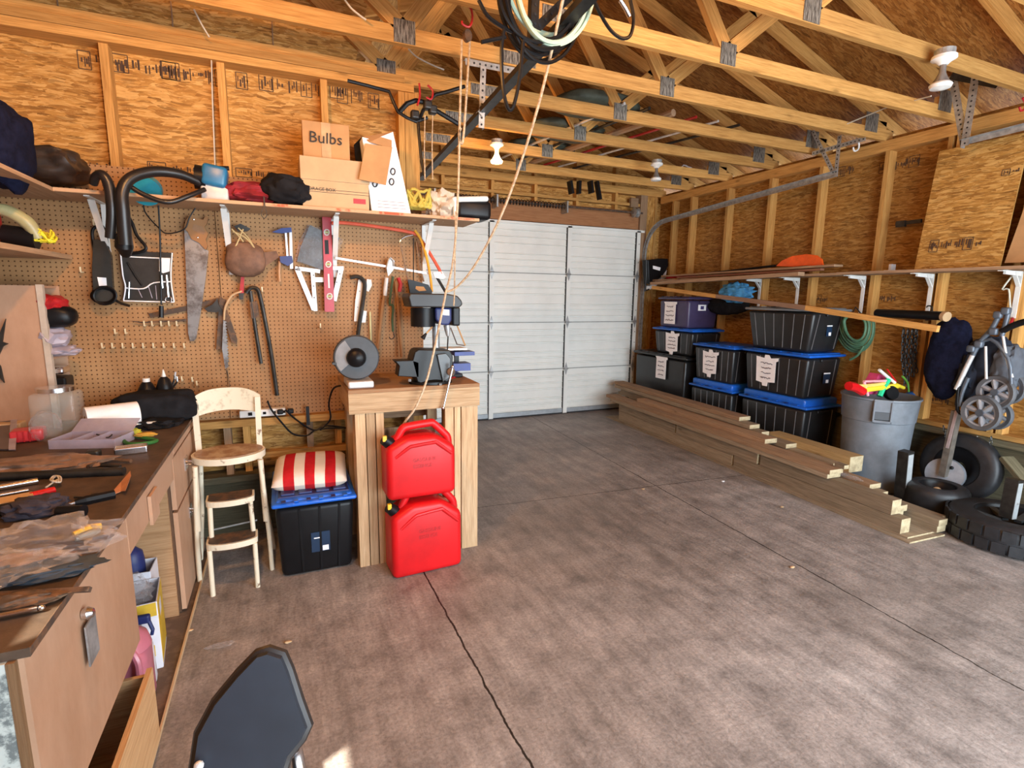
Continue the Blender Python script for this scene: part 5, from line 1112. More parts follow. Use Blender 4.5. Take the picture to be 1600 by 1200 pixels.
obj('column', M().cyl(D(681, 508, 3.40), V((D(681, 508, 3.40).x, 3.40, gz_)), .024), STEEL, t, smooth=True)
obj('base', M().rbox((D(690, 600, 3.36).x, 3.34, gz_+.012), (.2, .26, .024), .006), BLK, t)
obj('chuck', M().tube([D(698, 508, 3.3), D(699, 515, 3.3), D(700, 525, 3.3)], [.022, .02, .011], 12), STEEL, t, smooth=True); obj('drill_bit', M().tube([D(700, 525, 3.3), D(699, 548, 3.3)], .0045, 6), DKMET, t)
obj('feed_lever', M().tube([D(675, 511, 3.25), D(664, 524, 3.22)], .005, 6), CHROME, t); obj('feed_knob', M().tube([D(666, 521, 3.22), D(660, 529, 3.22)], [.006, .016], 10), BLK, t, smooth=True)
obj('depth_rod', M().tube([D(714, 508, 3.3), D(727, 540, 3.3)], .005, 6), CARD, t); obj('depth_rod', M().tube([D(704, 512, 3.3), D(714, 538, 3.3), D(726, 540, 3.3)], .004, 6), RUST, t)
t = thing('router_table', 'blue metal box tool behind the vise at the right of the stand', 'tool box', (D(722, 590, 3.4).x, 3.42, gz_))
obj('blue_lower', M().box((D(718, 590, 3.42).x, 3.42, gz_+.045), (.12, .12, .05)), plain('box_blue', (.02, .04, .22), .45), t); obj('blue_upper', M().box((D(722, 571, 3.42).x, 3.42, gz_+.135), (.14, .12, .025)), MATS['box_blue'], t)
obj('upright', M().box((D(714, 580, 3.45).x, 3.46, gz_+.08), (.03, .02, .15)), BLK, t); obj('red_lead', M().tube([D(700, 596, 3.2), D(708, 590, 3.2), D(716, 592, 3.25), D(722, 597, 3.3)], .006, 6, spl=4), REDP, t, smooth=True)
obj('grey_table', M().box((D(708, 545, 3.42).x, 3.45, D(708, 545, 3.42).z), (.17, .14, .012)), WHITE, t)
# power strip and leads
p = at(372, 628, 'y', 3.53); q = at(445, 624, 'y', 3.53)
t = thing('power_strip', 'white power strip lying on the ledge under the pegboard', 'power strip', ((p+q)/2).to_tuple()); t.location = ((p+q)/2); ORGN[t.name] = (p+q)/2
obj('case', M().beam(V((p.x, 3.58, .835)), V((q.x, 3.58, .835)), .06, .045), WHITE, t, bev=.006)
obj('switch', M().box((p.x+.06, 3.548, .835), (.022, .004, .02)), BLK, t)
for k in range(3): obj('socket', M().box((p.x+.14+k*.055, 3.549, .835), (.018, .003, .016)), CHAR, t)
for k, (x, zz) in enumerate(((.23, .01), (.29, .012))): obj('plug', M().rbox((p.x+x, 3.535, .84), (.035, .04, .03), .008), BLK, t)
BL = BLK
def lead(name, label, pts, r=.006, mat=None): return tag(obj(name, M().tube(pts, r, 6, spl=5), mat or BL, smooth=True), label, 'cord')
E1 = lambda x, y, Y=3.5: at(x, y, 'y', Y)
lead('power_lead', 'black lead drooping from the power strip to the left of the tote', [E1(418, 626), E1(424, 640), E1(440, 660), E1(458, 678), E1(480, 680), E1(500, 670), E1(560, 668)])
lead('power_lead', 'black lead running from the power strip along the ledge behind the stand', [E1(446, 640), E1(462, 655), E1(490, 672), E1(512, 665), E1(560, 672)])
lead('power_lead', 'black lead curving from the grinder foot down to the ledge', [at(545, 602, 'y', 3.3), at(522, 606, 'y', 3.45), E1(514, 630), E1(516, 655), E1(500, 672)])
lead('thin_black_lead', 'black lead crossing the top of the stand between grinder and vise', [V((gc.x+.05, 3.2, gz_+.01)), at(600, 604, 'y', 3.2), at(630, 598, 'y', 3.25)], .004)
tag(obj('cord_hook', M().bb(p.x+.38, p.x+.40, 3.535, 3.55, .74, .86), BLK), 'short black clip hanging over the ledge end of the power strip', 'clip')
t = thing('black_tool_on_ledge', 'long black caulking tool on the ledge beside the power strip', 'tool', E1(325, 632).to_tuple())
obj('barrel', M().tube([E1(292, 635, 3.52), E1(345, 631, 3.52)], .014, 8), BLK, t, smooth=True); obj('nozzle', M().tube([E1(345, 631, 3.52), E1(370, 629, 3.52)], [.008, .004], 6), WHITE, t)
# -------------------------------------------------- chair in the foreground
t = thing('office_chair', 'dark curved chair back in the foreground at the bottom of the picture', 'chair', (-.2, .8, 0))
zc = .84
K = lambda x, y, z: at(x, y, 'z', z)
out = [(300, 1205), (308, 1150), (335, 1100), (372, 1055), (402, 1024), (418, 1019), (440, 1026), (450, 1050), (466, 1100), (480, 1138), (470, 1158), (448, 1185), (440, 1210)]
# chair back stands almost upright, facing the bench; plane through the traced outline
n_ = V((-.12, -.92, .36)).normalized(); c_ = at(390, 1120, 'y', .93)
def KP(x, y): d = ray(x, y); return CAM+d*((c_-CAM).dot(n_)/d.dot(n_))
pts = [KP(x, y) for x, y in out]
low = [KP(448, 1260), KP(420, 1330), KP(330, 1330), KP(296, 1260)]
ctr = sum(pts, V((0, 0, 0)))/len(pts)
CHB = plain('chair_back_plastic', (.020, .025, .036), .45, var=.25, sc=5)
m = M(); ring = pts+low; N = len(ring)
def ringv(k, off): return [ctr+(p-ctr)*k+n_*off for p in ring]
for k, off in ((.97, .006), (1.0, -.006), (.985, -.022)):
    b0 = len(m.v); m.v += ringv(max(k, .001), off)
    if b0:
        for i in range(N): j = (i+1) % N; m.face((b0-N+i, b0-N+j, b0+j, b0+i))
m.face(list(range(N))[::-1]); m.face([2*N+i for i in range(N)])
obj('backrest', m, CHB, t, smooth=False)
obj('rim', M().tube([p-n_*.016 for p in ring], .010, 8, closed=True), plain('chair_rim', (.02, .014, .012), .5), t, smooth=True)
obj('rivet', M().sph(KP(316, 1188)+n_*.02, .008), ALU, t)
pb = KP(375, 1290)
obj('back_post', M().tube([KP(452, 1184)-n_*.045, KP(458, 1230)-n_*.07, V((pb.x+.12, pb.y-.10, .52)), V((pb.x+.1, pb.y-.30, .45))], .014, 10, spl=4), CHROME, t, smooth=True)
obj('seat', M().rbox((pb.x+.02, pb.y-.28, .46), (.44, .42, .05), .02), CHB, t, smooth=True)
for dx_, dy in ((-.19, -.1), (.19, -.1), (-.19, -.46), (.19, -.46)): obj('leg', M().tube([(pb.x+.02+dx_, pb.y+dy, .44), (pb.x+.02+dx_*1.15, pb.y+dy*1.05, 0)], .011, 8), CHROME, t, smooth=True)
# litter on the floor
tag(obj('plastic_scrap', M().blob(at(345, 1008, 'z', .012), (.11, .03, .02), .5, 5, 3, sub=3), CLEAR, smooth=True), 'twisted clear plastic scrap on the floor in front of the chair', 'scrap')
for i, (x, y, lb_) in enumerate(((450, 1003, 'dry brown leaf on the floor above the foreground chair'), (296, 985, 'pale wood chip on the base board edge under the bench'), (1005, 764, 'pale chip lying on the crack crossing in the floor'), (1130, 752, 'white chip on the floor beside the lumber pile'), (1222, 792, 'pale chip on the floor in front of the lumber pile'), (1238, 886, 'white chip on the right saw cut of the floor'))):
    tag(obj('floor_debris', M().blob(at(x, y, 'z', .005), (.035, .02, .01), .3, 3, i, sub=2), CARDL if i != 3 else PAPER, smooth=True), lb_, 'debris')
# ================================================================== RIGHT SIDE
RS = plain('black_tote', (.016, .016, .017), .35, bmp=.03); GREYL = plain('grey_tote_lid', (.22, .23, .24), .5)
PURP = plain('purple_tote_plastic', (.055, .042, .105), .38)
def scrib(t, name, y, z, w, n, seed, x=None):
    rd = random.Random(seed); m = M(); pts = []
    for i in range(n): pts.append((-w/2+w*i/(n-1), rd.uniform(-.5, .5)))
    return pts
def note(T, u, z, w, h, dfront, seed, tabs=True, words=None):
    """taped paper on the -y face of a tote (local)"""
    y = -dfront; rd = random.Random(seed)
    o = M(); poly = [(-w/2, -h/2), (-w*.18, -h/2-.01), (-w*.14, -h/2-.04), (w*.12, -h/2-.04), (w*.14, -h/2), (w/2, -h/2+.008), (w/2*.96, h/2-.03), (w/2+.02, h/2-.02), (w/2+.02, h/2+.01), (w*.2, h/2), (w*.1, h/2+.03), (-w*.12, h/2+.03), (-w*.15, h/2-.003), (-w/2-.02, h/2+.01), (-w/2-.015, h/2-.03)]
    if not tabs: poly = [(-w/2, -h/2), (w/2, -h/2), (w/2*1.0, h/2-.03), (w/2+.02, h/2-.03), (w/2+.02, h/2), (-w/2-.02, h/2), (-w/2, h/2-.03)]
    o.prism(poly, (u, y, z), (1, 0, 0), (0, 0, 1), .002)
    p = stick('paper_note', T, o, PAPER)
    rows = 4
    for r in range(rows):
        m = M(); L = w*rd.uniform(.45, .75); k = 16; pts = [(u-L/2+L*i/k, y-.003, z+h*.28-r*h*.2+rd.uniform(-.5, .5)*h*.07) for i in range(k+1)]
        m.tube(pts, .003, 4); q = obj('handwriting', m, plain('blue_black_ink', (.05, .05, .10), .7), p)
    return p
def rt(name_label, y0, y1, z0, h, lid, body=RS, step=False, x0=4.38, ribs=6, lidh=.045, tp=-.09, dd=.50):
    return tote('storage_tote', name_label, V((x0+dd/2, (y0+y1)/2, z0)), y1-y0, dd, h, body, lid, -PI/2, ribs, 'lidded storage totes', lidh, step, tp)
t = rt('black tote with stepped blue lid on the floor, bottom of the middle stack', 4.15, 4.82, 0, .60, BLUE, step=True)
t = rt('black tote with stepped blue lid, bottom of the stack nearest the grey bin', 3.27, 4.07, 0, .60, BLUE, step=True)
t = rt('black ribbed tote with note and blue lid, top of the middle stack', 4.17, 4.80, .652, .42, BLUE); note(t, -.02, .21, .20, .24, .248, 2)
t = rt('black ribbed tote with a note, middle of the stack nearest the grey bin', 3.29, 4.07, .652, .43, BLUE); note(t, -.07, .23, .22, .24, .248, 5)
lb = stick('product_label', t, M().box((.377, .02, .20), (.003, .09, .10)), MATS['label_navy']); stick('label_print', t, M().box((.379, .03, .17), (.002, .035, .03)), PAPER); stick('label_print', t, M().box((.379, .02, .245), (.002, .09, .012)), PAPER)
t = rt('tapered black ribbed tote with a grey lid, topmost beside the green hose', 3.28, 4.08, 1.088, .415, GREYL, tp=-.16)
stick('product_label', t, M().box((.352, .02, .20), (.003, .07, .09)), MATS['label_navy']); stick('label_print', t, M().box((.354, .03, .175), (.002, .03, .03)), PAPER); stick('label_print', t, M().box((.354, .02, .25), (.002, .07, .01)), PAPER)
t = rt('large dark storage trunk beside the garage door, bottom of the far stack', 4.90, 5.95, 0, .88, RS, ribs=0, lidh=.06, tp=-.05, x0=4.40)
note(t, .08, .70, .19, .28, .258, 7, False)
t = rt('black tote with blue lid between the dark trunk and the purple tote', 4.85, 5.60, .882, .33, BLUE, x0=4.42); note(t, .02, .15, .21, .22, .248, 9)
t = rt('dark purple tote with a large paper note, top of the far stack', 4.95, 5.52, 1.214, .38, PURP, PURP, ribs=0, x0=4.42, tp=-.05); note(t, -.04, .18, .2, .27, .248, 11, False)
stick('product_label', t, M().box((.272, -.03, .25), (.003, .12, .07)), PAPER); stick('label_print', t, M().box((.274, -.03, .25), (.002, .05, .04)), plain('label_purple', (.05, .04, .15), .5))
# shelf on the right wall
rsz = 1.80
t = thing('long_shelf', 'long narrow shelf of planks on white brackets along the right wall', 'shelf', (4.75, 3.6, rsz))
obj('plank', M().bb(4.62, 4.90, .9, 3.3, rsz, rsz+.022), TREAT if False else PINE_D, t); obj('plank', M().bb(4.62, 4.90, 3.3, 5.9, rsz-.004, rsz+.018), PINE_D, t)
for px, py in ((1245, 470), (1347, 470), (1452, 470), (1588, 470), (1186, 470)):
    y = RW(px, py).y; m = M(); m.bb(4.905, 4.912, y-.015, y+.015, rsz-.34, rsz-.005).bb(4.64, 4.912, y-.015, y+.015, rsz-.010, rsz-.004)
    m.beam((4.82, y, rsz-.012), (4.908, y, rsz-.11), .010, .024, (0, 1, 0)); m.beam((4.70, y, rsz-.014), (4.905, y, rsz-.024), .03, .016, (0, 1, 0)); obj('bracket', m, WHITE, t)
def plank(label, p0, p1, w, h, mat, name='plank', cat='plank', grp=None):
    return tag(obj(name, M().beam(p0, p1, w, h), mat), label, cat, grp)
plank('pale two by four lying on the right shelf with its end over the blue cloth', at(1020, 443, 'x', 4.50), at(1252, 428, 'x', 4.56), .09, .035, PINE_D, grp='planks on the right shelf')
plank('thin dark plank at the back of the right shelf under the orange paddle', V((4.74, 5.8, 1.86)), at(1310, 415, 'x', 4.70), .12, .02, PINE_D, grp='planks on the right shelf')
plank('narrow reddish strip on the right shelf beneath the paddle', at(1060, 434, 'x', 4.66), at(1285, 421, 'x', 4.66), .05, .02, lumber('red_strip', (.25, .08, .05), (.33, .14, .08), (.4, .2, .12)), grp='planks on the right shelf')
pa, pm, pb = at(1020, 449, 'x', 4.34), at(1260, 481, 'x', 4.34), at(1466, 514, 'x', 4.34)
t = thing('spliced_plank', 'long spliced two by four slanting down in front of the right shelf over the totes', 'plank', pm.to_tuple())
obj('far_length', M().beam(pa, at(1120, 463, 'x', 4.34), .035, .04), PINE, t); obj('middle_length', M().beam(at(1120, 463, 'x', 4.34), pm, .035, .042), lumber('weathered', (.24, .13, .08), (.34, .20, .13), (.42, .27, .18)), t); obj('near_length', M().beam(pm, pb, .036, .045), PINE, t)
# things on or by the shelf
o0 = at(1255, 416, 'x', 4.72)
t = thing('paddle', 'orange paddle blade with a dark shaft lying on the right shelf', 'paddle', o0.to_tuple())
SX = lambda x, y: at(x, y, 'x', 4.72)
obj('blade', M().flat([SX(1214, 416), SX(1224, 407), SX(1240, 400), SX(1262, 397), SX(1278, 399), SX(1286, 405), SX(1288, 414), SX(1282, 417), SX(1260, 415), SX(1240, 417)], .02, (-1, 0, 0)), ORG, t, bev=.004)
obj('shaft', M().tube([SX(1222, 414), SX(1100, 428), SX(1088, 429)], .013, 8), BLK, t); obj('grip', M().tube([SX(1088, 429), SX(1042, 434)], .014, 8), REDP, t)
t = thing('helmet_bag', 'black and silver bag with a white tag hanging beside the garage door track', 'bag', at(1027, 425, 'y', 5.9).to_tuple())
HB = lambda x, y, Y=5.9: at(x, y, 'y', Y)
obj('bag_body', M().flat([HB(1012, 406), HB(1030, 404), HB(1044, 404), HB(1044, 416), HB(1038, 430), HB(1024, 440), HB(1014, 444)], .12, (0, 1, 0)), BLK, t, bev=.01)
obj('silver_trim', M().flat([HB(1015, 447, 5.89), HB(1030, 439, 5.89), HB(1042, 422, 5.89), HB(1040, 434, 5.89), HB(1026, 446, 5.89), HB(1016, 452, 5.89)], .10, (0, 1, 0)), ALU, t); obj('white_tag', M().flat([HB(1020, 415, 5.885), HB(1032, 418, 5.885), HB(1031, 423, 5.885), HB(1020, 420, 5.885)], .002, (0, -1, 0)), PAPER, t)
obj('hanging_strap', M().tube([HB(1010, 406), HB(1010, 430), HB(1008, 455), HB(1014, 452)], .012, 6), BLK, t)
tag(obj('blue_cloth', M().blob(at(1150, 457, 'x', 4.70), (.22, .42, .22), .3, 4, 4), plain('sky_blue_cloth', (.06, .28, .55), .7, var=.3), smooth=True), 'bunched bright blue cloth under the right shelf', 'cloth')
tag(obj('black_duffel', M().blob(at(1136, 478, 'x', 4.80), (.18, .6, .20), .15, 2, 5, .8), CHAR, smooth=True), 'dark bag behind the bright blue cloth under the shelf', 'bag')
# loose OSB sheet standing on the shelf
A_, B_, C_, D_ = at(1426, 418, 'x', 4.70), at(1568, 410, 'x', 4.70), at(1594, 214, 'x', 4.80), at(1461, 229, 'x', 4.80)
A_.z = B_.z = rsz+.024; C_.z = D_.z = (C_.z+D_.z)/2
yn, yf = (B_.y+C_.y)/2, (A_.y+D_.y)/2
t = thing('loose_osb_sheet', 'loose sheathing panel standing on the right shelf against the studs', 'panel', (4.75, (yn+yf)/2, rsz+.024))
hh = C_.z-A_.z; L_ = yf-yn
obj('panel', M().prism([(0, 0), (L_, 0), (L_, math.hypot(hh, .12)), (0, math.hypot(hh, .12))], (4.74, yn, rsz+.026), (0, 1, 0), V((.12, 0, hh)).normalized(), .012), OSBS, t)
def stamps(par, P_, seed, n, w=.5, h=.09):
    """rows of illegible inked mill marks on a panel; P_(u, v) gives the point, u and v in metres"""
    rd = random.Random(seed); e1 = (P_(1, 0)-P_(0, 0)).normalized(); e2 = (P_(0, 1)-P_(0, 0)).normalized(); nrm = e1.cross(e2)
    m = M(); 
    def bar(u0, v0, u1, v1, th=.0045): m.beam(P_(u0, v0), P_(u1, v1), th, .0008, nrm)
    x = 0
    for k in range(n):
        bw = rd.uniform(.05, .09)
        if k % 3 == 0:
            for a in ((x, 0, x+bw, 0), (x+bw, 0, x+bw, h), (x+bw, h, x, h), (x, h, x, 0)): bar(*a)
        q = 0
        while q < bw-.015:
            q += rd.uniform(.009, .018); bar(x+q, rd.uniform(.1, .45)*h, x+q, rd.uniform(.5, .95)*h, rd.uniform(.005, .010))
        x += bw+.01
    return obj('mill_stamp', m, plain('stamp_ink', (.07, .04, .025), .8), par, kind='stuff')
IK = None
stamps(t, lambda u, v: V((4.74-.014+.12*(.16+v)/hh, yf-.08-u, rsz+.16+v)), 3, 5)
stamps(t, lambda u, v: V((4.74-.014+.12*(hh-.25+v)/hh, yf-.45-u*.8, rsz+hh-.25+v)), 8, 2, h=.04)
q = lambda x, y, X=4.78: at(x, y, 'x', X)
t = thing('cardboard_sheet', 'tan cardboard sheet leaning on the shelf at the right picture edge', 'cardboard', q(1590, 400).to_tuple())
obj('sheet', M().flat([q(1570, 411), q(1650, 408), q(1650, 290), q(1608, 305)], .006, (-1, 0, 0)), CARD, t)
tag(obj('metal_clip', M().bb(4.74, 4.80, at(1392, 415, 'x', 4.75).y-.01, at(1392, 415, 'x', 4.75).y+.01, rsz+.024, rsz+.08).bb(4.73, 4.81, at(1396, 415, 'x', 4.75).y-.02, at(1390, 415, 'x', 4.75).y+.03, rsz+.024, rsz+.03), ALU), 'small metal stop standing on the right shelf next to the loose panel', 'bracket')
tag(obj('wall_hook_bar', M().beam(RW(1400, 350, .01), RW(1440, 345, .01), .02, .03).box(RW(1408, 350, .02), (.03, .07, .05)), DKMET), 'dark latch fixed between studs beside the loose panel', 'latch')
# hose, pipe, chains
t = thing('garden_hose', 'coiled green garden hose hanging on the right wall below the planks', 'hose', RW(1337, 530, .1).to_tuple())
for k in range(7):
    rx, rz_ = 24-k*2.2, 44-k*3; cx = 1337+(k % 3-1)*1.5
    obj('hose_loop', M().tube([RW(cx+(rx+6)*math.cos(a)+3*math.sin(a), 506+(rz_ if math.sin(a) > 0 else 14)*math.sin(a), .06+.018*k) for a in [i*PI/8 for i in range(16)]], .011, 7, closed=True, spl=2), GRNC, t, smooth=True)
obj('hose_end', M().tube([RW(1350, 540, .1), RW(1340, 555, .1), RW(1328, 562, .1)], .011, 7, spl=3), GRNC, t, smooth=True); obj('hose_tie', M().tube([RW(1330, 492, .03), RW(1337, 480, .03), RW(1345, 490, .03)], .006, 6), DKMET, t)
t = thing('scope_pipe', 'black pipe with a pale end cap hanging level on the right wall', 'pipe', RW(1440, 490, .1).to_tuple())
obj('pipe_body', M().tube([at(1370, 489, 'x', 4.80), at(1478, 494, 'x', 4.70)], .035, 12), BLK, t, smooth=True); obj('end_cap', M().tube([at(1474, 494, 'x', 4.70), at(1480, 495, 'x', 4.69)], .038, 12), CARDL, t, smooth=True)
obj('wire_hook', M().tube([RW(1448, 480, .05), RW(1450, 478, .1), RW(1456, 480, .12), RW(1455, 498, .12), RW(1446, 500, .12)], .006, 6, spl=3), DKMET, t)
def chain(name, label, pts, mat, link=.028, r=.004, par=None):
    P_ = [V(p) for p in pts]; seg = []; 
    t = thing(name, label, 'chain', P_[0].to_tuple()) if par is None else par; m = M(); k = 0
    for i in range(len(P_)-1):
        d = P_[i+1]-P_[i]; n = max(1, int(d.length/link)); d_ = d.normalized()
        for j in range(n):
            c = P_[i].lerp(P_[i+1], (j+.5)/n); s_ = V((0, 1, 0)) if k % 2 else V((1, 0, 0)); k += 1
            s_ = (s_-d_*s_.dot(d_)).normalized()
            m.tube([c+d_*(math.cos(a)*link*.72)+s_*(math.sin(a)*link*.36) for a in [q*PI/4 for q in range(8)]], r, 4, closed=True)
    obj('links', m, mat, t, kind='stuff'); return t
c_a = chain('tow_chain', 'dark rusty chain bundle hanging under the shelf behind the grey bin', [RW(1412, 515, .05), RW(1410, 560, .05), RW(1415, 605, .05)], DKMET, .035, .006)
for dx_ in (7, 14, 20): chain('', '', [RW(1412+dx_, 515, .05+dx_*.002), RW(1409+dx_, 560, .05), RW(1412+dx_, 602-dx_, .05)], DKMET, .035, .006, c_a)
chain('light_chain', 'pale galvanized chain hanging below the stroller wheel', [RW(1527, 682, .06), RW(1523, 700, .06), RW(1520, 716, .06)], STEEL, .025, .004)
chain('light_chain', 'thin dark chain hanging to the right of the pale chain', [RW(1549, 682, .06), RW(1547, 700, .06), RW(1544, 715, .06)], DKMET, .025, .003)
chain('post_chain', 'small chain wrapped round the leaning wooden jack post', [RW(1474, 665, .12), RW(1480, 690, .14), RW(1500, 690, .12), RW(1506, 678, .1)], DKMET, .022, .003)
tag(obj('dangling_string', M().tube([RW(1582, 430, .05), RW(1566, 452, .05), RW(1576, 452, .05), RW(1578, 475, .05), RW(1580, 490, .05)], .006, 6, spl=3), plain('cream_cord', (.6, .6, .5), .6), smooth=True), 'white cord dangling from the shelf above the stroller handle', 'cord')
tag(obj('navy_cover', M().blob(at(1481, 560, 'x', 4.76), (.18, .29, .64), .12, 2, 12, .85), NAVY, smooth=True), 'navy cloth bag hanging on the wall beside the folded stroller', 'bag')
# folded stroller
t = thing('folded_stroller', 'folded grey stroller hanging on the right wall', 'stroller', at(1530, 600, 'x', 4.7).to_tuple())
SG = plain('stroller_grey', (.10, .12, .15), .4, .2, var=.2); SFb = plain('stroller_fabric', (.025, .03, .045), .9, var=.3, bmp=.2)
S7 = lambda x, y, X=4.66: at(x, y, 'x', X)
def wheel(cx, cy, X, r, par):
    c = S7(cx, cy, X); w = obj('wheel', M().lathe([(r*.74, .0), (r*.76, -.016), (r*.95, -.020), (r, -.008), (r, .008), (r*.95, .020), (r*.76, .016), (r*.74, 0)], c, (-1, .12, 0), 32, cap=False), plain('wheel_grey_rubber', (.10, .105, .115), .6), par, smooth=True)
    ax_ = V((-1, .12, 0)).normalized(); y_ = V((.12, 1, 0)).normalized(); m = M()
    m.lathe([(r*.66, -.01), (r*.75, -.014), (r*.75, .014), (r*.66, .01)], c, ax_, 32, cap=False)
    obj('rim', m, SILVT, w, smooth=True)
    for k in range(6):
        a = k*PI/3+.3; d = y_*math.cos(a)+V((0, 0, 1))*math.sin(a); obj('spoke', M().tube([c+d*(r*.18), c+d*(r*.55), c+d*(r*.8)], [r*.12, r*.17, r*.12], 8), SILVT, w, smooth=True)
    obj('hub', M().cyl(c-ax_*.02, c+ax_*.022, r*.2), SG, w, smooth=True)
wheel(1533, 645, 4.60, .130, t); wheel(1556, 613, 4.66, .122, t); wheel(1573, 606, 4.78, .12, t); wheel(1556, 648, 4.80, .11, t)
for nm, pts, r, mt in (('frame_tube', [(1525, 545), (1512, 570), (1498, 600), (1494, 608)], .016, ALU), ('frame_tube', [(1540, 541), (1541, 592)], .009, ALU), ('frame_tube', [(1567, 525), (1573, 560), (1582, 590)], .009, ALU),
                       ('frame_tube', [(1560, 495), (1549, 515), (1535, 530), (1525, 545), (1520, 555)], .017, SG), ('frame_tube', [(1575, 490), (1570, 510), (1565, 525)], .016, SG), ('frame_tube', [(1513, 590), (1503, 615), (1500, 635)], .013, SG), ('handle', [(1565, 518), (1580, 510), (1600, 503), (1625, 498)], .022, BLK), ('frame_tube', [(1498, 600), (1496, 640), (1510, 650)], .012, BLK), ('frame_tube', [(1520, 545), (1548, 530), (1575, 560), (1580, 600)], .012, SG)):
    obj(nm, M().tube([S7(x, y, 4.62) for x, y in pts], r, 10, spl=3), mt, t, smooth=True)
for x, y in ((1560, 492), (1572, 486), (1530, 538), (1518, 545), (1553, 518)): obj('joint', M().rbox(S7(x, y, 4.61), (.05, .05, .05), .012), SG, t, smooth=True)
obj('seat_fabric', M().blob(S7(1545, 570, 4.78), (.18, .30, .42), .2, 3, 3, .85), SFb, t, smooth=True); obj('basket_fabric', M().blob(S7(1575, 575, 4.76), (.2, .16, .34), .2, 3, 6, .85), plain('stroller_light_fabric', (.09, .10, .12), .8), t, smooth=True); obj('canopy_fabric', M().blob(S7(1515, 590, 4.74), (.14, .16, .36), .25, 3, 9, .9), SFb, t, smooth=True)
# wall hooks in red
for i, (x, y, lb_) in enumerate(((1582, 505, 'red rubber coated hook above the stroller handle'), (1585, 557, 'red rubber coated hook on the stud beside the stroller'))):
    tag(obj('red_hook', M().tube([RW(x, y-8, .0), RW(x, y-6, .06), RW(x-3, y+2, .08), RW(x+3, y+6, .07)], .009, 6, spl=3), REDP, smooth=True), lb_, 'hook')
# -------------------------------------------------- grey bin with toys
bc = V((4.555, 2.745, 0)); t = thing('grey_bin', 'big round grey plastic bin filled with colourful beach toys', 'bin', bc.to_tuple())
obj('tub', M().lathe([(0, .0), (.20, 0), (.225, .02), (.255, .60), (.262, .605), (.275, .78), (.285, .785), (.285, .80), (.268, .80), (.262, .78), (.245, .60), (.21, .04), (0, .03)], bc, n=48), GREY, t, smooth=True)
dv = V((-.80, -.60, 0)).normalized(); sv = V((.6, -.8, 0)).normalized(); hc = bc+dv*.272+V((0, 0, .70))
R_h = Matrix((sv, dv, V((0, 0, 1)))).transposed()
hn = obj('handle', M().box(hc+V((0, 0, .05)), (.13, .03, .10), R_h).box(hc+sv*.058+V((0, 0, .0)), (.014, .05, .17), R_h).box(hc-sv*.058, (.014, .05, .17), R_h).box(hc+V((0, 0, -.075)), (.13, .05, .02), R_h), GREY, t, bev=.004)
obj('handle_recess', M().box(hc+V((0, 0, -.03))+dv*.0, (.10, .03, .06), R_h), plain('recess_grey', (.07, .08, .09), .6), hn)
TY = [('toy_shovel', 'red plastic shovel blade at the left rim of the grey bin', [(1326, 603), (1336, 605), (1348, 612)], .035, RED), ('toy_sword', 'pink plastic bar bent over the front of the bin rim', [(1350, 596), (1356, 618)], .011, plain('toy_pink', (.8, .35, .4), .4)), ('toy_bar', 'white and pink plastic rod lying across the bin top', [(1350, 596), (1385, 595)], .010, MATS['toy_pink']),
      ('toy_stick', 'white plastic stick with a rounded tip standing up from the bin', [(1374, 578), (1388, 590), (1398, 598)], .012, WHITE), ('toy_tube', 'bright green plastic tube leaning out of the bin', [(1388, 593), (1380, 606), (1374, 619)], .022, plain('toy_green', (.01, .55, .25), .35)), ('toy_stick', 'thin red plastic stick rising from the bin', [(1386, 577), (1394, 588), (1400, 596)], .006, RED),
      ('toy_foam_bar', 'yellow foam bar lying flat across the bin', [(1345, 610), (1375, 606), (1402, 603)], .022, plain('toy_yellow', (.85, .68, .04), .5)), ('toy_foam_bar', 'pale yellow foam bar behind the bright green tube', [(1340, 603), (1360, 602), (1385, 599)], .014, plain('toy_pale_yellow', (.75, .58, .15), .5)), ('toy_stick', 'short yellow stick at the right of the bin top', [(1398, 600), (1412, 606)], .014, MATS['toy_yellow']), ('toy_leaf', 'curved green plastic strip rising at the right of the bin', [(1410, 588), (1418, 598), (1420, 612)], .008, plain('toy_leaf_green', (.12, .35, .05), .5))]
for nm, lb_, pts, r, mt in TY:
    tag(obj(nm, M().tube([at(x, y, 'y', 2.68) for x, y in pts], r, 8, spl=3), mt, smooth=True), lb_, 'toy', 'beach toys in the grey bin')
tag(obj('toy_bucket', M().flat([at(1356, 616, 'y', 2.74), at(1374, 584, 'y', 2.74), at(1388, 590, 'y', 2.74), at(1388, 616, 'y', 2.74)], .08, (0, 1, 0)), plain('toy_magenta', (.6, .06, .18), .4)), 'magenta plastic bucket side behind the white stick', 'toy', 'beach toys in the grey bin')
b0_ = at(1392, 614, 'y', 2.66); tag(obj('toy_ring', M().lathe([(.02, -.02), (.055, -.02), (.06, 0), (.055, .02), (.02, .02)], b0_, (-.3, -1, .3)), BLK, smooth=True), 'black ring with a brown core inside the bin', 'toy', 'beach toys in the grey bin')
tag(obj('toy_ball', M().blob(at(1424, 618, 'y', 2.72), (.12, .1, .07), .1, 2, 2, sub=3), plain('toy_blue', (.03, .15, .5), .4), smooth=True), 'blue plastic toy at the right rim of the bin', 'toy', 'beach toys in the grey bin')
tag(obj('toy_flipper', M().blob(at(1428, 616, 'y', 2.80), (.16, .10, .09), .3, 2, 5, sub=3), plain('toy_olive', (.25, .27, .03), .6), smooth=True), 'olive green cloth toy spilling over the right side of the bin', 'toy', 'beach toys in the grey bin')
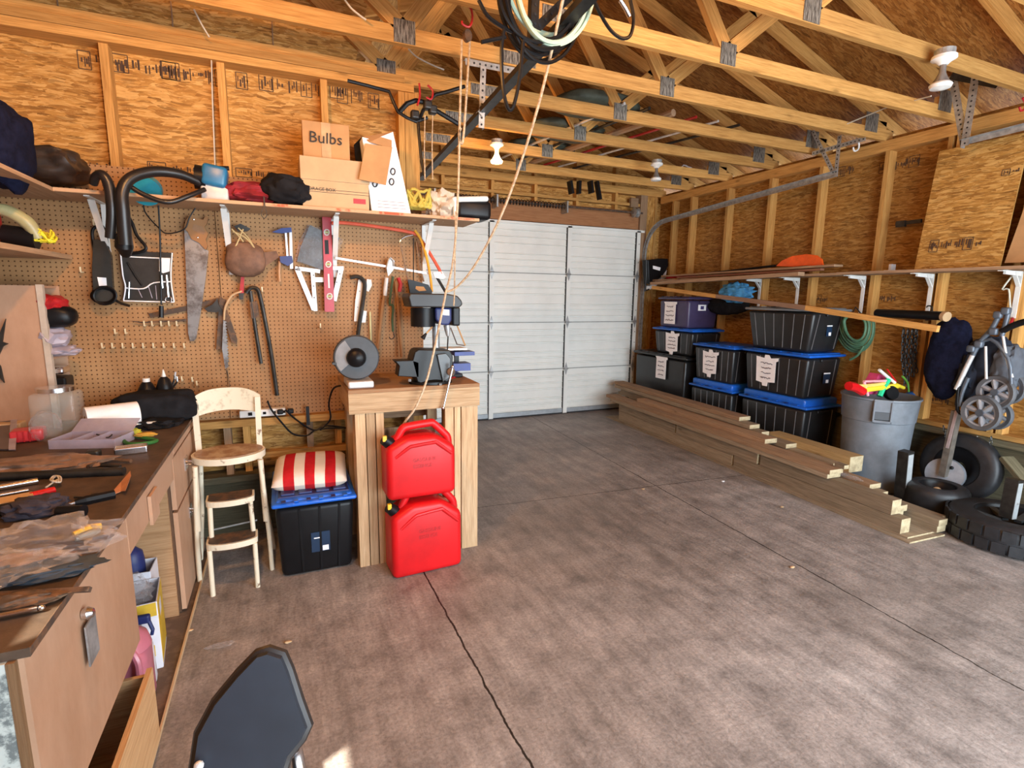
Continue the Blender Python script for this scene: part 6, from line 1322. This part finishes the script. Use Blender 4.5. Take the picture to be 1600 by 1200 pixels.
# -------------------------------------------------- tires and posts
def tire(name, label, c, R_, w, axis, par=None, tread=True, hubmat=None):
    t = thing(name, label, 'tire', c)
    z = V(axis).normalized(); cc_ = V(c)
    prof = [(R_*.56, .10*w), (R_*.60, .0), (R_*.80, -.02*w), (R_*.93, .06*w), (R_*.985, .16*w), (R_, .30*w), (R_, .70*w), (R_*.985, .84*w), (R_*.93, .94*w), (R_*.80, 1.02*w), (R_*.60, w), (R_*.56, .9*w)]
    obj('tire_body', M().lathe(prof, cc_, z, 48, cap=False), TIRE, t, smooth=True)
    if tread:
        a = V((1, 0, 0)) if abs(z.x) < .9 else V((0, 1, 0)); y = z.cross(a).normalized(); x = y.cross(z)
        for row, (h0, h1) in enumerate(((.08, .48), (.52, .92))):
            m = M()
            for k in range(26):
                an = (k+.5*row)/26*2*PI; d = x*math.cos(an)+y*math.sin(an); tg = -x*math.sin(an)+y*math.cos(an)
                m.box(cc_+z*(w*(h0+h1)/2)+d*(R_*1.0), (.014, R_*.20, w*(h1-h0)*.9), Matrix((d, tg, z)).transposed())
            obj('tread_blocks', m, TIRE, t, kind='stuff')
    obj('rim', M().lathe([(R_*.14, .5*w), (R_*.30, .55*w), (R_*.42, .75*w), (R_*.55, .88*w), (R_*.57, .98*w), (R_*.60, .99*w), (R_*.58, .80*w), (R_*.44, .6*w)], cc_, z, 40, cap=False), hubmat or BLK, t, smooth=True)
    return t
t = tire('tire', 'large black tire lying flat at the right edge of the floor', (4.38, 1.70, 0), .345, .19, (0, 0, 1))
for k in range(6): 
    a = k*PI/3; obj('rim_spoke', M().beam(V((4.38, 1.70, .13))+V((math.cos(a), math.sin(a), 0))*.06, V((4.38, 1.70, .16))+V((math.cos(a), math.sin(a), 0))*.20, .04, .02), plain('rim_sheen', (.08, .085, .09), .3, .5), t)
t = tire('tire', 'smooth black tire lying flat behind the lumber ends beside the grey bin', (4.45, 2.19, 0), .20, .22, (0, 0, 1), tread=False)
obj('hub_bolt', M().sph((4.45, 2.19, .17), .03), CARDL, t, smooth=True)
t = tire('tire', 'dark worn tire standing against the right wall behind the jack wheel', (4.87, 2.24, .29), .265, .12, (-1, 0, .15), tread=False)
def sqpost(label, base, top, w, face):
    t = thing('steel_post', label, 'post', base.to_tuple()); ax_ = (top-base).normalized(); m = M(); m.beam(base, top, w, w, (0, 1, 0)); obj('tube_body', m, DKMET, t)
    n = (CAM-base); n.z = 0; n.normalize(); obj('pale_face', M().beam(base+V((0, -w/2-.001, 0)), top+V((0, -w/2-.001, -.02)), w*.8 if face else w, .002, (0, 1, 0)), face, t)
    obj('bolt', M().sph(base.lerp(top, .4)+V((0, -w/2-.003, 0)), .008, 1), STEEL, t); return t
PF = plain('pale_metal_face', (.50, .53, .54), .4, .3)
b_ = at(1415, 752, 'y', 2.36); sqpost('square steel post standing between the grey bin and the smooth tire', V((at(1413, 752, 'y', 2.36).x, 2.36, .0)), V((at(1416, 704, 'y', 2.36).x, 2.36, at(1420, 704, 'y', 2.36).z)), .075, PF)
b_ = at(1578, 803, 'y', 1.70); sqpost('square steel post standing in the middle of the large flat tire', V((4.40, 1.74, .15)), V((4.42, 1.745, at(1590, 748, 'y', 1.74).z)), .07, PF)
# jack stand wheel with its post
t = thing('trailer_jack', 'weathered jack post with a silver wheel leaning on the right wall', 'trailer jack', at(1475, 745, 'x', 4.68).to_tuple())
J = lambda x, y, X=4.68: at(x, y, 'x', X)
obj('post', M().beam(J(1474, 744), J(1495, 642), .045, .06, (1, 0, 0)), plain('weathered_post', (.13, .11, .09), .7, var=.3), t); obj('post_face', M().beam(J(1480, 700, 4.65), J(1495, 642, 4.65), .02, .01, (1, 0, 0)), plain('pinkish_edge', (.35, .27, .26), .6), t)
obj('wheel', M().lathe([(.0, -.01), (.10, -.005), (.115, -.025), (.125, -.03), (.125, .03), (.115, .03)], J(1477, 741, 4.72), (-1, -.2, .15), 32), SILVT, t, smooth=True); obj('hub', M().sph(J(1487, 731, 4.70), .014), BLK, t)
plank('weathered board leaning in the corner behind the large tire', J(1572, 715, 4.86), J(1610, 760, 4.80), .10, .03, PWF, 'board', 'board')
# -------------------------------------------------- lumber pile
e_ = V((.0495, 1, 0)).normalized(); l_ = V((e_.y, -e_.x, 0)); O_ = V((3.70, 1.93, 0))
ENDM = worn('fresh_cut_end', (.56, .46, .28), (.34, .26, .15), .8, 0, 14, .42, .62)
def lb(label, u0, u1, v, z, w, h, mat=TREAT, skew=0.0):
    p0 = O_+e_*u0+l_*v+V((0, 0, z+h/2)); p1 = O_+e_*u1+l_*(v+skew)+V((0, 0, z+h/2))
    t = thing('lumber_board', label, 'board', p0.to_tuple(), 'boards in the lumber pile')
    obj('board', M().beam(p0, p1, w, h), mat, t); d = (p1-p0).normalized(); obj('cut_end', M().beam(p0-d*.0015, p0+d*.001, w*.98, h*.98), ENDM, t)
lb('thin sheet edge lying lowest under the lumber pile, sticking out in front', .0, 3.86, .18, .001, .36, .011)
lb('second thin strip under the pile with its pale end at the near corner', .04, 3.80, .20, .013, .32, .010)
lb('near lowest front timber of the pile', .09, 1.61, .085, .024, .09, .103); lb('far lowest front timber of the pile', 1.64, 3.62, .09, .024, .09, .103)
lb('near front timber of the second course in the pile', .16, 1.30, .08, .131, .09, .103); lb('middle front timber of the second course in the pile', 1.33, 2.45, .075, .131, .09, .103); lb('far front timber of the second course in the pile', 2.485, 3.62, .085, .131, .09, .103)
lb('overhanging flat board forming the lower lip on the pile front', .62, 3.75, .060, .240, .14, .036); lb('flat board directly on the overhanging lip of the pile', .60, 3.85, .055, .278, .14, .034, PINE_D)
lb('short low board with yellow end nearest the large tire, lower of two', .02, 2.6, .345, .024, .09, .045); lb('short low board with yellow end nearest the large tire, upper of two', .015, 2.6, .345, .070, .09, .045)
lb('low board at the outer corner beside the large tire', .06, 2.2, .425, .024, .05, .085)
lb('board with golden end below the split one near the tire', .22, 3.2, .215, .024, .09, .09); lb('board with split yellow end above the golden one', .20, 3.3, .215, .116, .09, .045)
lb('wide flat board in the middle of the pile top', .35, 3.5, .215, .162, .12, .04); lb('reddish flat board on the middle of the pile', .42, 3.4, .235, .204, .12, .036, PINE_D); lb('filler board hidden low behind the front timbers', 1.1, 3.7, .40, .12, .2, .09)
lb('board with pale end running beside the golden beam', .78, 3.6, .30, .243, .09, .04)
lb('thick golden beam on top of the pile beside the grey bin', .72, 1.55, .43, .213, .15, .13, lumber('golden_beam', (.30, .19, .07), (.40, .26, .11), (.5, .35, .17)))
lb('grey brown board on the top rear of the pile with pale end', 1.32, 3.3, .16, .313, .14, .04, PINE_D); lb('board on the upper pile step behind the grey brown one', 1.22, 3.95, .30, .285, .14, .038); lb('narrow board on top of the rear step of the pile', 1.50, 3.9, .28, .325, .09, .038)
lb('upper rear board of the pile near the middle totes', 1.62, 4.02, .27, .365, .12, .038); lb('topmost pale board of the pile with a cream end', 1.78, 4.06, .30, .405, .14, .038, PINE_D)
lb('rear filler timber of the pile', 1.0, 3.9, .42, .213, .09, .09)
lb('loose offcut pair end on the pile front', .58, .66, .13, .313, .05, .03)
tag(obj('plastic_wrap', M().blob(at(1325, 744, 'z', .25), (.05, .22, .03), .4, 4, 3, sub=3), CLEAR, smooth=True), 'scrap of clear wrap on the front of the lumber pile', 'wrap')
# ================================================================== OVERHEAD
def lamp(label, x, y, Y=None, lit=False, zt=2.945):
    c = at(x, y, 'z', 2.80) if Y is None else at(x, y, 'y', Y)
    t = thing('ceiling_lamp', label, 'lamp', (c.x, c.y, zt), 'porcelain lamp holders under the trusses')
    obj('socket_base', M().lathe([(.03, 0), (.06, -.004), (.062, -.02), (.035, -.035), (.022, -.05)], (c.x, c.y, zt), (0, 0, 1)), WHITE, t, smooth=True)
    em = plain('lit_bulb', (1, .9, .7), .4, emit=(1, .62, .25), es=14) if lit else None
    gl = plain('reflector_bulb_neck', (.35, .34, .33), .2, .6)
    obj('bulb_neck', M().lathe([(.016, -.05), (.017, -.09), (.03, -.12), (.045, -.145)], (c.x, c.y, zt)), em or gl, t, smooth=True); obj('bulb_face', M().lathe([(.047, -.145), (.056, -.155), (.05, -.172), (.0, -.182)], (c.x, c.y, zt)), em or WHITE, t, smooth=True)
    obj('junction_box', M().cyl((c.x, c.y, zt), (c.x, c.y, zt+.03), .05), STEEL, t); return c
lamp('lit reflector bulb under the trusses above the garage door', 776, 250, lit=True); lamp('unlit white reflector bulb near the garage door corner', 1025, 278); lamp('unlit white reflector bulb beside the V shaped hanger on the right', 1470, 130)
for i, (x, y) in enumerate(((-.25, 1.75), (1.75, 1.5))):
    t = thing('ceiling_lamp', ('lit reflector bulb over the workbench, above the picture' if i == 0 else 'lit reflector bulb over the middle of the floor, above the picture'), 'lamp', (x, y, 2.945), 'porcelain lamp holders under the trusses')
    obj('socket_base', M().lathe([(.03, 0), (.06, -.004), (.062, -.02), (.035, -.035), (.022, -.05)], (x, y, 2.945)), WHITE, t, smooth=True)
    obj('bulb', M().lathe([(.016, -.05), (.02, -.09), (.045, -.13), (.05, -.15)], (x, y, 2.945)), MATS['lit_bulb'], t, smooth=True)
# pulley and ropes
t = thing('rope_pulley', 'small pulley on a red hook with two hanging ropes', 'pulley', at(730, 55, 'y', 2.9).to_tuple())
U = lambda x, y, Y=2.9: at(x, y, 'y', Y)
obj('red_hook', M().tube([U(727, 6), U(736, 14), (U(738, 30)), U(733, 42), U(723, 38), U(722, 33)], .006, 8, spl=4), REDP, t, smooth=True)
obj('block', M().lathe([(0, -.012), (.024, -.012), (.024, .012), (0, .012)], U(730, 56), (.3, -1, 0), sx=1, sy=1.25), RUST, t, smooth=True); obj('shackle', M().tube([U(729, 40), U(727, 48), U(731, 46)], .004, 6), CHROME, t)
obj('rope', M().tube([U(721, 62), U(720, 120), U(718, 200), U(716, 290), U(712, 370), U(706, 420), U(697, 455)], .0065, 7, spl=3), ROPE, t, smooth=True)
obj('rope', M().tube([U(734, 64), U(731, 110), U(728, 160), U(724, 215), U(720, 225), U(717, 210), U(720, 200)], .0065, 7, spl=3), ROPE, t, smooth=True)
obj('rope', M().tube([U(697, 455), U(684, 520), U(668, 590), U(650, 635), U(636, 655), U(625, 670)], .0065, 7, spl=3), ROPE, t, smooth=True)
obj('rope', M().tube([U(712, 330), U(711, 400), U(710, 460), U(709, 478)], .004, 6, spl=2), ROPE, t, smooth=True)
t = thing('pull_rope', 'long white twisted rope sweeping from the ceiling hoses down to the drill press', 'rope', U(800, 290).to_tuple())
obj('rope', M().tube([at(882, -12, 'y', 2.0), at(866, 60, 'y', 2.1), at(845, 150, 'y', 2.25), at(820, 235, 'y', 2.4), at(790, 320, 'y', 2.55), at(762, 380, 'y', 2.7), at(735, 425, 'y', 2.8), at(712, 450, 'y', 2.88), U(698, 456)], .0065, 7, spl=4), ROPE, t, smooth=True)
# hoses coiled over the dark hanger
def bigcoil(name, label, cx, cy, rx, ry, n, r, mat, Y, seed, a0=0.0, a1=2*PI, cat='hose', extra=None):
    rd = random.Random(seed); t = thing(name, label, cat, at(cx, cy, 'y', Y).to_tuple())
    for k in range(n):
        dx_, dy = rd.uniform(-8, 8), rd.uniform(-9, 9); sx_, sy_ = rd.uniform(.85, 1.1), rd.uniform(.8, 1.08); yy = Y+rd.uniform(-.08, .08)
        pts = [at(cx+dx_+rx*sx_*math.cos(a), cy+dy+ry*sy_*math.sin(a), 'y', yy+.04*math.cos(a)) for a in [a0+(a1-a0)*i/14 for i in range(15)]]
        obj('loop', M().tube(pts, r, 7, spl=3), mat, t, smooth=True)
    for e in (extra or []): obj('loose_end', M().tube([at(x, y, 'y', Y-.05) for x, y in e], r, 7, spl=4), mat, t, smooth=True)
    return t
bigcoil('cable_coil', 'coil of black cable hung over the dark ceiling hanger', 850, -20, 62, 108, 7, .0075, BLK, 2.12, 3, -.2, PI+.2, 'cable', [[(748, 0), (762, 25), (785, 42), (800, 50)], [(788, 45), (784, 70), (784, 110), (788, 150), (796, 172), (804, 160), (812, 120), (818, 60)], [(928, 0), (940, 25), (955, 48), (972, 60), (985, 55), (990, 30), (985, 0)], [(752, 66), (770, 62), (790, 58)]])
bigcoil('air_hose_coil', 'coil of pale green air hose hung over the dark ceiling hanger', 866, -40, 66, 104, 5, .009, plain('pale_green_hose', (.42, .55, .42), .4), 2.16, 9, 0, PI, 'hose')
tag(obj('cable_plug', M().tube([at(969, 0, 'y', 2.0), at(978, 14, 'y', 2.0), at(984, 26, 'y', 2.0)], .009, 8), CHROME, smooth=True), 'chrome hose fitting dangling at the top of the picture', 'fitting')
# black tubular rack hanging by the post
t = thing('tube_rack', 'black bent tube rack hanging from red hooks beside the corner post', 'rack', at(650, 170, 'y', 3.3).to_tuple())
W = lambda x, y, Y=3.3: at(x, y, 'y', Y)
obj('bent_tube', M().tube([W(543, 126), (W(575, 134)), W(608, 143), W(614, 158), W(622, 175), W(636, 184), W(650, 190), W(668, 184)], .010, 8), BLK, t, smooth=True)
obj('bent_tube', M().tube([W(624, 175), W(636, 162), W(650, 157), W(664, 160), W(680, 172), W(700, 184), W(718, 195)], .014, 8), BLK, t, smooth=True)
obj('bent_tube', M().tube([W(726, 135), W(700, 143), W(680, 148), W(668, 160), W(660, 175), W(655, 188)], .011, 8), BLK, t, smooth=True)
obj('bent_tube', M().tube([W(653, 190), W(655, 215), W(658, 245), W(663, 275)], .009, 8, spl=3), BLK, t, smooth=True)
for x, y in ((648, 180), (668, 165), (676, 172)): obj('clamp_head', M().rbox(W(x, y, 3.28), (.05, .05, .05), .012), DKMET, t)
for pts in ([(655, 130), (656, 150), (652, 165)], [(668, 133), (676, 142), (674, 155), (666, 152)]): obj('red_hanger', M().tube([W(x, y, 3.27) for x, y in pts], .006, 6, spl=3), REDP, t, smooth=True)
for x in (664, 676): obj('hanging_cord', M().tube([W(x, 180, 3.27), W(x-1, 230, 3.27), W(x, 280, 3.27)], .004, 5), ROPE, t)
# stored things above the trusses
DG = plain('dark_green_canvas', (.055, .065, .045), .7, var=.25)
for i, (x, y, yy, lb_) in enumerate(((930, 205, 3.98, 'dark green rolled canvas laid over the trusses, nearest of the three lumps'), (885, 232, 4.65, 'dark green canvas lump on the rafters behind the nearest one'), (845, 254, 5.3, 'dark green canvas lump farthest towards the garage door'))):
    c = at(x, y, 'y', yy); tag(obj('canvas_roll', M().blob((c.x, yy+.02, 3.12), (.75, .5, .13), .10, 1.5, i+2, .8), DG, smooth=True), lb_, 'canvas')
for i, (x0, y0, x1, y1, r, mt, lb_) in enumerate(((905, 290, 1040, 240, .012, ALU, 'thin silver pole on the rafters, nearest the canvas'), (925, 292, 1060, 243, .014, DKMET, 'dark pole lying on the rafters beside the silver one'), (950, 294, 1085, 245, .03, PINE_D, 'broad pale plank lying on the far rafters'), (975, 296, 1105, 248, .012, REDP, 'red pole lying on the rafters'), (995, 297, 1115, 252, .010, ALU, 'silver pole lying rightmost on the far rafters'), (880, 286, 1010, 240, .012, DKMET, 'dark thin pole leftmost on the far rafters'))):
    a, b = at(x0, y0, 'z', 3.09), at(x1, y1, 'z', 3.09)
    a = V((2.3+.19*i, 5.75, 3.07)); b = V((2.55+.24*i, 3.72, 3.07))
    tag(obj('rafter_pole', M().tube([a, b], r, 8), mt, smooth=True), lb_, 'pole', 'poles stored on the rafters')
for i, x in enumerate((890, 905, 922, 932)):
    c = at(x, 283, 'y', 5.72); e = at(x+(3, -1, 2, 5)[i], (303, 303, 302, 312)[i], 'y', 5.72)
    tag(obj('swim_fin', M().beam(c, e, .09-.02*(i % 2), .03), BLK), ('black swim fin hanging leftmost behind the last truss', 'narrow black fin hanging second from the left behind the last truss', 'wide black fin hanging third from the left behind the last truss', 'pointed black fin hanging rightmost behind the last truss')[i], 'fin', 'black fins behind the last truss')
tag(obj('white_straps', M().tube([at(1062, 268, 'y', 5.5), at(1068, 258, 'y', 5.5), at(1080, 262, 'y', 5.5), at(1090, 255, 'y', 5.5), at(1096, 268, 'y', 5.5)], .008, 6, spl=3), PAPER, smooth=True), 'white straps dangling from the poles near the garage door corner', 'strap')
for i, (x, y, yy, mt, lb_) in enumerate(((1386, 185, 3.2, REDP, 'red hook screwed into the end of a truss near the right wall'), (1338, 228, 3.3, WHITE, 'white hook hanging near the end of the right door track'), (1598, 165, 2.1, REDP, 'red hook on the top plate at the right picture edge'))):
    tag(obj('utility_hook', M().tube([at(x, y-12, 'y', yy), at(x+4, y-4, 'y', yy), at(x+3, y+5, 'y', yy), at(x-3, y+8, 'y', yy), at(x-5, y+2, 'y', yy)], .007, 6, spl=4), mt, smooth=True), lb_, 'hook')
tag(obj('lamp_wire', M().tube([at(1322, 194, 'y', 3.2), at(1385, 168, 'y', 2.9), at(1455, 150, 'y', 2.5)], .005, 5), plain('white_wire', (.6, .55, .45), .6), smooth=True), 'white wire strung from truss to truss to the right lamp', 'wire')
for i, pts in enumerate(([(537, -3), (548, 12), (562, 24), (572, 31)], [(638, 76), (650, 88), (672, 100), (694, 109)], [(303, 15), (315, 38), (327, 58)])):
    tag(obj('wall_wire', M().tube([at(x, y, 'y', (3.1, 3.6, 3.5)[i]) for x, y in pts], .005, 5, spl=3), MATS['white_wire'], smooth=True), ('white electrical cable above the first gusset plate', 'white electrical cable running behind the second gusset plate', 'white electrical cable crossing the plates at upper left')[i], 'cable')
tag(obj('stud_wire', M().tube([at(330, 85, 'y', 3.64), at(332, 160, 'y', 3.64), at(336, 262, 'y', 3.64)], .004, 5), MATS['white_wire'], smooth=True), 'white cable running down the stud above the blue blower', 'cable')
# mill marks printed on the sheathing
YY = 3.745-.0075
def wp_st(x, y, seed, n, h=.09): c = at(x, y, 'y', YY); stamps(wp, lambda u, v: V((c.x+u, YY, c.z-v)), seed, n, h=h)
for a in ((120, 78, 1, 3), (168, 82, 2, 7), (368, 112, 4, 1), (404, 115, 5, 5), (90, 247, 21, 4, .05), (230, 252, 22, 5, .05), (368, 262, 23, 3, .05), (515, 128, 6, 1), (526, 128, 7, 2, .12), (575, 145, 9, 1), (250, 95, 10, 1)): wp_st(*a)
XX = XO+.006-.0075
def wr_st(x, y, seed, n, h=.09): c = at(x, y, 'x', XX); stamps(wr, lambda u, v: V((XX, c.y-u, c.z-v)), seed, n, h=h)
for a in ((1375, 255, 11, 4), (1310, 262, 12, 2), (1275, 462, 13, 2, .07), (1362, 460, 14, 3, .07), (1455, 618, 15, 3, .06)): wr_st(*a)
